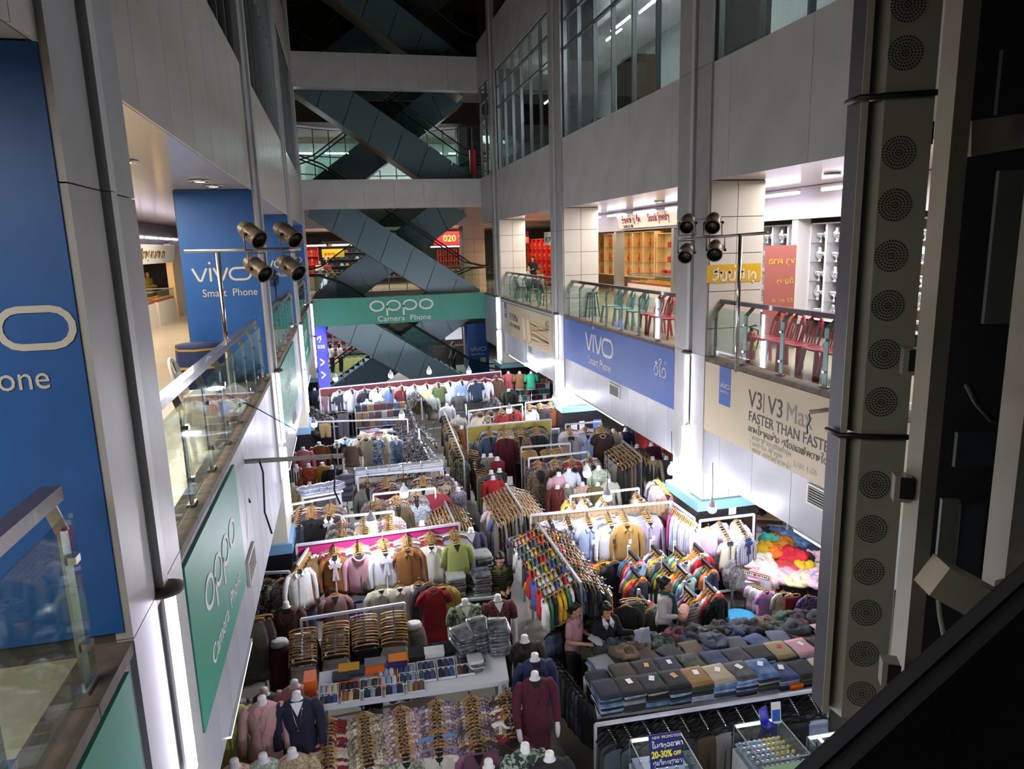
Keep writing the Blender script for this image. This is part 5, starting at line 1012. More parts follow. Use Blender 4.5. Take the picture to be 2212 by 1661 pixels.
# aisle side of the jeans table: dark trousers and jackets
for i in range(9):
    p = Z((1195+i*9, 1352-i*4), 1.2); cl = rnd.choice(JEAN); hang('trousers', p, .3, cl, '%s trousers on black hangers behind the woman in pink, %s along' % (cl[1], ORD[i]), 'trousers behind the woman in pink', .95, None, DARKH)
for i in range(10):
    p = Z((1203+i*7, 1420+i*9), .98); cl = rnd.choice(JEAN); hang('jacket', p, -1.2, cl, '%s jacket on the aisle side of the jeans table, %s along' % (cl[1], ORD[i]), 'jackets on the aisle side of the jeans table', .85, None, DARKH)
for i, (px, py, k, cl, lb) in enumerate(((575,1243,'dress',FL('#1c1c24','black floral','#c8c4c0',1.2),'black dress with white flowers under the left gallery'),(606,1243,'dress',FL('#4a4a40','grey print','#8a8878',1.),'grey print dress under the left gallery'),(540,1330,'longskirt',PL('#5a5448','olive'),'olive long skirt under the left gallery'),(558,1322,'longskirt',PL('#4a3a3c','dark mauve'),'dark mauve long skirt under the left gallery'))): hang(k, Z((px, py), 1.75), .2, cl, lb, 'long clothes under the left gallery')
a, c = Z((560, 1238), 1.78), Z((625, 1235), 1.78); rack('violet-lit rail holding the floral dresses under the left gallery', [((a.x, a.y, 0), a), ((c.x, c.y, 0), c)], [(a, c)], [])
# ================================================================ mannequins
mannequin(565,1505,1.8,('#c9a09a','pink','stripes','#b98e88',1.4),'mannequin in a pink pleated-front shirt and long necklace, lower left','collar','long',.75,.03,lace=True)
mannequin(640,1495,1.8,PL('#1a2034','navy'),'mannequin in a navy cowl-neck blouse and gold necklace, lower left','vee','long',.72,.03,lace=True)
mannequin(497,1512,1.75,PL('#a3a650','yellow-green'),'mannequin in a yellow-green shirt at the lower left edge','collar','long',.78,.03)
mannequin(505,1641,1.5,FL('#b98a78','peach','#d8b8a4'),'mannequin bust in a peach top at the bottom left corner'); mannequin(567,1629,1.5,FL('#8a9a84','sage','#b8c4b0'),'mannequin bust in a sage green top at the bottom'); mannequin(630,1618,1.5,FL('#b8a88a','beige lace','#94805c',1.5),'mannequin bust in a beige lace top at the bottom')
mannequin(503,1500,1.35,('#b4aca0','cream knit','dots','#8a8278',2.),'mannequin in a cream knit behind the yellow-green shirt'); mannequin(570,1487,1.35,PL('#4a4a44','dark olive'),'mannequin in a dark olive top behind the pink shirt'); mannequin(635,1470,1.5,PL('#c08a8c','pink'),'mannequin in a plain pink sweater beside the orange boxes')
mannequin(1155,1412,1.72,PL('#232c52','navy'),'mannequin in a navy jacket behind the burgundy suit',  'suit','long',.7,.02); mannequin(1155,1452,1.72,PL('#4a0f26','burgundy'),'mannequin in a burgundy trouser suit beside the aisle','suit','long',.75,.02,(PL('#4a0f26','burgundy'),.95,-.02),arms=True)
mannequin(1133,1373,1.7,PL('#3a302a','dark brown'),'mannequin in a dark brown coat beside the wrapped packs','suit','long',.8,.02); mannequin(1134,1607,1.55,('#20302e','dark green','floral','#8a9a88',.6),'mannequin bust in a dark green leaf print shirt at the bottom','collar','short'); mannequin(1187,1625,1.5,PL('#141418','black'),'mannequin bust in black at the bottom by the aisle'); mannequin(1055,1642,1.4,PL('#1c1c20','black'),'mannequin bust in black in front of the near rack')
mannequin(1004,1294,1.7,FL('#9aa48c','green paisley','#39543f',.55),'mannequin in a green paisley dress beside the wrapped packs','vee','short',.7,.02,(FL('#9aa48c','green paisley','#39543f',.55),.6,.05),arms=True); mannequin(1075,1285,1.7,('#2e1216','dark red','floral','#7a3a34',1.8),'mannequin in a dark red print dress and long necklace by the aisle','vee','short',.7,.02,(('#2e1216','dark red','floral','#7a3a34',1.8),.6,.05),arms=True,lace=True)
mannequin(1017,1140,1.75,PL('#3c4054','slate navy'),'mannequin in a slate navy cardigan at the right end of the pink cloth','vee','long',.66,.02,(PL('#2a2c38','dark'),.7,.0)); mannequin(617,1300,1.6,PL('#4a3022','brown'),'mannequin in a brown fur coat with a wooden neck knob','suit','long',.8,.03)
mannequin(911,1125,1.6,PL('#6e2f2a','rust'),'mannequin bust in rust between the inner and middle racks'); mannequin(1003,1118,1.55,PL('#2a2c34','black'),'mannequin bust in black right of the small skirt rack')
for px, py, cl, lb in ((966,1025,PL('#2f3b5c','navy'),'mannequin in a navy dress at the aisle end of the shelf of packs'),(976,1034,PL('#5c6478','slate'),'mannequin in a slate dress behind the pink and black one'),(983,1041,('#d8a0ac','pink and black','bands','#1c1c20',1.),'mannequin in a pink and black banded dress by the aisle'),(989,1052,FL('#6c6480','grey violet','#b0a8b8',1.3),'mannequin in a grey violet print dress by the aisle')): mannequin(px, py, 1.65, cl, lb, 'crew', None, .6, .02, (cl, .4, .03))
for px, py, z, cl, lb, kw in ((629,970,1.75,PL('#8c4438','brick'),'mannequin in a brick top at the left column',{}),(654,966,1.8,PL('#b4687c','pink'),'mannequin in a pink top at the left column',{}),(689,955,1.85,PL('#6b3f1e','brown'),'mannequin in a brown high-neck top with a tag',{}),(727,951,1.85,PL('#17171a','black'),'mannequin in a black top with a white scarf collar',dict(neck='collar',trim=PL('#d8d8d8','white'))),(759,956,1.8,PL('#6a5648','brown'),'mannequin in a brown T-shirt with a small white logo',dict(sleeve='short',arms=True)),(831,932,1.8,PL('#cfc8a4','cream'),'mannequin in a cream blouse and pleated cream skirt',dict(neck='collar',skirt=(PL('#b9ac84','cream'),.8,.06))),(855,943,1.75,('#4a6484','denim','denim','#8aa4bc'),'mannequin in a denim vest dress',dict(neck='vee',sleeve=None,skirt=(('#4a6484','denim','denim','#8aa4bc'),.5,.05))),(639,1003,1.6,('#c8c8bc','cream and black','stripes','#1c1c20',.3),'mannequin in a cream blouse with black edging',dict(neck='vee')),(666,1002,1.6,FL('#b04a24','orange print','#6a3020',.8),'mannequin in an orange print blouse',{}),(696,999,1.6,PL('#a67c1a','mustard'),'mannequin in a mustard cardigan',dict(L=.75)),(718,1005,1.6,PL('#121317','black'),'mannequin in a black top with a white tag',{}),(745,1016,1.6,('#5c6070','grey banded','bands','#8a8e9c',.4),'mannequin in a grey banded hooded jacket',dict(L=.72)),(631,1043,1.3,PL('#c8bc7c','pale yellow'),'mannequin bust in pale yellow above the wrapped packs',{}),(668,1041,1.3,PL('#d0c88c','cream yellow'),'mannequin bust in cream yellow above the wrapped packs',{}),(693,1043,1.3,PL('#c8ccd4','white'),'mannequin bust in white above the wrapped packs',{})): mannequin(px, py, z, cl, lb, **kw)
for px, py, z, cl, lb, kw in ((679,838,1.9,PL('#2c3850','navy'),'mannequin in a navy shirt at the left end of the men\'s rack',dict(neck='collar')),(792,862,1.75,PL('#9fb8d8','light blue'),'mannequin in a light blue shirt below the men\'s rack',dict(neck='collar')),(824,860,1.75,PL('#5a5c68','grey'),'mannequin in a grey polo with a pale collar',dict(neck='collar',sleeve='short')),(895,856,1.7,PL('#a88858','tan'),'mannequin in a tan polo shirt',dict(neck='collar',sleeve='short',arms=True)),(933,853,1.7,PL('#7d8a86','grey-green'),'mannequin in a grey-green polo and khaki shorts',dict(neck='collar',sleeve='long',arms=True,skirt=(PL('#8a7d68','khaki'),.45,.0))),(990,849,1.7,PL('#4a4c50','dark grey'),'mannequin in a dark grey polo shirt',dict(neck='collar',sleeve='short',arms=True)),(965,872,1.6,PL('#c8ccd4','white'),'mannequin in a thin white blouse by the aisle',{}),(990,896,1.65,PL('#d0d0d0','white'),'mannequin in a white cardigan and pale blue skirt by the aisle',dict(neck='vee',skirt=(PL('#7c8cb0','pale blue'),.85,-.01),arms=True)),(1016,893,1.6,FL('#2c2c34','black lace','#5c5c68'),'mannequin in a black lace top',dict(neck='vee')),(997,920,1.5,FL('#4a2f1c','leopard print','#8a5a30',1.5),'mannequin in a leopard print dress',dict(skirt=(FL('#4a2f1c','leopard print','#8a5a30',1.5),.6,.02))),(1034,942,1.6,PL('#5a6470','grey'),'mannequin in a grey suit jacket with bare hands',dict(neck='suit',arms=True)),(1099,840,1.9,PL('#33362e','dark olive'),'mannequin in a dark olive open jacket at the back',dict(neck='suit')),(1098,802,2.1,PL('#b45a5c','coral pink'),'mannequin bust in a coral pink polo by the far column',dict(neck='collar',sleeve='short')),(1122,802,2.1,PL('#80603c','brown'),'mannequin bust in a brown polo by the far column',dict(neck='collar',sleeve='short')),(1147,802,2.1,PL('#2a9a78','sea green'),'mannequin bust in a sea green polo by the far column',dict(neck='collar',sleeve='short'))): mannequin(px, py, z, cl, lb, **kw)
for px, py, z, cl, lb, kw in ((1045,981,1.6,PL('#26262c','black'),'mannequin in a black dress, left of the grey lace one',dict(sleeve=None,skirt=(PL('#26262c','black'),.6,.03))),(1060,980,1.65,FL('#6a6460','grey lace','#8c8680',1.5),'mannequin in a grey lace dress by the aisle',dict(sleeve='cap',skirt=(FL('#6a6460','grey lace','#8c8680',1.5),.6,.06))),(1074,987,1.65,PL('#6a1420','dark red'),'mannequin in a dark red dress by the aisle',dict(sleeve=None)),(1061,1016,1.5,PL('#4a4a50','charcoal'),'mannequin in charcoal behind the long skirt rack',{}),(1079,1012,1.5,PL('#26262a','black'),'mannequin in a black halter behind the long skirt rack',dict(sleeve=None)),(1065,1028,1.45,PL('#a01c20','red'),'mannequin in a red top behind the long skirt rack',{}),(1207,1020,1.7,PL('#c49aa4','pink'),'mannequin in a pink high-neck top in the bulb-lit group',dict(sleeve='short')),(1229,1012,1.75,PL('#c8ccd4','white'),'mannequin in a white pleated blouse in the bulb-lit group',{}),(1293,1006,1.75,FL('#c4ccbc','white and green print','#8aa080',1.2),'mannequin in a white and green print blouse',{}),(1204,1047,1.5,PL('#5a1c1c','dark red'),'mannequin in a dark red velvet top with a necklace',dict(lace=True)),(1225,1044,1.5,FL('#3c4038','dark floral','#8a8c7c',1.4),'mannequin in a dark floral blouse',{}),(1258,1041,1.5,PL('#c4a49a','pale pink'),'mannequin in a pale pink shirt with a collar',dict(neck='collar')),(1291,1041,1.5,PL('#6a6440','olive'),'mannequin in an olive jacket',{}),(1314,1034,1.55,PL('#b8b8a4','cream'),'mannequin in a cream shirt with a wide collar',dict(neck='collar')),(1376,960,1.65,FL('#7a6654','brown print','#4a3a30',.8),'mannequin in a brown print jacket and dark skirt',dict(neck='suit',trim=PL('#2e2320','dark brown'),arms=True,skirt=(PL('#2a2020','dark brown'),.75,.0))),(1407,956,1.65,PL('#4a1428','wine'),'mannequin in a wine red jacket',dict(neck='suit')),(1410,986,1.6,PL('#a89c84','beige'),'mannequin in a beige sweater and grey skirt seen from behind',dict(arms=True,skirt=(PL('#7c7c7c','grey'),.8,.02))),(1325,927,1.7,PL('#c4bca8','ivory'),'mannequin in an ivory sweater and white trousers',dict(skirt=(PL('#c8ccd0','white'),.95,-.03))),(1351,925,1.65,PL('#1e2244','navy'),'mannequin in a navy top beside the red table',{}),(1450,946,1.55,PL('#c85a44','coral'),'mannequin in a coral top beside the lit right column',dict(sleeve='short')),(1440,985,1.5,PL('#4c4444','grey brown'),'mannequin in a grey brown top by the lit right column',{})): mannequin(px, py, z, cl, lb, **kw)
# half figures showing trousers and skirts
def half(px, py, z, cl, L, fl, label):
    P = onz(px, py, z); t = thing('half_mannequin', label, 'mannequin', (P.x, P.y, 0), 0, 'half mannequins'); o = link('skirt', mq(('skirt', L, fl, 1), lambda: mk_skirt(L, fl, 1)), t, loc=(0, 0, z+.36)); setm(o, fab(cl)); ob('waist_cap', MB().lathe([(.125, -.02), (.128, .02), (.11, .06), (.1, .065)], (0, 0, z-.02), 18, 1, .72), M_skin_w, t); ob('pole', MB().tube([(0,0,0),(0,0,z-.5)], .02, 8), M_chrome, t)
half(603,1388,1.25,PL('#4c1a1a','maroon'),.85,.0,'half mannequin in a pleated maroon skirt beside the fan'); half(893,1350,1.2,PL('#6a665e','grey'),.85,.0,'half mannequin in grey trousers at the end of the trouser rack'); half(1119,975,1.2,PL('#33435c','denim'),.9,-.03,'half mannequin in blue jeans right of the burgundy coat'); half(1125,983,1.15,PL('#17171a','black'),.9,-.03,'half mannequin in black trousers right of the burgundy coat')
# ================================================================ bulbs
for px, py, z, lb in ((802,1128,2.45,'glowing bulb above the inner rack behind the pink cloth'),(873,1065,2.4,'glowing bulb above the middle rack of jackets'),(1268,1022,2.45,'glowing bulb over the group of light mannequins'),(1312,1072,2.45,'glowing bulb on a bent pole above the tan grid'),(1538,1098,2.2,'glowing bulb at the foot of the nearest right column'),(1690,1084,2.3,'glowing bulb hanging over the toys'),(1450,1017,2.2,'glowing bulb beside a white box on the lit column'),(1100,886,2.3,'glowing bulb above the yellow cloth'),(1283,868,2.2,'glowing bulb on the second right column'),(1137,786,2.6,'glowing bulb over the coral, brown and green polos'),(1198,860,2.2,'small glowing bulb left of the second right column'),(1013,803,2.6,'glowing bulb below the escalator, fourth from the left'),(927,803,2.6,'glowing bulb below the escalator, third from the left'),(844,811,2.6,'glowing bulb below the escalator, second from the left'),(725,818,2.6,'glowing bulb below the escalator, leftmost'),(679,916,2.2,'glowing bulb above the left accessory table'),(868,897,2.2,'crescent glow of a bulb over the accessory racks')): bulb(px, py, z, lb)
# unseen bulbs added below the view to brighten the jeans table
for i, (x, y) in enumerate(((.6, 3.9), (2.9, 3.6), (5.3, 3.6))):
    P = Vector((x, y, 2.5)); t = thing('led_bulb', 'added glowing bulb over the nearest stalls below the view, '+ORD[i], 'bulb', P, group='white bulbs over the stalls'); ob('dome', MB().lathe([(.07, .035), (.075, .01), (.074, -.03), (.06, -.062), (.03, -.08), (.008, -.084)], (0,0,0), 14), M_bulbE, t); ob('housing', MB().lathe([(.078, .036), (.078, .045), (.06, .1), (.035, .13), (.022, .15), (.022, .19)], (0,0,0), 14), mat('bulb_housing', '#b9bcc0', .4), t); ob('cord', MB().tube([(0,0,.19), (.01,.01,.4), (0,.02,.8)], .006, 5), M_black, t)
# ================================================================ jeans table
q00, q10, q01, q11 = Z((1290,1548),.95), Z((1800,1478),.95), Z((1262,1392),.95), Z((1800,1312),.95)
def tbl(u, v, z=.95): P = q00*(1-u)*(1-v)+q10*u*(1-v)+q01*(1-u)*v+q11*u*v; P.z = z; return P
def slab_table(label, corners, z, m, skirt=None, th=.04, name='stall_table'):
    """corners in order round the top"""
    c = sum((Vector(p) for p in corners), Vector())/len(corners); c.z = 0; t = thing(name, label, 'table', c); P = [Vector(p)-c for p in corners]
    lo = [Vector((p.x, p.y, z-th)) for p in P]; hi = [Vector((p.x, p.y, z)) for p in P]
    ob('top', MB().add(lo+hi, [(3,2,1,0),(4,5,6,7),(0,1,5,4),(1,2,6,5),(2,3,7,6),(3,0,4,7)]), m, t)
    for p in P: q = p*.94; ob('leg', MB().bar((q.x, q.y, 0), (q.x, q.y, z-th), .05, .05), M_rackw, t)
    if skirt:
        b = [Vector((p.x*.985, p.y*.985, .02)) for p in P]; h = [Vector((p.x*.985, p.y*.985, z-th)) for p in P]; ob('cloth_skirt', MB().add(b+h, [(0,1,5,4),(1,2,6,5),(2,3,7,6),(3,0,4,7)]), skirt, t)
    return t
slab_table('big low table covered with folded jeans', [q00, q10, q11, q01], .95, M_rackw, fabric('#22202a'))
def folded_mesh(v):
    """a folded pair of jeans: thick soft fold at the front edge, open layers behind"""
    r = random.Random(v); mb = MB(); n = 14; rings = []
    for k in range(7):
        y = -.19+.38*k/6; e = .004 if k in (0, 6) else 0; w = .15+.006*sin(k*1.3+v); hgt = .03 if k not in (0, 6) else .02
        rings.append([(w*(abs(cos(a))**.45)*(1 if cos(a) > 0 else -1)+.004*sin(5*a+k), y+e*sin(a), hgt/2+hgt/2*(abs(sin(a))**.6)*(1 if sin(a) > 0 else -1)+.003*sin(k*2+a*3+v)) for a in [2*pi*i/n for i in range(n)]])
    mb.loft(rings); return setmats(mb.mesh('folded_jeans'), M_print)
FM = [folded_mesh(v) for v in range(4)]
def crumple_mesh(v, sx=.17, sy=.2, h=.1):
    r = random.Random(v+50); mb = MB(); n = 26; rings = []; ph = r.uniform(0, 6)
    for t, k in ((0, 1), (.25, 1.06), (.6, 1.0), (.85, .86), (1.0, .6), (.95, .3), (1.02, .05)):
        rings.append([(sx*k*(1+.12*sin(3*a+ph+t*2)+.1*sin(8*a+ph+t*3))*(abs(cos(a))**.7)*(1 if cos(a) > 0 else -1), sy*k*(1+.12*sin(4*a+ph-t)+.06*sin(9*a))*sin(a), h*.62*t*(1+.3*sin(2*a+ph)+.2*sin(5*a+k*6)+.12*sin(11*a+k*9))+.012*sin(k*14+3*a)) for a in [2*pi*i/n for i in range(n)]])
    mb.loft(rings); return setmats(mb.mesh('crumpled_cloth'), M_print)
CM = [crumple_mesh(v) for v in range(5)]
JC = [PL('#1d2433','dark navy'), PL('#231d1a','dark brown'), PL('#202024','charcoal'), PL('#14151a','black'), PL('#8a6a3c','tan'), PL('#a89a80','beige'), ('#3a3a38','grey','denim','#5c5c58'), ('#33507c','blue denim','denim','#6a8ab0'), ('#243358','indigo','denim','#3a4c74'), PL('#16161a','black'), PL('#a8988a','sand')]
JC2 = [PL('#222a38','dark navy'), PL('#3a3224','dark olive'), PL('#17171c','black'), PL('#22223c','navy'), ('#232a22','dark camouflage','camo','#3a4430'), ('#1f2c48','dark denim','denim','#33466a'), ('#24242a','washed black','denim','#3a3a44'), PL('#1c1c1e','black'), PL('#8a7a58','khaki'), PL('#b48890','pink'), PL('#18181c','black')]
LOW = [('#6f8cb0','light denim','denim','#a8c0d8'), ('#46608a','mid denim','denim','#7c98bc'), PL('#1e2230','navy'), PL('#2c2824','dark brown'), PL('#9a948a','grey'), PL('#30402c','dark green'), PL('#101216','black')]
def stack(u, v, n, top, label, group, rz=0., messy=0.):
    P = tbl(u, v)
    for i in range(n):
        o = link('folded_jeans', FM[rnd.randrange(4)]); o.location = (P.x+rnd.uniform(-.008, .008)*(1+messy*3), P.y+rnd.uniform(-.01, .01)*(1+messy*3), .951+i*.031); o.rotation_euler = (0, 0, rz+rnd.uniform(-.04, .04)*(1+messy*4))
        c = top if i == n-1 else rnd.choice(LOW if n > 5 else LOW[1:]); setm(o, fab(c)); tag(o, label if i == n-1 else 'folded %s jeans, %s from the bottom of %s' % (c[1], ORD[i], group[0]), 'jeans', group[1])
    return P+Vector((0, 0, n*.031+.002))
grp = 'folded jeans on the big table'
for i, c in enumerate(JC):
    P = stack(.045+i*.091, .12, 8 if i < 8 else 5, c, 'folded %s jeans topping the %s stack of the front row' % (c[1], ORD[i]), ('the %s front stack' % ORD[i], grp))
    if i in (1, 2, 3, 4, 5, 6, 7, 8):
        t = ob('price_tag', MB().box(-.035, .035, -.05, .05, 0, .002), mat('tag_orange', '#c08a3c', .6) if i == 3 else M_white); t.location = P+Vector((.02, .06, 0)); t.rotation_euler = (0, 0, rnd.uniform(-.6, .6)); tag(t, 'paper tag on the %s stack of the front row' % ORD[i], 'tag', 'paper tags on the jeans')
for i, c in enumerate(JC2):
    P = stack(.03+i*.092, .36, 6 if i not in (0,) else 4, c, 'folded %s trousers topping the %s stack of the second row' % (c[1], ORD[i]), ('the %s second-row stack' % ORD[i], grp))
    if i in (2, 3, 8, 9):
        t = ob('price_tag', MB().box(-.03, .03, -.045, .045, 0, .002), [M_red, M_white, mat('tag_orange', '#c08a3c', .6), M_white][i % 4]); t.location = P+Vector((.02, .05, 0)); t.rotation_euler = (0, 0, rnd.uniform(-.6, .6)); tag(t, 'paper tag on the %s stack of the second row' % ORD[i], 'tag', 'paper tags on the jeans')
C3 = [PL('#8a8f98','grey'), PL('#2a2e38','slate'), ('#4a3c2c','brown'[:5]), PL('#1c1c20','black'), ('#5a4c38','khaki'), ('#2e4468','denim','denim','#56709a'), PL('#3c424c','grey blue'), ('#27365c','indigo','denim','#42567c'), PL('#4a5464','steel blue'), PL('#5a4a3a','brown'), PL('#b08a90','pink')]
for i, c in enumerate(C3):
    P = stack(.05+i*.09, .6, 3, c, 'folded %s trousers in the loose third row, %s from the left' % (c[1], ORD[i]), ('the %s third-row pile' % ORD[i], grp), rnd.uniform(-.3, .3), 1.)
    if i % 4 == 1:
        o = link('crumpled_trousers', CM[i % 5], None, loc=P+Vector((.03, .12, 0)), rz=rnd.uniform(0, 3)); cc = C3[(i+3) % 11]; setm(o, fab(cc)); tag(o, 'crumpled %s trousers lying on the third row, %s from the left' % (cc[1], ORD[i]), 'trousers', 'crumpled trousers on the big table')
C4 = [PL('#2c2620','dark brown'), PL('#1d2a4c','navy'), PL('#3a4450','slate'), PL('#16161a','black'), PL('#5c5140','khaki'), PL('#46504a','grey green'), PL('#34463a','green'), PL('#4a2028','maroon'), PL('#23263a','dark blue'), PL('#2b2b2e','charcoal'), PL('#3f3a36','brown grey')]
for i in range(22):
    u = (i+.5)/22; c = C4[i % 11]; P = tbl(u, .83+.07*(i % 2), .951); o = link('crumpled_trousers', CM[i % 5], None, loc=P, rz=rnd.uniform(0, 3)); o.scale = (1, 1, rnd.uniform(1.0, 1.6)); setm(o, fab(c)); tag(o, 'crumpled %s trousers along the far edge of the jeans table, %s %s' % (c[1], ORD[i//2], 'back' if i % 2 else 'front'), 'trousers', 'crumpled trousers on the big table')
t = tag(ob('orange_box', MB().box(-.09, .09, -.05, .05, 0, .07), mat('box_orange', '#d8691c', .5), loc=tbl(.83, .02, .952)), 'small bright orange box on the front edge of the jeans table', 'box')
# rail with trousers in front of the table
tops = [(1303,1559),(1338,1553),(1379,1545),(1421,1539),(1460,1534),(1502,1529),(1540,1522),(1580,1516),(1616,1511),(1658,1505),(1698,1499),(1741,1493)]
waterfall('white edge rail of hanging trousers before the jeans table', 'the trouser rail', tops, [(x+26, y+44) for x, y in tops], 1.0, .92, ((1286,1566),(1790,1486)), 5, ['trousers'], [[('#3c4852','slate'), ('#2a2c30','charcoal'), ('#4a5058','grey'), ('#1d1e24','black'), ('#3a332c','dark brown')]],
  [('trousers', c, lb) for c, lb in ((PL('#4a565c','slate'),'slate trousers at the left end of the trouser rail'),(PL('#46525a','slate'),'slate trousers second from the left on the trouser rail'),(PL('#2e3238','charcoal'),'charcoal trousers third on the trouser rail'),(PL('#22252c','black'),'black trousers fourth on the trouser rail'),(PL('#2a2c32','black'),'black trousers fifth on the trouser rail'),(PL('#4a3a28','brown'),'brown trousers with a hanging tag on the trouser rail'),(PL('#7a7470','grey brown'),'grey brown corduroy trousers with a tan tag on the trouser rail'),(PL('#1e2a24','dark green'),'dark green trousers on the trouser rail'),(PL('#202024','black'),'black trousers ninth on the trouser rail'),(PL('#242830','charcoal'),'charcoal trousers tenth on the trouser rail'),(PL('#1a1c22','black'),'black trousers eleventh on the trouser rail'),(PL('#8a98ac','pale denim'),'pale denim trousers at the right end of the trouser rail'))], 'trousers on the edge rail', s=.85, hanger=DARKH)
# ================================================================ glass watch cases
PADS['watch'] = setmats(MB().lathe([(.018, .012), (.02, .016), (.02, .022), (.014, .024)], (0,0,.02), 10).lathe([(.022, 0), (.03, .012), (.022, .03)], (0,0,0), 8, .9, .5).mesh('wrist_watch'), mat('watch_gold', '#e2c23a', .25, met=.8))
PADS['watch2'] = PADS['watch'].copy(); PADS['watch2'].materials.clear(); PADS['watch2'].materials.append(mat('watch_silver', '#d6dae6', .2, met=.9))
def glass_case(label, P, ux, uy, w, d, z0, z1, rows, cols, goldfn, group, front=None):
    """glazed showcase, corner P at the back left; ux along its width, uy towards the viewer"""
    t = thing('watch_showcase', label, 'showcase', (P.x, P.y, 0)); ux, uy = Vector(ux).normalized(), Vector(uy).normalized()
    M3 = Matrix((ux, uy, Vector((0,0,1)))).transposed(); t.rotation_euler = (0, 0, atan2(ux.y, ux.x)); f = 1 if M3.determinant() > 0 else -1
    Y = lambda y: f*y
    def bx(nm, a, b, y0, y1, za, zb, m): y0, y1 = sorted((Y(y0), Y(y1))); ob(nm, MB().box(a, b, y0, y1, za, zb), m, t)
    bx('plinth', 0, w, 0, d, 0, z0, M_rackw); bx('tray', .02, w-.02, .02, d-.02, z0+.06, z0+.075, mat('tray_white', '#c9cbe0', .6))
    e = .012
    for x in (0, w-e):
        for y in (0, d-e): bx('edge', x, x+e, y, y+e, z0, z1, M_steel)
    for za in (z1-e,):
        bx('edge', 0, w, 0, e, za, za+e, M_steel); bx('edge', 0, w, d-e, d, za, za+e, M_steel); bx('edge', 0, e, 0, d, za, za+e, M_steel); bx('edge', w-e, w, 0, d, za, za+e, M_steel)
    bx('glass_top', e, w-e, e, d-e, z1-.002, z1+.004, M_glassC); bx('glass_front', e, w-e, d-.006, d-.002, z0+.01, z1-e, M_glassC)
    for x in (.002, w-.006): bx('glass_side', x, x+.004, e, d-e, z0+.01, z1-e, M_glassC)
    bx('strip_light', .03, w-.03, .012, .03, z1-.03, z1-.016, emit('case_strip', '#dfe6ff', 12))
    if front: bx('front_panel', .02, w-.02, d, d+.006, z0+.02, z1-.06, front)
    for j in range(rows):
        for i in range(cols):
            lp = ux*((i+.7)*w/(cols+.4))+uy*((j+.8)*d/(rows+.6)); gold = goldfn(i, j); o = link('wrist_watch', PADS['watch' if gold else 'watch2'], None, loc=(P.x+lp.x, P.y+lp.y, z0+.0755), rz=rnd.uniform(-.3, .3))
            tag(o, '%s wrist watch in %s, %s row, %s from the left' % ('gold' if gold else 'silver', group, ORD[j], ORD[i]), 'watch', 'watches in '+group)
    return t
zc = 1.0
p0, p1, p2 = Z((1359,1596),zc), Z((1470,1580),zc), Z((1530,1655),zc); glass_case('left glass watch showcase behind the promotion sign', p0, p1-p0, p2-p1, (p1-p0).length, (p2-p1).length+.15, .68, zc, 4, 5, lambda i, j: False, 'the left showcase')
s0 = p0.lerp(p2, .42); sg = thing('promotion_sign', 'dark blue promotion sign with yellow discount on the left showcase', 'sign', M=face(Z((1406,1632),1.2)+Vector((0,0,-.17)), (p1-p0).normalized(), (0,.25,1))); ob('card', MB().box(0, .37, 0, .36, -.005, 0), mat('sign_navy', '#1c2766', .5), sg)
words('NEW  PROMOTION', .042, M_print, Matrix.Translation((.04, .31, .001)), sg, .9); drawing('lettering', lambda m: lao(m, 'Omshudlaka', 0, 0, .066, .14), M_print, Matrix.Translation((.03, .215, .001)), sg)
words('20-30%', .1, mat('print_lemon', '#f0e23a', .5), Matrix.Translation((.02, .11, .001)), sg, .78, weight=.003); words('OFF', .06, mat('print_lemon', '#f0e23a', .5), Matrix.Translation((.27, .115, .001)), sg, .85, weight=.002); drawing('lettering', lambda m: lao(m, 'sula2onpesuala', 0, 0, .06, .12), M_print, Matrix.Translation((.03, .03, .001)), sg)
p0, p1, p2 = Z((1584,1565),zc), Z((1683,1549),zc), Z((1766,1626),zc); glass_case('middle glass watch showcase with a pale green front', p0, p1-p0, p2-p1, (p1-p0).length, (p2-p1).length, .68, zc, 7, 9, lambda i, j: i > 4 and j < 4, 'the middle showcase', mat('case_green', '#8fae86', .5))
p0, p1, p2 = Z((1742,1590),zc), Z((1905,1562),zc), Z((1925,1655),zc); glass_case('right glass watch showcase under the black rail', p0, p1-p0, p2-p1, (p1-p0).length, (p2-p1).length+.1, .68, zc, 6, 11, lambda i, j: (i+j) % 3 > 0, 'the right showcase')
P = Z((1652,1565),zc+.005); t = thing('card_stand', 'violet blue acrylic card stand on the middle showcase', 'card stand', P, rz=.3); ob('back', MB().obox((0, .02, .1), .07, .004, .1, Matrix.Rotation(-.25, 3, 'X')), mat('acrylic_violet', '#2a2ab0', .2), t); ob('lip', MB().obox((0, -.05, .03), .07, .05, .004), mat('acrylic_violet', '#2a2ab0', .2), t)
P = Z((1677,1563),zc+.005); t = thing('desk_calendar', 'white and blue printed card standing on the middle showcase', 'card', P, rz=-.1); ob('card', MB().obox((0, .02, .13), .06, .003, .13, Matrix.Rotation(-.15, 3, 'X')), M_white, t); ob('printed_panel', MB().obox((0, .012, .1), .05, .002, .07, Matrix.Rotation(-.15, 3, 'X')), M_blueR, t)
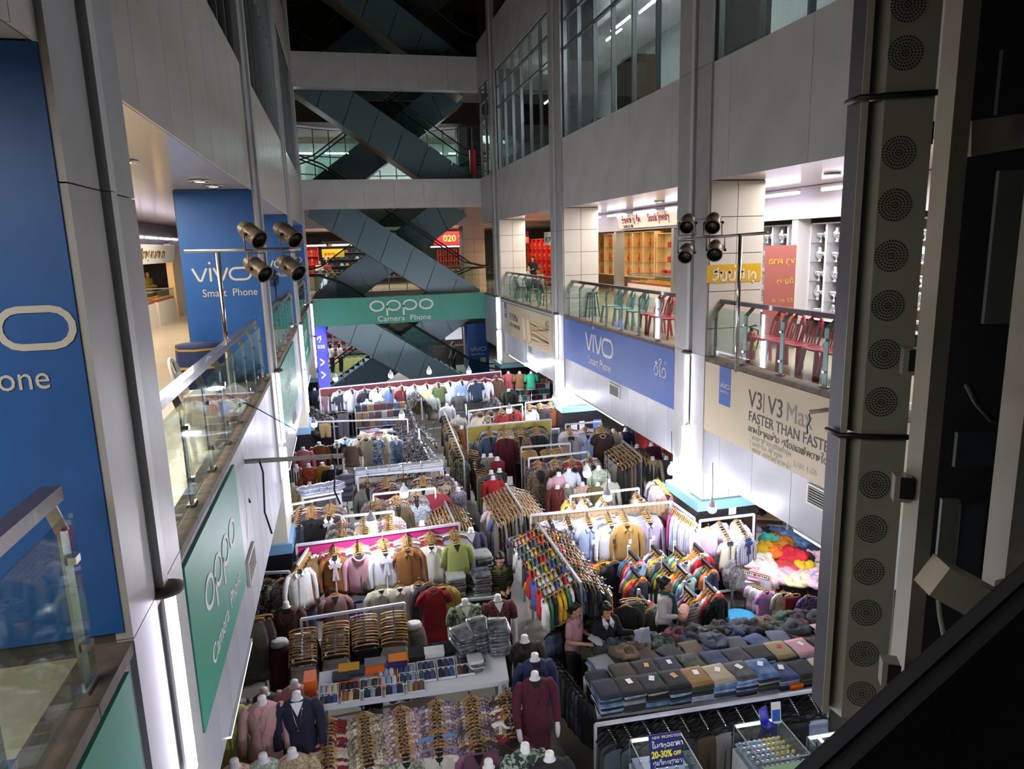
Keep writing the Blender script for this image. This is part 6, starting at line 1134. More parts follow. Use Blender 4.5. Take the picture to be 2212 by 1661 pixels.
# ================================================================ sock boxes on the near shelf
s00, s10, s01, s11 = Z((684,1528),1.5), Z((1088,1470),1.5), Z((690,1452),1.62), Z((1075,1388),1.62)
def shf(u, v): return s00*(1-u)*(1-v)+s10*u*(1-v)+s01*(1-u)*v+s11*u*v
t = thing('display_shelf', 'white sloping shelf of sock boxes above the near rack', 'shelf', (s00.x, s00.y, 0)); o0 = Vector((s00.x, s00.y, 0)); c4 = [shf(0,0)-o0, shf(1.03,0)-o0, shf(1.03,1)-o0, shf(0,1)-o0]
ob('board', MB().add([c-Vector((0,0,.03)) for c in c4]+c4, [(3,2,1,0),(4,5,6,7),(0,1,5,4),(1,2,6,5),(2,3,7,6),(3,0,4,7)]), M_rackw, t)
for u, v in ((.02, .05), (.98, .05), (.02, .95), (.98, .95)): q = shf(u, v)-o0; ob('leg', MB().bar((q.x, q.y, 0), (q.x, q.y, q.z-.03), .04, .04), M_rackw, t)
ux = (s10-s00).normalized(); uv = (s01-s00).normalized(); un = ux.cross(uv).normalized(); SM = Matrix((ux, uv, un)).transposed()
SOCK = [('#8fa0a8','#c4a8a0','#c2c49a','pale'),('#1c2438','#15161e','#20283e','navy'),('#3a4048','#8a8088','#30363c','grey'),('#a8b4bc','#7fa0c8','#c0c8d0','pale blue'),('#2a3850','#3c4e70','#7c84a0','blue'),('#384a5c','#2a3658','#3a4a6c','slate blue'),('#1c2030','#30405c','#3c4a80','indigo'),('#5c3a44','#16161a','#6a4a52','plum'),('#6a7c98','#1e2434','#22304a','denim blue'),('#8a5a3a','#c0a078','#3a2a20','brown patterned'),('#1c2834','#8a9aa4','#141820','striped dark'),('#1e2030','#6a80b0','#20203a','lettered dark'),('#9a9078','#7a4a30','#5a5040','tan patterned')]
def sockbox(u, v, k, row):
    P = shf(u, v)+un*.004; c = SOCK[k % len(SOCK)]; b = thing('sock_box', 'open box of three %s socks, %s in the %s row' % (c[3], ORD[min(14, int(u*9.5))], row), 'sock box', M=Matrix.Translation(P) @ SM.to_4x4(), group='sock boxes on the near shelf'); w, d = .108, .085
    bm = mat('box_orange', '#d8691c', .5) if k in (1, 3, 8) else M_white
    mb = MB(); mb.box(-w, w, -d, d, 0, .004); mb.box(-w, w, -d, -d+.006, 0, .035); mb.box(-w, w, d-.006, d, 0, .035); mb.box(-w, -w+.006, -d, d, 0, .035); mb.box(w-.006, w, -d, d, 0, .035); ob('box', mb, bm, b)
    for i in range(3):
        s = MB(); x = -.066+i*.066; s.loft([[(x+.03*q*cos(a), y, .022+.015*q*sin(a)) for a in [2*pi*j/8 for j in range(8)]] for y, q in ((-d+.01, .8), (-d+.02, 1), (0, 1.02), (d-.03, .95), (d-.012, .6))]); ob('sock', s, fabric(c[i]), b)
for i in range(5): sockbox(.06+i*.115, .14, [5, 9, 10, 11, 12][i], 'front')
for i in range(8): sockbox(.06+i*.105, .38, i, 'second')
for i in range(5): sockbox(.36+i*.11, .62, [3, 4, 5, 6, 7][i], 'third')
for u, v, c, nm, w, h in ((.12,.72,'#3a3a3e','dark grey',.1,.05),(.2,.78,'#2e3440','slate',.09,.06),(.16,.9,'#c99018','amber',.12,.06),(.3,.94,'#6e7078','grey',.12,.06),(.3,.78,'#d8691c','orange',.11,.05),(.43,.95,'#d8791c','bright orange',.12,.06),(.42,.82,'#2a2060','violet',.12,.05),(.53,.93,'#141416','black',.1,.08),(.63,.94,'#d2d2d0','white',.12,.09),(.72,.95,'#18191e','glossy black',.12,.08),(.55,1.06,'#1a1a22','matt black',.14,.06),(.68,1.08,'#1c2040','navy blue',.13,.06)):
    o = ob('gift_box', MB().box(-w, w, -.06, .06, 0, h).box(-w-.004, w+.004, -.064, .064, h*.6, h+.003), mat('box_'+nm.replace(' ', '_'), c, .45)); o.matrix_world = Matrix.Translation(shf(u, v)+un*.004) @ SM.to_4x4(); tag(o, '%s lidded box behind the sock boxes' % nm, 'box', 'lidded boxes behind the socks')
P = Z((672,1492),1.45); tag(ob('gift_box', MB().box(-.07, .07, -.12, .12, 0, .2), mat('box_orange', '#d8691c', .5), loc=P), 'tall orange box at the left end of the sock shelf', 'box')
# ================================================================ clear-wrapped clothes
def wrap(c):
    k = 'wrapped_'+c
    if k in MATS: return MATS[k]
    return mat(k, c, .25, var=.4, sc=9, c2='#b8c0cc', coat=1., bump=.3)  # glints on the wrapping are painted in as pale blotches
def pack_mesh(v):
    r = random.Random(v+9); mb = MB(); n = 16; rings = []; ph = r.uniform(0, 6)
    for k in range(6):
        y = -.17+.34*k/5; s = .86 if k in (0, 5) else 1; rings.append([(.14*s*(abs(cos(a))**.25)*(1 if cos(a) > 0 else -1)*(1+.03*sin(7*a+ph+k)), y, .022+.022*s*(abs(sin(a))**.35)*(1 if sin(a) > 0 else -1)+.004*sin(3*a+k*2+ph)) for a in [2*pi*i/n for i in range(n)]])
    mb.loft(rings); return setmats(mb.mesh('wrapped_pack'), M_plastic)
PK = [pack_mesh(v) for v in range(4)]
def packs(P, n, cols, label, group, rz=0., s=1.):
    for i in range(n):
        o = link('wrapped_clothes', PK[rnd.randrange(4)], None, loc=P+Vector((rnd.uniform(-.015, .015), rnd.uniform(-.015, .015), i*.046*s)), rz=rz+rnd.uniform(-.12, .12)); o.scale = (s, s, s); c = cols[i % len(cols)]; setm(o, wrap(c[0])); tag(o, '%s wrapped clothes, %s up, %s' % (c[1], ORD[i], label), 'wrapped clothes', group)
DKP = [('#3a3a40','dark'), ('#2a2a2e','black'), ('#57545c','grey')]
packs(shf(.8, .95), 6, DKP, 'left stack at the end of the sock shelf', 'wrapped clothes on the sock shelf', .2); packs(shf(.9, 1.02), 7, DKP, 'middle stack at the end of the sock shelf', 'wrapped clothes on the sock shelf', .1); packs(shf(1.0, .82), 8, DKP, 'right stack at the end of the sock shelf', 'wrapped clothes on the sock shelf', -.1)
packs(shf(.86, .45), 4, [('#202024','black'), ('#c8c8cc','white')], 'small dark and white stack beside the socks', 'wrapped clothes on the sock shelf', 0, .7)
q = [Z((962,1300),.95), Z((1076,1288),.95), Z((1068,1238),.95), Z((962,1246),.95)]; slab_table('small table stacked with wrapped clothes behind the paisley dress', q, .95, M_rackw, fabric('#2a2628'))
PKC = [('#5c4c4c','brown'), ('#8a8f86','green paisley'), ('#2c303c','dark blue'), ('#6a645c','taupe'), ('#4a4450','plum')]
for i, (px, py) in enumerate(((985,1282),(1040,1276),(985,1254),(1042,1248))): packs(Z((px, py),.955), 7 if i < 2 else 9, PKC[i:]+PKC[:i], '%s stack on the small table by the aisle' % ORD[i], 'wrapped clothes on the small table', rnd.uniform(-.2, .2), 1.15)
# the long shelf of white packs and the left column shelf
def plank(label, p0, p1, z, d, name='wall_shelf'):
    a, c = Z(p0, z), Z(p1, z); b = thing(name, label, 'shelf', (a.x, a.y, 0)); dd = Vector((c.x-a.x, c.y-a.y, 0)); ob('board', MB().bar(Vector((0, d/2, z)), dd+Vector((0, d/2, z)), d, .03), M_rackw, b)
    for f in (.02, .98): q = dd*f+Vector((0, d*.5, 0)); ob('leg', MB().bar((q.x, q.y, 0), (q.x, q.y, z-.015), .04, .04), M_rackw, b)
    return a, c, d
a, c, d = plank('long white shelf with wrapped packs above brown knitwear', (768,1030), (958,1010), 2.08, .4)
for i in range(8): packs(a.lerp(c, (i+.5)/8)+Vector((0, .2, .016)), 2, [('#b9bec6','white')], '%s along the long white shelf' % ORD[i], 'white packs on the long shelf', pi/2*(i % 2), .85)
a, c, d = plank('white shelf of wrapped packs by the left column', (650,1077), (736,1062), 2.05, .45)
for i in range(5): packs(a.lerp(c, (i+.5)/5)+Vector((0, .22, .016)), 3, [('#8a93a8','blue grey'), ('#6c6a74','grey')], '%s on the shelf by the left column' % ORD[i], 'grey packs by the left column', rnd.uniform(0, 1.5), .85)
# ================================================================ children's table, toys, red table
k00, k10, k11, k01 = Z((1608,1258),.8), Z((1790,1262),.8), Z((1790,1140),.8), Z((1656,1132),.8); slab_table("table heaped with children's clothes by the nearest right column", [k00, k10, k11, k01], .8, M_rackw, fabric('#3a3036'))
for i, (px, py, c, nm, s, h) in enumerate(((1667,1172,'#3fae9a','turquoise',1.15,1.5),(1652,1188,'#cfa81c','yellow',1.1,1.3),(1680,1198,'#d8641c','orange',1.1,1.2),(1690,1180,'#b9761a','mustard',1.2,1.6),(1716,1205,'#b3142c','red',1.35,1.6),(1738,1222,'#c2a81a','bright yellow',.9,.8),(1675,1165,'#cf5a22','orange red',.8,1.6),(1705,1226,'#c43a5a','rose',1.,.7),(1660,1150,'#262a38','dark blue',1.2,1.),(1690,1150,'#5c7ca8','denim blue',1.3,1.2),(1720,1168,'#6a90c0','light denim',1.3,1.1),(1745,1190,'#26304c','navy',1.2,1.),(1640,1135,'#8a5a5c','dusty red',1.,.8),(1630,1160,'#d0ccd4','white',1.1,1.),(1662,1222,'#d8cfc0','cream',1.2,.9),(1690,1235,'#c99aa8','pink',1.2,.9),(1712,1250,'#d8cf9a','pale yellow',1.2,.9),(1745,1240,'#d0a4b0','pale pink',1.3,.9),(1640,1200,'#ceb8a8','blush',1.,.8),(1760,1225,'#b0c0b8','mint',1.1,.8),(1766,1255,'#d0b0bc','rose pink',1.2,.9),(1640,1240,'#c49ab0','mauve pink',1.1,.8))):
    o = link('crumpled_clothes', CM[i % 5], None, loc=Z((px, py), .86)+Vector((0,0,-.05 if i > 5 else 0)), rz=rnd.uniform(0, 3)); o.scale = (s*1.05, s*1.0, h*1.3); setm(o, fabric(c)); tag(o, "heap of %s children's clothes on the table by the nearest right column" % nm, 'clothes heap', "heaps of children's clothes")
for i, (px, py, c, nm) in enumerate(((1640,1180,'#d8d0d8','pale lilac'),(1628,1148,'#b8a8c8','lavender'),(1700,1160,'#7c98bc','washed blue'),(1735,1178,'#4a6488','mid blue'),(1760,1200,'#c8a8b4','faded pink'),(1770,1175,'#3a3f50','slate'),(1625,1218,'#d8c0c0','shell pink'),(1650,1205,'#e0dcc8','ivory'),(1680,1248,'#d4b8c4','light rose'),(1730,1252,'#e0d4b0','buttermilk'),(1755,1245,'#c0b0d0','light violet'),(1775,1238,'#d8b0a8','apricot'),(1700,1215,'#a8342c','brick red'),(1735,1205,'#1c1c24','black'),(1665,1240,'#b8c8d0','powder blue'))):
    o = link('crumpled_clothes', CM[(i+2) % 5], None, loc=Z((px, py), .84)+Vector((0,0,-.03)), rz=rnd.uniform(0, 3)); o.scale = (1.1, 1., 1.4); setm(o, fabric(c)); tag(o, "loose pile of %s children's clothes on the table by the nearest right column" % nm, 'clothes heap', "heaps of children's clothes")
for i in range(16):
    P = Z((1592+i*4.5, 1222+i*1.2), .98); c = rnd.choice(SOFT); hang('tshirt', P, -.9, c, "%s child's top in the fanned cluster before the fan, %s along" % (c[1], ORD[i]), "fanned children's tops", .62)
for i in range(14):
    P = Z((1626+i*4, 1258+i*1.5), .88); c = rnd.choice(SOFT+OFFI); hang('tunic', P, -.7, c, "%s child's top in the second fanned cluster, %s along" % (c[1], ORD[i]), "second cluster of children's tops", .6)
for px, py, k, cl, lb in ((1655,1270,'dress',('#b49ad0','lilac','camo','#e08ab8',.8),"lilac child's dress with a pink print in front of the heaps"),(1692,1272,'tunic',('#d6d0b4','cream','camo','#c2bca0',.5),"cream child's top with a line drawing in front of the heaps"),(1745,1280,'dress',('#b49ac8','purple dotted','dots','#5a4a78',1.2),"purple child's dress with small marks in front of the heaps"),(1712,1278,'shorts',PL('#7a1420','dark red'),"dark red shorts beside the cream child's top")): hang(k, Z((px, py), .95), 0, cl, lb, "children's clothes in front of the heaps", .75)
q = [Z((1628,1118),.75), Z((1700,1122),.75), Z((1700,1072),.75), Z((1632,1070),.75)]; slab_table('toy table under the hanging bulb', q, .75, M_warm)
for i, (px, py, c, nm) in enumerate(((1637,1100,'#a3222a','red'),(1650,1098,'#3a80c8','blue'),(1662,1096,'#e0c02a','yellow'),(1640,1086,'#c04a28','orange'),(1655,1085,'#d0c8b0','white'),(1668,1108,'#7a8a3a','green'),(1680,1105,'#c83a3a','scarlet'),(1645,1112,'#2e2e34','black'),(1690,1112,'#d88a2a','amber'),(1672,1088,'#8a3a2a','brick red'))):
    t = thing('toy_car', 'small %s toy vehicle on the toy table' % nm, 'toy', Z((px, py), .755), rnd.uniform(0, 3), 'toy vehicles on the toy table'); m = mat('toy_'+nm.replace(' ', '_'), c, .3); ob('body', MB().box(-.1, .1, -.045, .045, .03, .07).box(-.05, .06, -.04, .04, .07, .11), m, t)
    for sx in (-1, 1):
        for sy in (-1, 1): ob('wheel', MB().lathe([(.028, -.01), (.028, .01)], (0,0,0), 10, ax=Matrix.Rotation(pi/2, 3, 'X')), M_black, t, loc=(sx*.06, sy*.05, .028))
q = [Z((1700,1176),.5), Z((1788,1190),.5), Z((1788,1140),.5), Z((1712,1130),.5)]; slab_table('low table of soft toys beside the steel frame', q, .5, M_warm)
def teddy(P, c, label, s=1.):
    t = thing('teddy_bear', label, 'soft toy', P, rnd.uniform(-.6, .6), 'teddy bears on the low table'); t.scale = (s, s, s); m = mat('plush_'+c[1:], c, .95, bump=.5, sc=60)
    def bl(nm, x, y, z, r, sz=1.): ob(nm, MB().lathe([(r*sin(pi*k/8)+.001, -r*cos(pi*k/8)*sz) for k in range(9)], (x, y, z), 12), m, t)
    bl('body', 0, 0, .1, .09, 1.15); bl('head', 0, -.01, .25, .075); bl('muzzle', 0, -.075, .235, .03)
    for s_ in (-1, 1): bl('ear', s_*.06, 0, .32, .028); bl('arm', s_*.1, -.03, .13, .04); bl('leg', s_*.06, -.1, .04, .042)
for px, py, c, nm in ((1720,1146,'#a87ab0','purple'),(1732,1150,'#8a4a4c','dusty red'),(1742,1146,'#8a5a44','brown'),(1726,1138,'#c07a8c','pink'),(1752,1140,'#d8607c','bright pink')): teddy(Z((px, py), .5), c, '%s teddy bear on the low table' % nm, .9)
P = Z((1765,1160),.5); t = thing('toy_box', 'white open box of colourful toy balls beside the steel frame', 'box', P); ob('carton', MB().box(-.2, .2, -.14, -.13, 0, .2).box(-.2, .2, .13, .14, 0, .2).box(-.2, -.19, -.14, .14, 0, .2).box(.19, .2, -.14, .14, 0, .2).box(-.2, .2, -.14, .14, 0, .01), M_white, t)
for i, (c, nm) in enumerate((('#2a5ac0','blue'),('#3aa04a','green'),('#d83a3a','red'),('#e08a2a','orange'),('#e8e8e8','white'),('#2a4aa8','deep blue'))):
    o = ob('toy_ball', MB().lathe([(.06*sin(pi*k/8)+.001, -.06*cos(pi*k/8)) for k in range(9)], (0,0,0), 12), mat('ball_'+nm.replace(' ', '_'), c, .3), loc=P+Vector((-.12+.12*(i % 3), -.06+.12*(i//3), .2))); tag(o, '%s toy ball heaped in the white box' % nm, 'ball', 'balls in the white box')
q = [Z((1398,965),.8), Z((1462,985),.8), Z((1462,935),.8), Z((1372,893),.8)]; slab_table('table under a long red cloth on the right walkway', q, .8, M_red, fabric('#a3141c'))
for i, (px, py, c, nm) in enumerate(((1382,904,'#c06a78','pale rose'),(1393,910,'#c84a88','magenta'),(1404,916,'#6ab04a','lime'),(1415,924,'#d05a90','pink'),(1425,932,'#3a6a5c','dark green'),(1436,940,'#3a6a98','blue'),(1447,950,'#d84a98','hot pink'),(1400,904,'#c0345c','crimson'),(1420,914,'#4a8a5a','green'),(1440,928,'#8a3a4a','wine'))):
    t = thing('plastic_basket', '%s plastic basket of trinkets on the red cloth' % nm, 'basket', Z((px, py), .805), -.6, 'baskets on the red table'); m = mat('basket_'+nm.replace(' ', '_'), c, .4); ob('bowl', MB().box(-.16, .16, -.11, -.1, 0, .08).box(-.16, .16, .1, .11, 0, .08).box(-.16, -.15, -.11, .11, 0, .08).box(.15, .16, -.11, .11, 0, .08).box(-.16, .16, -.11, .11, 0, .012), m, t); ob('goods', MB().add(CM[i % 5].vertices[0:0] and [] or [(x*.75, y*.45, .02+z*.5) for x, y, z in [tuple(v.co) for v in CM[i % 5].vertices]], [tuple(p.vertices) for p in CM[i % 5].polygons], True), m, t)
# accessory stands at the back left: wedge of tiny hanging goods
def accessory(label, p0, p1, z, h, w, seed):
    a, c = Z(p0, z), Z(p1, z); d = c-a; t = thing('accessory_stand', label, 'rack', (a.x, a.y, 0)); r = random.Random(seed); a0 = Vector((a.x, a.y, 0)); sd = Vector((d.y, -d.x, 0)).normalized()
    ob('ridge_bar', MB().bar(a-a0, c-a0, .04, .04), M_rackw, t)
    for f in (0, 1): q = (a-a0)+d*f; ob('leg', MB().bar((q.x, q.y, 0), q, .04, .04), M_rackw, t)
    for mi, m in enumerate((mat('acc_silver', '#c8ccd2', .25, met=.6), mat('acc_dark', '#26282e', .4), mat('acc_red', '#4c2e34', .4), mat('acc_teal', '#3a474c', .4), mat('acc_gold', '#8c8470', .3, met=.5))):
        mb = MB()
        for k in range(190):
            f, g, s = r.random(), r.random(), r.choice((-1, 1)); P = (a-a0)+d*f+sd*(s*w*g)-Vector((0, 0, h*g)); mb.obox(P+Vector((0, 0, .02)), .018+r.random()*.012, .012, .03)
        tag(ob('trinkets', mb, m, t), 'tiny hanging trinkets', kind='stuff')
    for s in (-1, 1):
        mb = MB(); mb.add([a-a0, c-a0, c-a0+sd*(s*w)-Vector((0,0,h)), a-a0+sd*(s*w)-Vector((0,0,h))], [(0,1,2,3)]); mb.add([v-Vector((0,0,.01)) for v in (a-a0, c-a0, c-a0+sd*(s*w)-Vector((0,0,h)), a-a0+sd*(s*w)-Vector((0,0,h)))], [(3,2,1,0)]); ob('display_board', mb, mat('acc_board', '#3c4048', .6), t)
accessory('tent-shaped stand of glittering trinkets left of the aisle', (905,945), (932,1000), 1.6, .7, .5, 1); accessory('second stand of trinkets behind, with pink cards', (885,885), (905,930), 1.6, .6, .5, 2); accessory('stand of dark trinkets at the left column', (672,880), (720,905), 1.5, .5, .5, 3); accessory('stand of dark trinkets below the green shirt', (895,845), (910,862), 1.8, .6, .6, 4); accessory('stand of dark trinkets right of the grey polo', (1065,855), (1080,872), 1.6, .6, .5, 5)
# underwear and box shelves at the back
def boxwall(label, p0, p1, z0, nc, nr, cols, group, w=.17, h=.12):
    a, c = Z(p0, z0), Z(p1, z0); t = thing('box_shelf', label, 'shelf', (a.x, a.y, 0)); a0 = Vector((a.x, a.y, 0)); d = c-a
    for j in range(nr): ob('board', MB().bar(Vector((0, .12+j*.1, z0+j*(h+.03))), d-Vector((0, 0, d.z))+Vector((0, .12+j*.1, z0+j*(h+.03))), .26, .02), M_rackw, t)
    for f in (0, 1): q = d*f; ob('leg', MB().bar((q.x, q.y+.2, 0), (q.x, q.y+.2, z0+nr*(h+.03)-.1), .04, .04), M_rackw, t)
    for j in range(nr):
        for i in range(nc):
            k = rnd.choice(cols); o = boxpart('goods_box', 0, d.length/nc*.86, 0, .2, 0, h, mat('goods_'+k[1:], k, .5)); P = a+d*((i+.5)/nc); o.location = (P.x, P.y+.12+j*.1, z0+j*(h+.03)+.011+h/2); tag(o, 'packed box on %s, %s row up, %s along' % (' '.join(label.split()[:7]), ORD[j], ORD[i]), 'box', group)
boxwall('the shelf of underwear boxes at the far right', (1112,868), (1190,862), .9, 9, 4, ['#26304a', '#a07840', '#d0d0d8', '#7a2a34', '#3a6a60', '#20222a'], 'boxes at the far right shelf', h=.16)
boxwall('the low counter of folded shirts before the polos', (1090,838), (1180,830), 1.3, 8, 2, ['#26304a', '#8a9ab4', '#d0d4dc', '#3a4a6c', '#14161c'], 'folded goods before the polos', h=.1)
boxwall('the shelf of underwear at the back left', (770,925), (880,915), 1.0, 8, 3, ['#6a5444', '#8a7450', '#2a3448', '#4a3838', '#a8a49c', '#50627c', '#5a3038'], 'goods on the back left shelf', h=.2)
boxwall('the counter of caps and bags at the left column', (665,905), (760,895), 1.0, 7, 2, ['#c9ccd4', '#26262c', '#a0a4b0', '#8a4a3a', '#1e2a4a'], 'goods at the left column', h=.15)
# ================================================================ odd things on the market floor
plastic_chair('bright blue plastic chair in front of the low hanging shirts', Z((780,1342), .35)-Vector((0,0,.35)), pi, M_cbl, None)
P = Z((665,1330), .5); P.z = 0; t = thing('umbrella_basket', 'blue plastic basket left of the blue chair', 'basket', P); ob('basket', MB().lathe([(.14, .25), (.17, .5), (.2, .8), (.185, .8), (.15, .5), (.12, .27)], (0,0,0), 16), mat('basket_blue', '#2a6ab8', .35), t); ob('foot', MB().box(-.12, .12, -.12, .12, 0, .25), M_rackw, t)
for i, (c, nm) in enumerate((('#5a9ac8','blue dotted'),('#a8b8a8','pale green'),('#7ab0d0','sky blue'),('#6a6a70','grey'))):
    o = ob('folded_umbrella', MB().lathe([(.008, 0), (.012, .1), (.035, .3), (.045, .5), (.012, .62), (.01, .7)], (0,0,0), 10), fabric(c, 'dots', '#e8e8f0', 2.), loc=P+Vector((-.09+.06*i, .03*(-1)**i, .42))); o.rotation_euler = (.2*(i-1.5), .15*(i-1.5), 0); tag(o, '%s folded umbrella standing in the blue basket' % nm, 'umbrella', 'umbrellas in the blue basket')
def fan(label, base, hz, r, rz, m, mblade, tilt=0.):
    t = thing('pedestal_fan', label, 'fan', base, rz); ob('base', MB().lathe([(.2, 0), (.2, .03), (.05, .06)], (0,0,0), 20), m, t); ob('pole', MB().tube([(0,0,.05), (0,0,hz-.08)], .022, 8), m, t)
    H = Matrix.Translation((0, 0, hz)) @ Matrix.Rotation(tilt, 4, 'X') @ Matrix.Rotation(pi/2, 4, 'X')
    ob('motor', MB().lathe([(.06, -.2), (.08, -.16), (.08, -.06), (.04, -.03)], (0,0,0), 14), m, t, M=H); g = MB()
    for k in range(36):
        a = 2*pi*k/36; g.tube([(.05*cos(a), .05*sin(a), .06), (r*.7*cos(a), r*.7*sin(a), .055), (r*cos(a), r*sin(a), 0), (r*.7*cos(a), r*.7*sin(a), -.06), (.07*cos(a), .07*sin(a), -.07)], .0028, 3, False)
    for rr, zz in ((r, 0), (r*.7, .056), (r*.4, .06)): g.tube([(rr*cos(2*pi*k/24), rr*sin(2*pi*k/24), zz) for k in range(25)], .005, 4, False)
    tag(ob('guard', g, m, t, M=H), 'round wire guard', kind='stuff'); ob('hub', MB().lathe([(.055, .05), (.05, .07), (.02, .075)], (0,0,0), 14), m, t, M=H)
    for k in range(4):
        a = k*pi/2; b = MB(); b.add([(.04*cos(a), .04*sin(a), .02), (r*.85*cos(a-.35), r*.85*sin(a-.35), .035), (r*.9*cos(a+.1), r*.9*sin(a+.1), .0), (r*.75*cos(a+.45), r*.75*sin(a+.45), -.02)], [(0,1,2,3)]); b.add([(.04*cos(a), .04*sin(a), .016), (r*.85*cos(a-.35), r*.85*sin(a-.35), .031), (r*.9*cos(a+.1), r*.9*sin(a+.1), -.004), (r*.75*cos(a+.45), r*.75*sin(a+.45), -.024)], [(3,2,1,0)]); ob('blade', b, mblade, t, M=H)
M_fanw = mat('fan_white', '#cfd2da', .4); P = Z((568,1405), .95); fan('white pedestal fan beside the maroon skirt', (P.x, P.y, 0), .95, .22, -.5, M_fanw, mat('fan_blade', '#b8bccc', .3))
P = Z((1583,1242), .95); fan('grey pedestal fan under the cream sailor top', (P.x, P.y, 0), .95, .26, .35, mat('fan_grey', '#7c7e84', .4), mat('fan_blade_grey', '#8a8c92', .3), -.2)
P = Z((1600,1336), .5); t = tag(ob('plastic_tub', MB().lathe([(.2, 0), (.26, .12), (.28, .22), (.26, .24), (.1, .25)], (0,0,0), 18), mat('tub_cyan', '#3a9cc8', .35), loc=(P.x, P.y, .3)), 'upturned bright blue tub behind the jeans table', 'tub')
P = Z((1192,928),1.2); t = thing('standing_mirror', 'white framed mirror beside the column foot rack', 'mirror', (Z((1191,930),1.5).x, Z((1191,930),1.5).y, .6)); ob('frame', MB().box(-.24, .24, 0, .03, 0, .95), M_white, t); ob('glass', MB().box(-.2, .2, -.004, 0, .05, .9), mat('mirror_glass', '#b8c4c8', .08, met=.9), t); ob('foot', MB().box(-.2, .2, -.1, .16, -.6, 0), M_rackw, t)
# notices on the column bases (the codes on them left out)
for px, py, w, h, lb, c in ((1240,922,.2,.2,'white and red notice on the second column base','#c8c4c8'),(1257,920,.16,.3,'pale notice on the second column base','#b9c8c4'),(1290,918,.26,.34,'blue picture notice on the second column base','#5a78b8')):
    P = ony(px, py, RC[2]-.645); t = thing('notice', lb, 'notice', M=face(P, BACKW)); ob('paper', MB().box(-w/2, w/2, -h/2, h/2, 0, .006), mat('paper_'+c[1:], c, .5), t)
P = ony(1582, 1101, RC[1]-.645); t = thing('notice', 'white payment notice on the nearest column base', 'notice', M=face(P, BACKW)); ob('paper', MB().box(-.075, .075, -.09, .09, 0, .006), M_white, t)

# ================================================================ fillers of the dense back stalls
waterfall('rack of dark red knitwear behind the yellow cloth', 'the knitwear rack', [(1035,884),(1058,882),(1082,880),(1105,877)], [(1037,893),(1061,891),(1086,889),(1108,886)], 1.95, 1.85, ((1012,888),(1128,873)), 5, ['sweater', 'jacket'], [RED+EARTH], None, 'knitwear behind the yellow cloth')
waterfall('rack of dark sweaters at the far right', 'the dark sweater rack', [(1142,868),(1166,866),(1188,864)], [(1144,880),(1168,878),(1190,876)], 1.95, 1.82, ((1135,870),(1197,862)), 5, ['sweater'], [DRK+EARTH], [('sweater', PL('#c8c4bc', 'ivory'), 'ivory sweater on the dark sweater rack'), ('sweater', PL('#26242a', 'black'), 'black sweater on the dark sweater rack'), ('sweater', PL('#6a3a1c', 'rust brown'), 'rust brown sweater on the dark sweater rack')], 'sweaters at the far right')
for i in range(16):
    P = Z((962+i*2.4, 893+i*6.2), 1.55); c = rnd.choice([FL('#2a2420', 'black print', '#8a6a48'), FL('#4a3a24', 'brown print', '#a08a5a'), PL('#1c1c20', 'black'), FL('#3a4038', 'green print', '#8a907c'), PL('#2e2830', 'plum')]); hang(rnd.choice(['dress', 'longskirt', 'dress']), P, -.9, c, '%s dress in the dark row left of the aisle, %s along' % (c[1], ORD[i]), 'dark dresses left of the aisle', .95)
a, c = Z((960, 890), 1.58), Z((1002, 990), 1.58); rack('rail of dark dresses left of the long aisle', [((a.x, a.y, 0), a), ((c.x, c.y, 0), c)], [(a, c)], [])
for i in range(14):
    P = Z((1020+i*2.2, 968+i*5.2), 1.35); c = rnd.choice(TRO+[PL('#2a3450', 'navy'), PL('#c8ccb4', 'pale green')]); hang('trousers', P, -.8, c, '%s trousers in the row behind the grey lace dress, %s along' % (c[1], ORD[i]), 'trousers behind the grey lace dress', .95)
def goods_table(label, corners, z, n, cols, nm, group, skirt='#2c2a30'):
    q = [Z(p, z) for p in corners]; slab_table(label, q, z, M_rackw, fabric(skirt))
    for i in range(n):
        u, v = rnd.random(), rnd.random(); P = q[0]*(1-u)*(1-v)+q[1]*u*(1-v)+q[2]*u*v+q[3]*(1-u)*v; P.z = z+.001; c = rnd.choice(cols); o = link('folded_clothes', CM[i % 5] if i % 2 else FM[i % 4], None, loc=P, rz=rnd.uniform(-.4, .4)); o.scale = (.9, .8, .8 if i % 2 else 1.5); setm(o, fabric(c[0])); tag(o, '%s %s, %s of the heap' % (c[1], nm, 'piece '+str(i+1) if False else ORD[i % 15]), 'clothes', group)
ML = [('#c8ccd4','white'), ('#2a2c34','black'), ('#8a98ac','grey blue'), ('#7c4a3c','rust'), ('#b8a880','sand'), ('#22304c','navy'), ('#9aa08a','sage'), ('#b06a70','rose')]
goods_table('low table of folded clothes between trinket stands and back rack shirts', [(735,885),(800,880),(795,862),(738,866)], 1.0, 22, ML, 'folded clothes on the table below the back rack shirts', 'folded clothes below the back rack shirts')
goods_table('low table of caps and folded clothes by the left column', [(668,925),(750,918),(748,895),(672,902)], .9, 24, ML, 'folded clothes on the table by the left column', 'folded clothes by the left column')
goods_table('table of folded clothes before the trinket stand', [(775,950),(850,944),(848,922),(778,926)], .9, 20, ML, 'folded clothes before the trinket stand', 'folded clothes before the trinket stand')
goods_table('table of folded clothes in front of the coral, brown and green polos', [(1085,852),(1168,844),(1166,828),(1085,832)], 1.2, 26, [('#22304c','navy'), ('#6a80a8','blue'), ('#c8d0dc','white'), ('#2a2c34','black')], 'folded shirts before the polo busts', 'folded shirts before the polo busts')
goods_table('table of folded clothes at the right of the suited mannequins', [(1405,1000),(1458,1005),(1458,985),(1408,980)], .9, 14, ML, 'folded clothes right of the suited mannequins', 'folded clothes right of the suits')
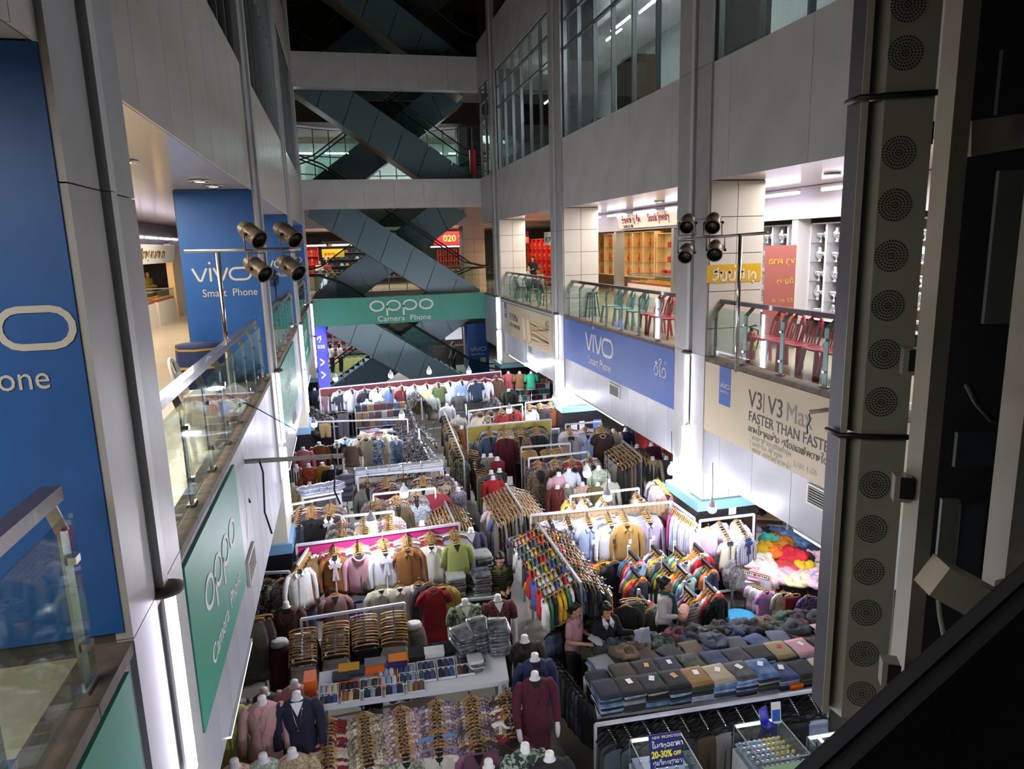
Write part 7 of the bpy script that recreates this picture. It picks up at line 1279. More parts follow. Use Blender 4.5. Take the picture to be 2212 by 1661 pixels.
for i, (px, py, k, cl, lb) in enumerate(((655, 905, 'tshirt', PL('#c8ccd0', 'white'), 'white T-shirt on the grid by the left column'), (700, 905, 'shorts', PL('#a08a5c', 'tan'), 'tan shorts on the grid by the left column'), (740, 885, 'trousers', PL('#5a5c66', 'grey'), 'grey trousers hanging below the back rack shirts'), (775, 940, 'shirt', PL('#d8dcdc', 'white'), 'white cardigan on the rail behind the brown T-shirt'), (790, 942, 'dress', ('#c8c4a8', 'cream lattice', 'plaid', '#4a4a40', 1.5), 'cream lattice dress on the rail behind the brown T-shirt'), (808, 940, 'dress', ('#3a4c78', 'blue print', 'floral', '#c8ccd8'), 'blue print dress on the rail behind the brown T-shirt'), (745, 940, 'blouse', PL('#9fc0dc', 'sky blue'), 'sky blue blouse on the rail behind the black top'))): hang(k, Z((px, py), 1.75), 0, cl, lb, 'clothes on the back left rail')
a, c = Z((655, 912), 1.78), Z((880, 905), 1.78); rack('back left rail holding cardigans and dresses', [((a.x, a.y, 0), a), ((c.x, c.y, 0), c)], [(a, c)], [])
# trousers on a striped pole at the right wall by the toys
a, c = Vector((8.3, 11.6, 2.2)), Vector((8.3, 8.8, 2.2)); rack('striped pole rail of trousers behind the toys', [((a.x, a.y, 0), a), ((c.x, c.y, 0), c)], [(a, c)], [])
for i in range(18):
    P = a.lerp(c, (i+.5)/18); cc = rnd.choice(JEAN+[PL('#5a4c44', 'brown'), PL('#46504a', 'grey green')]); hang('trousers', P, -pi/2, cc, '%s trousers on the striped pole behind the toys, %s along' % (cc[1], ORD[i]), 'trousers behind the toys')
P = Vector((7.9, 20.5, 0)); 
for i in range(8):
    y = 14.5+i*.6; c = rnd.choice([PL('#5a5a34', 'olive green'), PL('#6a6840', 'khaki'), PL('#4a4c30', 'dark olive')]); hang('jacket', (8.6, y+1.5, 1.75), -pi/2+.3, c, '%s uniform jacket on the right walkway, %s along' % (c[1], ORD[i]), 'olive uniforms on the right walkway', 1.05)
rack('rail of olive uniforms on the right walkway', [((8.6, 15.6, 0), (8.6, 15.6, 1.77)), ((8.6, 20.6, 0), (8.6, 20.6, 1.77))], [((8.6, 15.6, 1.77), (8.6, 20.6, 1.77))], [])
# ================================================================ steel frame and display panel beside the viewer
def plan(px, t): p = EYEV+sight(px, 830)*t; return Vector((p.x, p.y, 0))
def on_wall(px, py, a, b):
    """where the sight line meets the upright plane through plan points a and b"""
    n = (b-a).cross(Vector((0,0,1))); d = sight(px, py); return EYEV+d*((a-EYEV).dot(n)/d.dot(n))
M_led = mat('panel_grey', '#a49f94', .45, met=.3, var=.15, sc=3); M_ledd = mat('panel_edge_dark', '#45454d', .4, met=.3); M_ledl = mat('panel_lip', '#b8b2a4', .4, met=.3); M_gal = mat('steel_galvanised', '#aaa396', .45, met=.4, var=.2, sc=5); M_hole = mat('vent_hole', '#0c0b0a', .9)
A, B = plan(1868, 1.95), plan(1968, 1.93); z0 = on_wall(1850, 1552, A, B).z
def upright(name, p, q, za, zb, m, parent, back=.05):
    d = (q-p).normalized(); n = Vector((d.y, -d.x, 0)); n = n if n.dot(-CF) < 0 else -n; mb = MB(); P = [p, q, q+n*back, p+n*back]
    mb.add([Vector((v.x, v.y, za)) for v in P]+[Vector((v.x, v.y, zb)) for v in P], [(3,2,1,0),(4,5,6,7),(0,1,5,4),(1,2,6,5),(2,3,7,6),(3,0,4,7)]); return ob(name, mb, m, parent)
def vent_mesh():
    mb = MB()
    for r_, k in ((.0, 1), (.0075, 8), (.0155, 14), (.0235, 20), (.0315, 27), (.0395, 33)):
        for i in range(k):
            a = 2*pi*i/k; c = Vector((r_*cos(a), r_*sin(a), .001)); mb.add([c+Vector((.0026*cos(b*pi/3), .0026*sin(b*pi/3), 0)) for b in range(6)], [tuple(range(6))])
    return setmats(mb.mesh('vent_holes'), M_hole)
VENT = vent_mesh(); joints = [on_wall(1900, y, A, B).z for y in (205, 938)]; zs = [9.0, joints[0], joints[1], z0]
ventpx = [[(1961, 10), (1955, 115)], [(1941, 330), (1932, 443), (1924, 553), (1917, 660), (1910, 765), (1903, 868)], [(1889, 1047), (1882, 1142), (1876, 1234), (1871, 1323), (1865, 1412), (1860, 1498)]]
ud = (B-A).normalized(); FM4 = lambda P: face(P, ud)
for k in range(3):
    t = thing('display_module', 'grey back of a tall display panel with round vents, %s section' % ['top', 'middle', 'bottom'][k], 'panel', (A.x, A.y, zs[k+1]), group='display panel sections'); o0 = Vector((A.x, A.y, zs[k+1])); h = zs[k]-zs[k+1]-.008
    R0 = lambda p: p-Vector((A.x, A.y, 0))
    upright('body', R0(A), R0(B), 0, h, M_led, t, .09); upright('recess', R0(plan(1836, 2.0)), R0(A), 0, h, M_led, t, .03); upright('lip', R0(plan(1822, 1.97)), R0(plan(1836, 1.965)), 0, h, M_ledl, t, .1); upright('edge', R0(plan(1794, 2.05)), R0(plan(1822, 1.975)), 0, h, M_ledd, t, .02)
    for px, py in ventpx[k]:
        P = on_wall(px, py, A, B)-o0-CF*.0015; link('vent', VENT, t, M=FM4(P))
    c = MB(); Q = [plan(x, tt)-Vector((A.x, A.y, 0))+Vector((0, 0, h+.004)) for x, tt in ((1792, 2.03), (1822, 1.955), (1850, 1.955), (1868, 1.94), (1990, 1.915))]; c.tube(Q, .008, 6)
    if k: ob('seam_cable', c, M_black, t)
f = thing('steel_frame', 'galvanised square tube frame behind the display panel', 'frame', (B.x, B.y, 3.2)); o0 = Vector((B.x, B.y, 3.2)); top = 9.2
def vt(px, t, w, nm='upright', zb=None): p = plan(px, t)-Vector((B.x, B.y, 0)); ob(nm, MB().box(p.x-w/2, p.x+w/2, p.y-w/2, p.y+w/2, (zb or 4.4)-3.2, top-3.2), M_gal, f)
vt(2008, 1.78, .05); vt(2215, 1.9, .07)
def hz(a, b, w): ob('cross_bar', MB().bar(a-o0, b-o0, w, w), M_gal, f)
hz(EYEV+sight(2062, 305)*1.78, EYEV+sight(2290, 270)*1.95, .085); hz(EYEV+sight(2012, 1240)*1.78, EYEV+sight(2185, 1335)*1.78, .085); hz(EYEV+sight(2180, 1300)*1.78, EYEV+sight(2320, 1260)*1.9, .08)
for px, py in ((1990, 295), (1966, 780), (1947, 1052), (1920, 1450)):
    P = EYEV+sight(px, py)*1.84; ob('bracket', MB().obox(P-o0, .02, .02, .035, Matrix.Rotation(-YAW-.3, 3, 'Z')).obox(P-o0-CF*.022, .014, .002, .026, Matrix.Rotation(-YAW-.3, 3, 'Z')), [M_gal], f)
    ob('bracket_end', MB().obox(P-o0-CF*.025, .015, .002, .028, Matrix.Rotation(-YAW-.3, 3, 'Z')), M_hole, f)
p = thing('cable_cabinet', 'dark cabinet with pale doors and cables inside the steel frame', 'cabinet', (plan(2150, 2.6).x, plan(2150, 2.6).y, 4.2)); o0 = Vector((plan(2150, 2.6).x, plan(2150, 2.6).y, 4.2)); R1 = lambda v: v-Vector((o0.x, o0.y, 0))
upright('back_panel', R1(plan(2020, 2.6)), R1(plan(2600, 2.5)), 0, 5.2, mat('cabinet_dark', '#232628', .6), p)
for px0, px1, y0, y1, c in ((2112, 2172, 370, 700, '#5c625e'), (2060, 2100, 1080, 1240, '#5c5e58'), (2105, 2160, 1090, 1250, '#2e3840'), (2080, 2180, 935, 1010, '#2c3238'), (2095, 2200, 110, 250, '#2a2c30')):
    a, b = plan(px0, 2.5), plan(px1, 2.49); za, zb = on_wall(px0, y1, a, b).z, on_wall(px0, y0, a, b).z; upright('door', R1(a), R1(b), za-4.2, zb-4.2, mat('cab_'+c[1:], c, .5), p, .02)
ob('cable', MB().tube([EYEV+sight(x, y)*2.35-o0 for x, y in ((2090, 830), (2110, 870), (2140, 905), (2190, 915))], .012, 6), M_black, p); ob('twine', MB().tube([EYEV+sight(x, y)*1.9-o0 for x, y in ((2022, 1255), (2030, 1330), (2040, 1380), (2055, 1420))], .006, 6), M_gal, p)
# the black rail right in front
a, b, c, d = (EYEV+sight(x, y)*t for x, y, t in ((1690, 1795, .62), (2420, 1122, .7), (2600, 1500, .72), (1950, 2050, .64)))
r_ = thing('black_rail', 'broad black rail slanting across the lower right corner', 'rail', a); mb = MB(); mb.add([v-a for v in (a, b, c, d)]+[v-a+CF*.05 for v in (a, b, c, d)], [(0,1,2,3),(7,6,5,4),(0,4,5,1),(1,5,6,2),(2,6,7,3),(3,7,4,0)]); ob('panel', mb, mat('rail_black', '#0a0a0c', .6), r_)
ob('lit_edge', MB().bar(CF*.03, b-a+CF*.03, .012, .012), mat('rail_edge_lit', '#55555c', .25, met=.6), r_)  # paler strip paints in the light along the rail's edge
# short pipe with a cord near the display panel
P = onz(1748, 890, 4.35); t = thing('pipe_arm', 'short grey pipe with a dangling cord near the display panel', 'pipe', P); Q = EYEV+sight(1800, 884)*((P-EYEV).dot(CF))-P; ob('pipe', MB().tube([(0,0,0), Q], .03, 8), M_gal, t); ob('cord', MB().tube([(0,0,-.03), (.02,0,-.12), (-.02,0,-.2), (.0,.01,-.3)], .01, 5), M_black, t)
# ================================================================ floodlights
M_can = mat('can_bronze', '#7d7262', .4, met=.6, var=.25, sc=12); M_canin = mat('can_inside', '#15130f', .35)
def par(P, aim, label, up=1, s=1.):
    t = thing('stage_light', label, 'floodlight', P, group='floodlights on the bars'); aim = Vector(aim).normalized(); z = -aim; x = Vector((0,0,1)).cross(z).normalized(); y = z.cross(x); R3 = Matrix((x, y, z)).transposed().to_4x4(); R3 = R3 @ Matrix.Scale(s, 4)
    ob('can', MB().lathe([(.1, -.05), (.112, -.158), (.118, -.16), (.125, -.16), (.125, -.13), (.115, -.125), (.115, .08), (.122, .085), (.122, .1), (.1, .11), (.09, .2), (.05, .22)], (0,0,0), 20), M_can, t, M=R3); ob('mouth', MB().lathe([(.03, -.06), (.096, -.075), (.109, -.15)], (0,0,0), 20, cap=False), M_canin, t, M=R3)
    ob('yoke', MB().tube([(.14*s*x.x, .14*s*x.y, 0), (.14*s*x.x, .14*s*x.y, -.2*s*up), (-.14*s*x.x, -.14*s*x.y, -.2*s*up), (-.14*s*x.x, -.14*s*x.y, 0)], .012, 6), M_can, t)
    for sd in (-1, 1): ob('knob', MB().lathe([(.022, 0), (.022, .03)], (0,0,0), 10, ax=Matrix.Rotation(pi/2, 3, 'Y')), M_black, t, loc=tuple(x*(sd*.135*s)))
YL = 10.0
def lp(px, py): return ony(px, py, YL)
for px, py, u, lb in ((545, 506, 1, 'bronze floodlight on the left bar, upper left'), (622, 506, 1, 'bronze floodlight on the left bar, upper right'), (557, 580, -1, 'bronze floodlight on the left bar, lower left'), (629, 578, -1, 'bronze floodlight on the left bar, lower right')): par(lp(px, py), (.62, -.6, -.5), lb, u)
t = thing('light_stand', 'steel pole with crossbar carrying the left floodlights', 'stand', lp(470, 545)); o0 = lp(470, 545); ob('crossbar', MB().tube([lp(398, 543)-o0, lp(650, 537)-o0], .022, 8), M_steel, t); q = Vector((o0.x-.02, o0.y, F1)); ob('pole', MB().tube([(0,0,0), q-o0], .03, 10), M_chrome, t)
def rp(px, py): return onx(px, py, 5.78)
for px, py, u, lb in ((1485, 482, 1, 'bronze floodlight on the right bar, upper left'), (1540, 481, 1, 'bronze floodlight on the right bar, upper right'), (1482, 546, -1, 'bronze floodlight on the right bar, lower left'), (1545, 540, -1, 'bronze floodlight on the right bar, lower right')): par(rp(px, py), (-.5, -.75, -.45), lb, u)
t = thing('light_stand', 'steel pole with crossbar carrying the right floodlights', 'stand', rp(1600, 505)); o0 = rp(1600, 505); ob('crossbar', MB().tube([rp(1468, 518)-o0, rp(1657, 503)-o0], .022, 8), M_steel, t); ob('pole', MB().tube([(0,0,0), (0, 0, F1+.1-o0.z)], .03, 10), M_chrome, t)
# long pipe boom from the left wall with cords
t = thing('pipe_arm', 'long grey pipe boom reaching out from the left wall', 'pipe', ony(478, 1002, 8.6)); o0 = ony(478, 1002, 8.6); e = ony(742, 984, 8.6); ob('pipe', MB().tube([Vector((-2.1, 8.6, o0.z+.03))-o0, e-o0], .03, 8), M_gal, t)
for px, n in ((520, 20), (560, 90), (716, 40)):
    a = ony(px, 1000-(px-478)*.07, 8.58)-o0; ob('cord', MB().tube([a, a+Vector((.03, 0, -.15)), a+Vector((0, .02, -.3-n*.004)), a+Vector((.06, 0, -.4-n*.006))], .012, 5), M_black, t)
t = thing('cable', 'thin cable sagging from the left railing to the stalls', 'cable', ony(460, 840, 9.0)); o0 = t.location.copy(); ob('line', MB().tube([Vector((0,0,0)), ony(560, 885, 9.4)-o0, ony(640, 930, 10)-o0], .008, 5), M_black, t)
# ================================================================ people
JOBS = []
def blobmesh(parts):
    """closed pieces that a remesh later fuses to one continuous surface"""
    mb = MB()
    for p in parts:
        if p[0] == 'cap':
            _, a, b, ra, rb = p; a, b = Vector(a), Vector(b); d = (b-a); n = 12
            pts = []; rs = []
            dn = d.normalized()
            for k in range(4): th = pi/2*k/3; pts.append(a-dn*(ra*cos(th))); rs.append(max(ra*sin(th), .0015))
            for k in range(4): th = pi/2*(1-k/3); pts.append(b+dn*(rb*cos(th))); rs.append(max(rb*sin(th), .0015))
            mb.tube(pts, rs, n)
        elif p[0] == 'ell':
            _, c, rx, ry, rz = p; mb.lathe([(max(sin(pi*k/10), .01), -cos(pi*k/10)*rz) for k in range(11)], c, 16, rx, ry)
        else: mb.loft(p[1])
    return mb
def ell(z, w, d, oy=0., n=18): return [(w*cos(a), d*sin(a)+oy, z) for a in [2*pi*i/n for i in range(n)]]
def job(name, parts, vox, mats, parent, regions=None, it=3): JOBS.append((name, blobmesh(parts).mesh(name), vox, mats, parent, regions, it))
M_skin = mat('skin', '#c29377', .5); M_lip = mat('lips', '#8a4a42', .5); M_eye = mat('eye_dark', '#1a1210', .3); M_hair = mat('hair_black', '#17120f', .4, var=.2, sc=40)
def hand(w, e, curl, sd):
    """palm and five bent fingers at wrist w, pointing away from the elbow e"""
    w, e = Vector(w), Vector(e); d = (w-e).normalized(); s = d.cross(Vector((0,0,1))); s = s.normalized() if s.length > .1 else Vector((1,0,0)); dn = s.cross(d).normalized(); dn = -dn if dn.z > 0 else dn
    out = [('cap', w, w+d*.05, .026, .03)]; k0 = w+d*.065
    for i, L in enumerate((.058, .068, .064, .05)):
        b = k0+s*((i-1.5)*.017*sd); m1 = b+d*(L*.55)+dn*(curl*L*.25); m2 = m1+d*(L*.35)+dn*(curl*L*.6); out += [('cap', b, m1, .0085, .008), ('cap', m1, m2, .008, .0065)]
    tb = w+d*.02-s*(.028*sd); out += [('cap', tb, tb+d*.03-s*(.02*sd), .0095, .0085), ('cap', tb+d*.03-s*(.02*sd), tb+d*.055-s*(.018*sd)+dn*.01, .0085, .007)]
    return out
def person(label, loc, rz, H, pose, top, bottom, hair='bun', sleeve='long', collar=None, look=(0, 0), vox=.011, sit=False, extra=None, scarf=None, cap_=None):
    """pose = (left elbow, left wrist, right elbow, right wrist), in a 1.6 m frame facing -y"""
    t = thing('person', label, 'person', loc, rz); s = H/1.6; t.scale = (s, s, s); dz = -.38 if sit else 0.
    V = lambda x, y, z: Vector((x, y, z+dz))
    le, lw, re, rw = (V(*p) for p in pose); ls, rs = V(.165, .005, 1.29), V(-.165, .005, 1.29)
    tors = [ell(z+dz, w, d, oy) for z, w, d, oy in ((.8, .11, .09, .01), (.88, .155, .11, .01), (.98, .14, .1, .005), (1.06, .125, .092, 0), (1.16, .14, .1, -.005), (1.25, .158, .095, 0), (1.3, .15, .075, .005), (1.335, .085, .058, .008))]
    yaw, nod = look; hc = V(0, -.015-.02*sin(nod), 1.475); RH = Matrix.Rotation(yaw, 3, 'Z') @ Matrix.Rotation(nod, 3, 'X')
    hp = lambda x, y, z: hc+RH @ Vector((x, y, z))
    body = [('loft', tors), ('cap', V(0, .01, 1.32), V(0, -.002, 1.42), .05, .046), ('ell', hc+RH @ Vector((0, .012, .02)), .074, .09, .098), ('ell', hp(0, -.02, -.045), .056, .066, .068), ('cap', hp(0, -.082, .0), hp(0, -.093, -.026), .008, .0115), ('ell', hp(0, -.077, -.062), .02, .011, .01), ('ell', hp(0, -.068, -.095), .024, .02, .018), ('ell', hp(.074, .015, -.012), .01, .018, .028), ('ell', hp(-.074, .015, -.012), .01, .018, .028), ('ell', hp(0, -.06, .03), .056, .03, .02)]
    body += [('cap', ls, le, .043, .036), ('cap', le, lw, .035, .025), ('cap', rs, re, .043, .036), ('cap', re, rw, .035, .025)]+hand(lw, le, .7, 1)+hand(rw, re, .7, -1)
    if sit: legs = [((sx*.085, 0, .86+dz), (sx*.1, -.4, .48), (sx*.1, -.38, .06)) for sx in (-1, 1)]
    else: legs = [((sx*.085, .005, .86), (sx*.088, -.015, .46), (sx*.09, .02, .07)) for sx in (-1, 1)]
    for h_, k_, a_ in legs: body += [('cap', h_, k_, .08, .055), ('cap', k_, a_, .053, .034), ('cap', (a_[0], a_[1]+.02, .035), (a_[0], a_[1]-.15, .028), .036, .03)]
    eyes = [hp(sx*.03, -.083, .005) for sx in (-1, 1)]; brows = [hp(sx*.032, -.086, .026) for sx in (-1, 1)]; mouth = hp(0, -.09, -.062)
    reg = [(p, .0095, 2, 1., .6) for p in eyes]+[(p, .012, 2, 1., .28) for p in brows]+[(mouth, .015, 1, 1., .42)]
    job('body', body, vox*.6, [M_skin, M_lip, M_eye], t, reg, 2)
    # hair
    hr = [('cap', hp(.066, .02, .03), hp(.07, .022, -.045), .018, .014), ('cap', hp(-.066, .02, .03), hp(-.07, .022, -.045), .018, .014), ('ell', hp(0, .03, .045), .086, .088, .092), ('ell', hp(0, .055, -.01), .078, .062, .09), ('ell', hp(0, -.022, .084), .064, .046, .032)]
    if hair == 'bun': hr += [('ell', hp(0, .12, .06), .045, .045, .045)]
    elif hair == 'long': hr += [('cap', hp(.055, .05, .0), hp(.062, .04, -.15), .032, .03), ('cap', hp(-.055, .05, .0), hp(-.062, .04, -.15), .032, .03), ('cap', hp(0, .07, 0), hp(0, .08, -.2), .06, .045)]
    elif hair == 'fringe': hr += [('ell', hp(0, -.046, .056), .06, .036, .028), ('cap', hp(.068, .0, .03), hp(.072, -.005, -.07), .018, .012), ('cap', hp(-.068, .0, .03), hp(-.072, -.005, -.07), .018, .012), ('ell', hp(0, .11, -.02), .04, .04, .05)]
    elif hair == 'tail': hr += [('cap', hp(0, .09, .03), hp(0, .13, -.12), .035, .02)]
    job('hair', hr, vox*.8, [M_hair], t)
    # clothes follow the body
    tp = [('loft', [ell(z+dz, w, d, oy) for z, w, d, oy in ((.82, .172, .128, .01), (.9, .174, .13, .01), (.98, .158, .118, .005), (1.06, .144, .11, 0), (1.16, .158, .118, -.005), (1.25, .174, .112, 0), (1.3, .166, .092, .005), (1.34, .1, .072, .008))])]
    for sh, e, w in ((ls, le, lw), (rs, re, rw)):
        tp.append(('cap', sh, e if sleeve == 'long' else sh.lerp(e, .62), .058, .05 if sleeve == 'long' else .056))
        if sleeve == 'long': tp.append(('cap', e, e.lerp(w, .86), .048, .037))
    job('top', tp, vox, [fab(top)], t)
    bt = []
    for h_, k_, a_ in legs: bt += [('cap', h_, k_, .1, .075), ('cap', k_, (a_[0], a_[1], a_[2]+.03), .073, .06)]
    bt.append(('ell', V(0, .005, .86), .165, .12, .1)); job('trousers', bt, vox*1.2, [fab(bottom)], t)
    if collar:
        mb = MB()
        for sd in (-1, 1): mb.add([V(sd*.05, .05, 1.375), V(sd*.075, -.02, 1.36), V(sd*.1, -.09, 1.29), V(sd*.055, -.125, 1.22), V(sd*.006, -.1, 1.285), V(sd*.045, -.045, 1.36)], [(0,1,5), (1,2,3,4,5), (5,1,0), (5,4,3,2,1)])
        ob('collar', mb, fab(collar), t)
    if scarf:
        job('scarf', [('cap', V(.07, .02, 1.36), V(.03, -.085, 1.31), .032, .034), ('cap', V(-.07, .02, 1.36), V(-.02, -.09, 1.31), .032, .034), ('cap', V(.06, .06, 1.36), V(-.06, .06, 1.36), .03, .03), ('cap', V(.02, -.11, 1.29), V(.03, -.15, 1.1), .04, .045), ('cap', V(.03, -.15, 1.1), V(.02, -.15, .86), .045, .035)], vox, [fab(scarf)], t)
    if cap_: ob('cap', MB().lathe([(.095, 0), (.098, .03), (.08, .075), (.03, .1)], hp(0, .02, .05), 16, 1, 1.1).box(hp(0,0,0).x-.06, hp(0,0,0).x+.06, hp(0,0,0).y-.18, hp(0,0,0).y-.08, hp(0,0,.055).z, hp(0,0,.065).z), fab(cap_), t)
    if extra: extra(t, V)
    return t
REST = ((.22, .03, 1.04), (.2, -.08, .82), (-.22, .03, 1.04), (-.2, -.08, .82)); HOLD = ((.21, .0, 1.05), (.1, -.24, 1.04), (-.21, .0, 1.05), (-.08, -.25, 1.02))
# woman in pink with a bag
def bag(t, V): ob('shoulder_strap', MB().tube([V(.1, -.11, 1.2), V(.125, -.03, 1.365), V(.15, .1, 1.25), V(.17, .15, 1.02)], .014, 6), M_black, t); job('handbag', [('ell', V(.14, .19, .95), .13, .08, .13)], .012, [M_black], t)
def stand(px, py, z): p = onz(px, py, z); return Vector((p.x, p.y, 0))
LP = stand(1240, 1298, 1.6); person('woman in a pink polo shirt with a dark shoulder bag holding a grey cloth', LP, radians(48), 1.6, HOLD, PL('#b98a92', 'pink'), PL('#2a2a30', 'dark'), 'tail', 'short', PL('#b98a92', 'pink'), (.2, .3), extra=bag)
o = link('folded_cloth', FM[1], None); M4 = Matrix.Translation(LP+Matrix.Rotation(radians(48), 3, 'Z') @ Vector((.0, -.34, 1.06))) @ Matrix.Rotation(radians(48), 4, 'Z') @ Matrix.Rotation(.5, 4, 'X') @ Matrix.Scale(.6, 4); o.matrix_world = M4; setm(o, fabric('#a8adb8')); tag(o, 'small grey folded cloth in the hands of the woman in pink', 'cloth')
LP = stand(1308, 1300, 1.56); person('young woman in a black sweater with a white collar holding up grey trousers', LP, radians(12), 1.56, ((.23, -.06, 1.08), (.34, -.28, 1.16), (-.21, .0, 1.05), (-.06, -.24, .98)), PL('#0e0e12', 'black'), PL('#1c1c22', 'black'), 'fringe', 'long', PL('#d8d8da', 'white'), (.1, .25))
P = LP+Matrix.Rotation(radians(12), 3, 'Z') @ Vector((.36, -.4, 1.24)); mb = MB(); mb.loft([[(w*cos(a), d*sin(a)+.012*sin(5*a+k), z) for a in [2*pi*i/18 for i in range(18)]] for k, (z, w, d) in enumerate(((0, .11, .025), (-.04, .115, .03), (-.15, .13, .035), (-.27, .16, .045), (-.33, .17, .05), (-.35, .12, .03)))]); tag(ob('grey_trousers', mb, fabric('#9aa0ac'), loc=P, rz=.1), 'light grey sweatpants held up by the young woman in black', 'trousers')
LP = stand(1437, 1245, 1.62); person('woman in a light grey sweater and green scarf with folded arms', LP, radians(55), 1.62, ((.23, -.02, 1.06), (.02, -.22, 1.04), (-.23, -.02, 1.06), (-.04, -.2, 1.0)), PL('#b9b4b6', 'light grey'), PL('#1a1a20', 'black'), 'bun', 'long', None, (.15, .05), scarf=PL('#1c4a40', 'dark green'))
P = LP+Matrix.Rotation(radians(55), 3, 'Z') @ Vector((.1, -.27, 1.0)); JOBS.append(('plush_pouch', blobmesh([('cap', (-.09, 0, 0), (.09, 0, .03), .075, .08)]).mesh('plush_pouch'), .012, [fabric('#c4907e')], ('top', 'pink plush pouch held by the woman in grey', 'pouch', P, radians(55)), None, 2))
LP = stand(1079, 1192, 1.6); person('woman in a green and black camouflage jacket standing in the aisle', LP, radians(8), 1.6, ((.2, .02, 1.05), (.07, -.2, 1.02), (-.2, .02, 1.05), (-.06, -.2, .98)), ('#5a5c3a', 'camouflage', 'bands', '#1e1f18', 1.4), PL('#18181c', 'black'), 'tail', 'long', PL('#6a6a44', 'olive'), (0, .45))
# people farther off
LP = stand(1196, 815, 1.66); person('man in a grey shirt and red-black cap at the far right stalls', LP, radians(-70), 1.66, REST, PL('#4a4c54', 'grey'), PL('#2a2a2e', 'dark'), 'none', 'short', None, (0, .1), .02, cap_=PL('#1c1416', 'black'))
P = onx(1150, 556, 8.3); person('woman with a face mask standing by the red gold shop', (8.3, P.y, F1), radians(-30), 1.58, HOLD, PL('#22262e', 'dark blue'), PL('#22222a', 'dark'), 'bun', 'long', vox=.02)
P = onx(1140, 592, 7.9); person('person in white sitting behind the teal chairs', (7.9, P.y, F1), radians(60), 1.6, HOLD, PL('#a8a8a8', 'white'), PL('#2a2a30', 'dark'), 'long', 'long', vox=.02, sit=True)
P = onx(318, 600, -6.8); person('shopkeeper in a yellow top behind the left gallery counter', (-6.8, P.y, F1), radians(60), 1.55, HOLD, PL('#a8963a', 'yellow'), PL('#2a2a30', 'dark'), 'long', 'long', vox=.02)
P = onx(368, 588, -6.8); person('shopkeeper in dark clothes behind the second left counter', (-6.8, P.y, F1), radians(50), 1.6, HOLD, PL('#2c3440', 'dark'), PL('#2a2a30', 'dark'), 'bun', 'long', vox=.02)
person('person in a dark teal shirt half hidden behind the nearest left column', (-1.95, 5.85, F1), radians(150), 1.6, REST, PL('#2a3c4a', 'dark teal'), PL('#1c1c22', 'black'), 'long', 'long', vox=.02)
for px, py, z, c, lb, hd in ((690, 570, F1, '#c8c4c0', 'woman in a pale top behind the far gold counter', 'long'), (706, 570, F1, '#a83a34', 'woman in red behind the far gold counter', 'bun')):
    P = ony(px, py, 40.6); person(lb, (P.x, 40.6, z), 0, 1.55, HOLD, PL(c, 'top'), PL('#2a2a30', 'dark'), hd, 'long', vox=.025)
for px, c, lb in ((716, '#d0ccc8', 'woman in a white shirt sitting beyond the lowest escalator'), (735, '#c8b8b0', 'second woman in white sitting beyond the lowest escalator')):
    P = ony(px, 765, 38.0); person(lb, (P.x, 38.0, .25), radians(120), 1.6, REST, PL(c, 'white'), PL('#22222a', 'dark'), 'long', 'short', vox=.025, sit=False)
P = ony(978, 745, 37.4); person('woman in dark green standing beyond the lowest escalator', (P.x, 37.4, 0), radians(-60), 1.62, REST, PL('#1c3a34', 'dark green'), PL('#1c1c22', 'black'), 'bun', 'short', vox=.025)
def finish_jobs():
    tmp = []
    for name, me, vox, mats, parent, reg, it in JOBS:
        o = bpy.data.objects.new('tmp', me); COL.objects.link(o); m = o.modifiers.new('r', 'REMESH'); m.mode = 'VOXEL'; m.voxel_size = vox; m.use_smooth_shade = True
        sm = o.modifiers.new('s', 'SMOOTH'); sm.iterations = it; sm.factor = .5; tmp.append(o)
    dg = bpy.context.evaluated_depsgraph_get()
    for (name, me, vox, mats, parent, reg, it), o in zip(JOBS, tmp):
        nm = bpy.data.meshes.new_from_object(o.evaluated_get(dg)); nm.name = name; nm.materials.clear()
        for m in mats: nm.materials.append(m)
        if reg:
            for p in nm.polygons:
                c = p.center
                for q, r, mi, fx, fz in reg:
                    if abs(c.x-q.x) < r*1.6 and abs(c.z-q.z) < r*fz*1.6 and (c-q).length < r*1.9: p.material_index = mi
        if isinstance(parent, tuple):
            x = link(name, nm); x.location = parent[3]; x.rotation_euler = (0, 0, parent[4]); tag(x, parent[1], parent[2])
        else: link(name, nm, parent)
    for o in tmp: me = o.data; bpy.data.objects.remove(o); bpy.data.meshes.remove(me)
finish_jobs()
# ================================================================ shops beyond the escalators
def bp(px, py, Y): return ony(px, py, Y)
def front_cabinet(label, x0, x1, y, z0, z1, cols, rows, m, mesh, glabel, gcat, gname, group):
    c = thing('display_cabinet', label, 'cabinet', (x0, y, z0)); L, H = x1-x0, z1-z0; ob('back', MB().box(0, L, .3, .34, 0, H), m, c)
    for i in range(cols+1): boxpart('upright', i*L/cols-.02, i*L/cols+.02, 0, .3, 0, H, m, c)
    for j in range(rows+1): boxpart('shelf', .02, L-.02, 0, .3, j*H/rows-.01 if j else 0, j*H/rows+.012 if j else .02, m, c)
    for i in range(cols):
        for j in range(rows): tag(link(gname, mesh, None, loc=(x0+(i+.5)*L/cols, y+.15, z0+j*H/rows+.022), rz=pi/2), '%s, %s shelf up, %s along' % (glabel, ORD[j], ORD[i]), gcat, group)
PADS['cap'] = [setmats(MB().lathe([(.12, 0), (.12, .05), (.09, .12), (.03, .15)], (0,0,0), 12).box(-.2, -.1, -.08, .08, 0, .015).mesh('cap'), mat('cap_'+c[1:], c, .8)) for c in ('#2a6a70', '#7a2a3a', '#c8a05a', '#d8d8d0', '#2c3858', '#6a4a7a')]
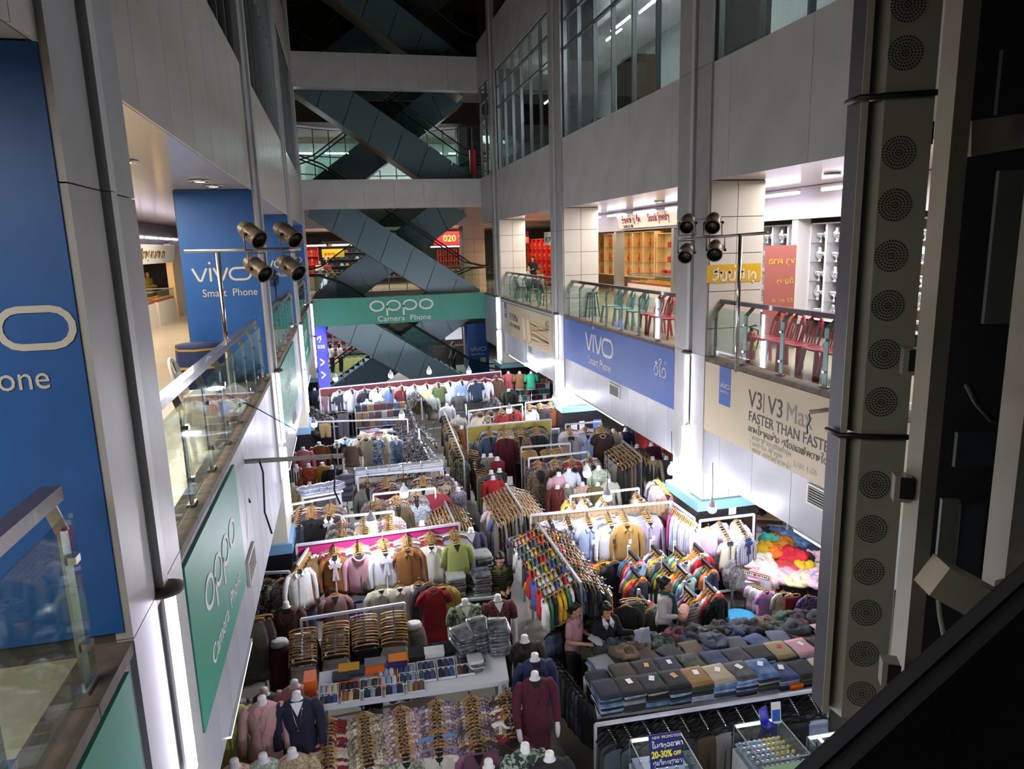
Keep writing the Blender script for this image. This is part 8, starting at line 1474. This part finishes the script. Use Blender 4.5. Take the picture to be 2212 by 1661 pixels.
x0, x1 = bp(672, 560, 42).x, bp(790, 560, 42).x
t = front_cabinet('warm gold cabinet at the left beyond the escalators', x0-2.5, x0+.4, 42.2, F1+.3, 6.8, 4, 4, mat('cabinet_red', '#c1272d', .5), PADS['strand'], 'gold necklace stand in the far left cabinet', 'necklace', 'necklace_stand', 'necklace stands in the far left cabinet')
c = thing('cap_display', 'wall of coloured caps beyond the first floor escalators', 'rack', (x0+.6, 43, F1)); ob('grid', MB().box(0, 4.6, .3, .34, 0, 2.6), mat('cap_wall', '#3c3844', .7), c)
for j in range(6): boxpart('shelf', 0, 4.6, 0, .3, .4+j*.38-.01, .4+j*.38+.01, M_rack, c)
for j in range(6):
    for i in range(15): tag(link('cap', PADS['cap'][(i*5+j*3) % 6], None, loc=(x0+.78+i*.3, 43.15, F1+.412+j*.38), rz=pi/2), '%s cap on the far wall, %s shelf up, %s along' % (['teal', 'wine', 'tan', 'white', 'navy', 'purple'][(i*5+j*3) % 6], ORD[j], ORD[i]), 'cap', 'caps on the far wall')
p = signboard('yellow shop sign left beyond the escalators', face((bp(695, 540, 41).x, 41, 6.25), BACKW), 1.2, .45, mat('sign_yellow', '#d8a81c', .5)); drawing('lettering', lambda m: lao(m, 'kansum', 0, 0, .22, .13), M_crim, Matrix.Translation((.12, .1, .004)), p)
counter('gold counter left beyond the escalators', bp(672, 600, 40).x-.6, bp(730, 600, 40).x, 39.2, 40.2, F1, 'gold', 'the far left gold counter')
for i in range(3): tube_lamp('violet-white tube left beyond the escalators, %s along' % ORD[i], (x0-.4+i*1.6, 41.2, 6.9), (x0+.9+i*1.6, 41.2, 6.9), 'tubes beyond the first floor escalators', M_shopE, .03)
xr0, xr1 = bp(930, 540, 41).x, bp(1000, 540, 41).x
front_cabinet('red gold-shop cabinet right beyond the escalators', xr0+.5, xr1+.2, 41.6, F1+.9, 6.5, 5, 3, mat('cabinet_red', '#c1272d', .5), PADS['strand'], 'gold necklace stand in the far right cabinet', 'necklace', 'necklace_stand', 'necklace stands in the far right cabinet')
p = signboard('red gold-shop sign with yellow numbers beyond the escalators', face((xr0+.2, 41, 6.75), BACKW), xr1-xr0+.3, .8, mat('sign_red', '#c4202a', .5)); words('020 2', .5, mat('print_yellow', '#f0d060', .5), Matrix.Translation((.55, .2, .004)), p, 1., weight=.01)
counter('gold counter right beyond the escalators', xr0, xr1+.3, 39.4, 40.3, F1, 'gold', 'the far right gold counter')
tube_lamp('violet-white tube under the red sign beyond the escalators', (xr0, 40.9, 6.65), (xr1+.3, 40.9, 6.65), 'tubes beyond the first floor escalators', M_shopE, .03)
p = S('pillar', 'white tiled pillar beyond the escalators', cat='pillar'); xa, xb = bp(1000, 520, 37.5).x, bp(1047, 520, 37.5).x; boxpart('core', xa, xb, 37.5, 38.7, 0, 18, M_joint, p); pillar_tiles(p, xa, xb, 37.5, [F1, 5.15, 5.75, 6.35, 7.0, 7.7], M_tile); pillar_tiles(p, xa, xb, 37.5, [0, 1.2, 2.5], M_tile); pillar_tiles(p, xa, xb, 37.5, [9.4, 10.5, 11.6, 12.7], mat('pillar_grey', '#8d8f8e', .5))
area('back_first_light', (2.5, 40.2, 7.5), 12, 2.5, SHOP*20, '#fff0e0'); area('back_ground_light', (2.5, 38.5, 2.42), 12, 2.5, SHOP*20, '#eef2ff')
# ground floor beyond the lowest escalators
t = thing('lightbox_sign', 'upright glowing blue lightbox left of the lowest escalator', 'sign', M=face((bp(687, 790, 33.5).x, 33.5, .3), BACKW)); ob('box', MB().box(0, .48, 0, 3.2, -.1, 0), emit('lightbox_blue', '#1c22d8', 1.3), t); words('535', .22, emit('lightbox_text', '#ffffff', 1.2), Matrix.Translation((.05, 1.9, .003)), t)
drawing('symbol', lambda m: (m.stroke([(.12, .5), (.3, .65), (.12, .8)], .06), m.stroke([(.12, 1.1), (.3, 1.25), (.12, 1.4)], .06), lao(m, 'su', .05, 2.25, .3, .14)), emit('lightbox_text', '#ffffff', 1.2), Matrix.Translation((0, 0, .003)), t)
counter('bright phone counter beyond the lowest escalator', bp(705, 760, 40).x, bp(800, 760, 40).x, 39.5, 40.5, 0, 'silver', 'the far phone counter', mat('counter_yellow', '#c9b46a', .5)); front_cabinet('lit phone accessory cabinet beyond the lowest escalator', bp(705, 740, 43).x, bp(820, 740, 43).x, 43, .6, 2.4, 8, 4, mat('cabinet_white', '#dcdce2', .4), PADS['redbag'], 'small boxed accessory in the far phone cabinet', 'box', 'gift_box', 'accessories in the far phone cabinet')
p = thing('dark_booth', 'dark wooden booth with papers right of the lowest escalator', 'booth', (bp(960, 790, 38).x-.4, 39.4, 0)); ob('desk', MB().box(0, 2.2, 0, .8, 0, 1.1), mat('wood_dark', '#2e1e1a', .5), p); ob('back_wall', MB().box(-.2, 2.6, 1.4, 1.5, 0, 2.4), mat('wood_dark', '#2e1e1a', .5), p); ob('paper_board', MB().box(.9, 1.9, 1.36, 1.4, 1.3, 2.0), M_white, p)
t = S('pillar', 'blue pillar with white phone lettering beyond the lowest escalator', cat='pillar'); xa, xb = bp(1012, 760, 34).x, bp(1056, 760, 34).x; boxpart('blue_panel', xa, xb, 34, 35, 0, 2.9, M_blue, t); tt = thing('pillar_sign', 'white phone lettering on the far blue pillar at ground level', 'sign', M=face((xa, 33.99, 0), BACKW)); put(tt, lambda m: vivo(m, 0, 0, .19), .1, 1.55, M_print, 'logo', .003); words('Smart Phone', .14, M_print, Matrix.Translation((.12, 1.35, .003)), tt, .95); ob('white_notice', MB().box(.58, .86, .95, 1.2, 0, .004), M_print, tt)
t = thing('black_fan_stand', 'black pedestal fan behind the second left railing', 'fan', (0, 0, 0)); bpy.data.objects.remove(t); P = onx(592, 600, -1.75); fan('black pedestal fan behind the second left railing', (-1.75, P.y, F1), P.z-F1, .24, .6, M_black, mat('fan_blade_dark', '#20242c', .4))
P = onx(515, 745, -1.8); t = thing('waste_bin', 'dark green ribbed bin behind the left railing', 'bin', (-1.8, P.y, F1)); ob('body', MB().lathe([(.13, 0), (.15, .05), (.16, .7), (.18, .74), (.18, .8), (.12, .84)], (0,0,0), 18), mat('bin_green', '#123a2c', .5), t)
for i in range(8): ob('rib', MB().lathe([(.152+.001*i, .1+i*.075), (.166, .12+i*.075), (.153+.001*i, .14+i*.075)], (0,0,0), 18), mat('bin_green', '#123a2c', .5), t)
P = onx(435, 800, -2.2); t = thing('covered_table', 'small table under a dark blue and gold cloth behind the left railing', 'table', (-2.2, P.y, F1)); ob('cloth', MB().lathe([(.36, 0), (.35, .4), (.34, .7), (.33, .74), (.1, .75)], (0,0,0), 8), fabric('#1c2c54'), t); ob('gold_trim', MB().lathe([(.352, .38), (.352, .42)], (0,0,0), 8, cap=False).lathe([(.345, .66), (.345, .69)], (0,0,0), 8, cap=False), fabric('#b08a30'), t)
plastic_chair('white plastic chair behind the left railing', (-1.75, onx(430, 830, -1.75).y, F1), pi/2, mat('chair_white', '#d0cec8', .4), None)
t = thing('hose_reel', 'red hose reel box on the wall right of the second escalator', 'hose reel', (6.05, 31.8, 9.5)); ob('case', MB().box(-.12, .12, -.05, .2, .2, 1.3), mat('extinguisher_red', '#a51f1c', .3), t); ob('hose', MB().tube([(0,-.06,1.3), (.02,-.06,1.6), (.12,-.06,1.7), (.2,-.06,1.5)], .02, 6), M_red, t)
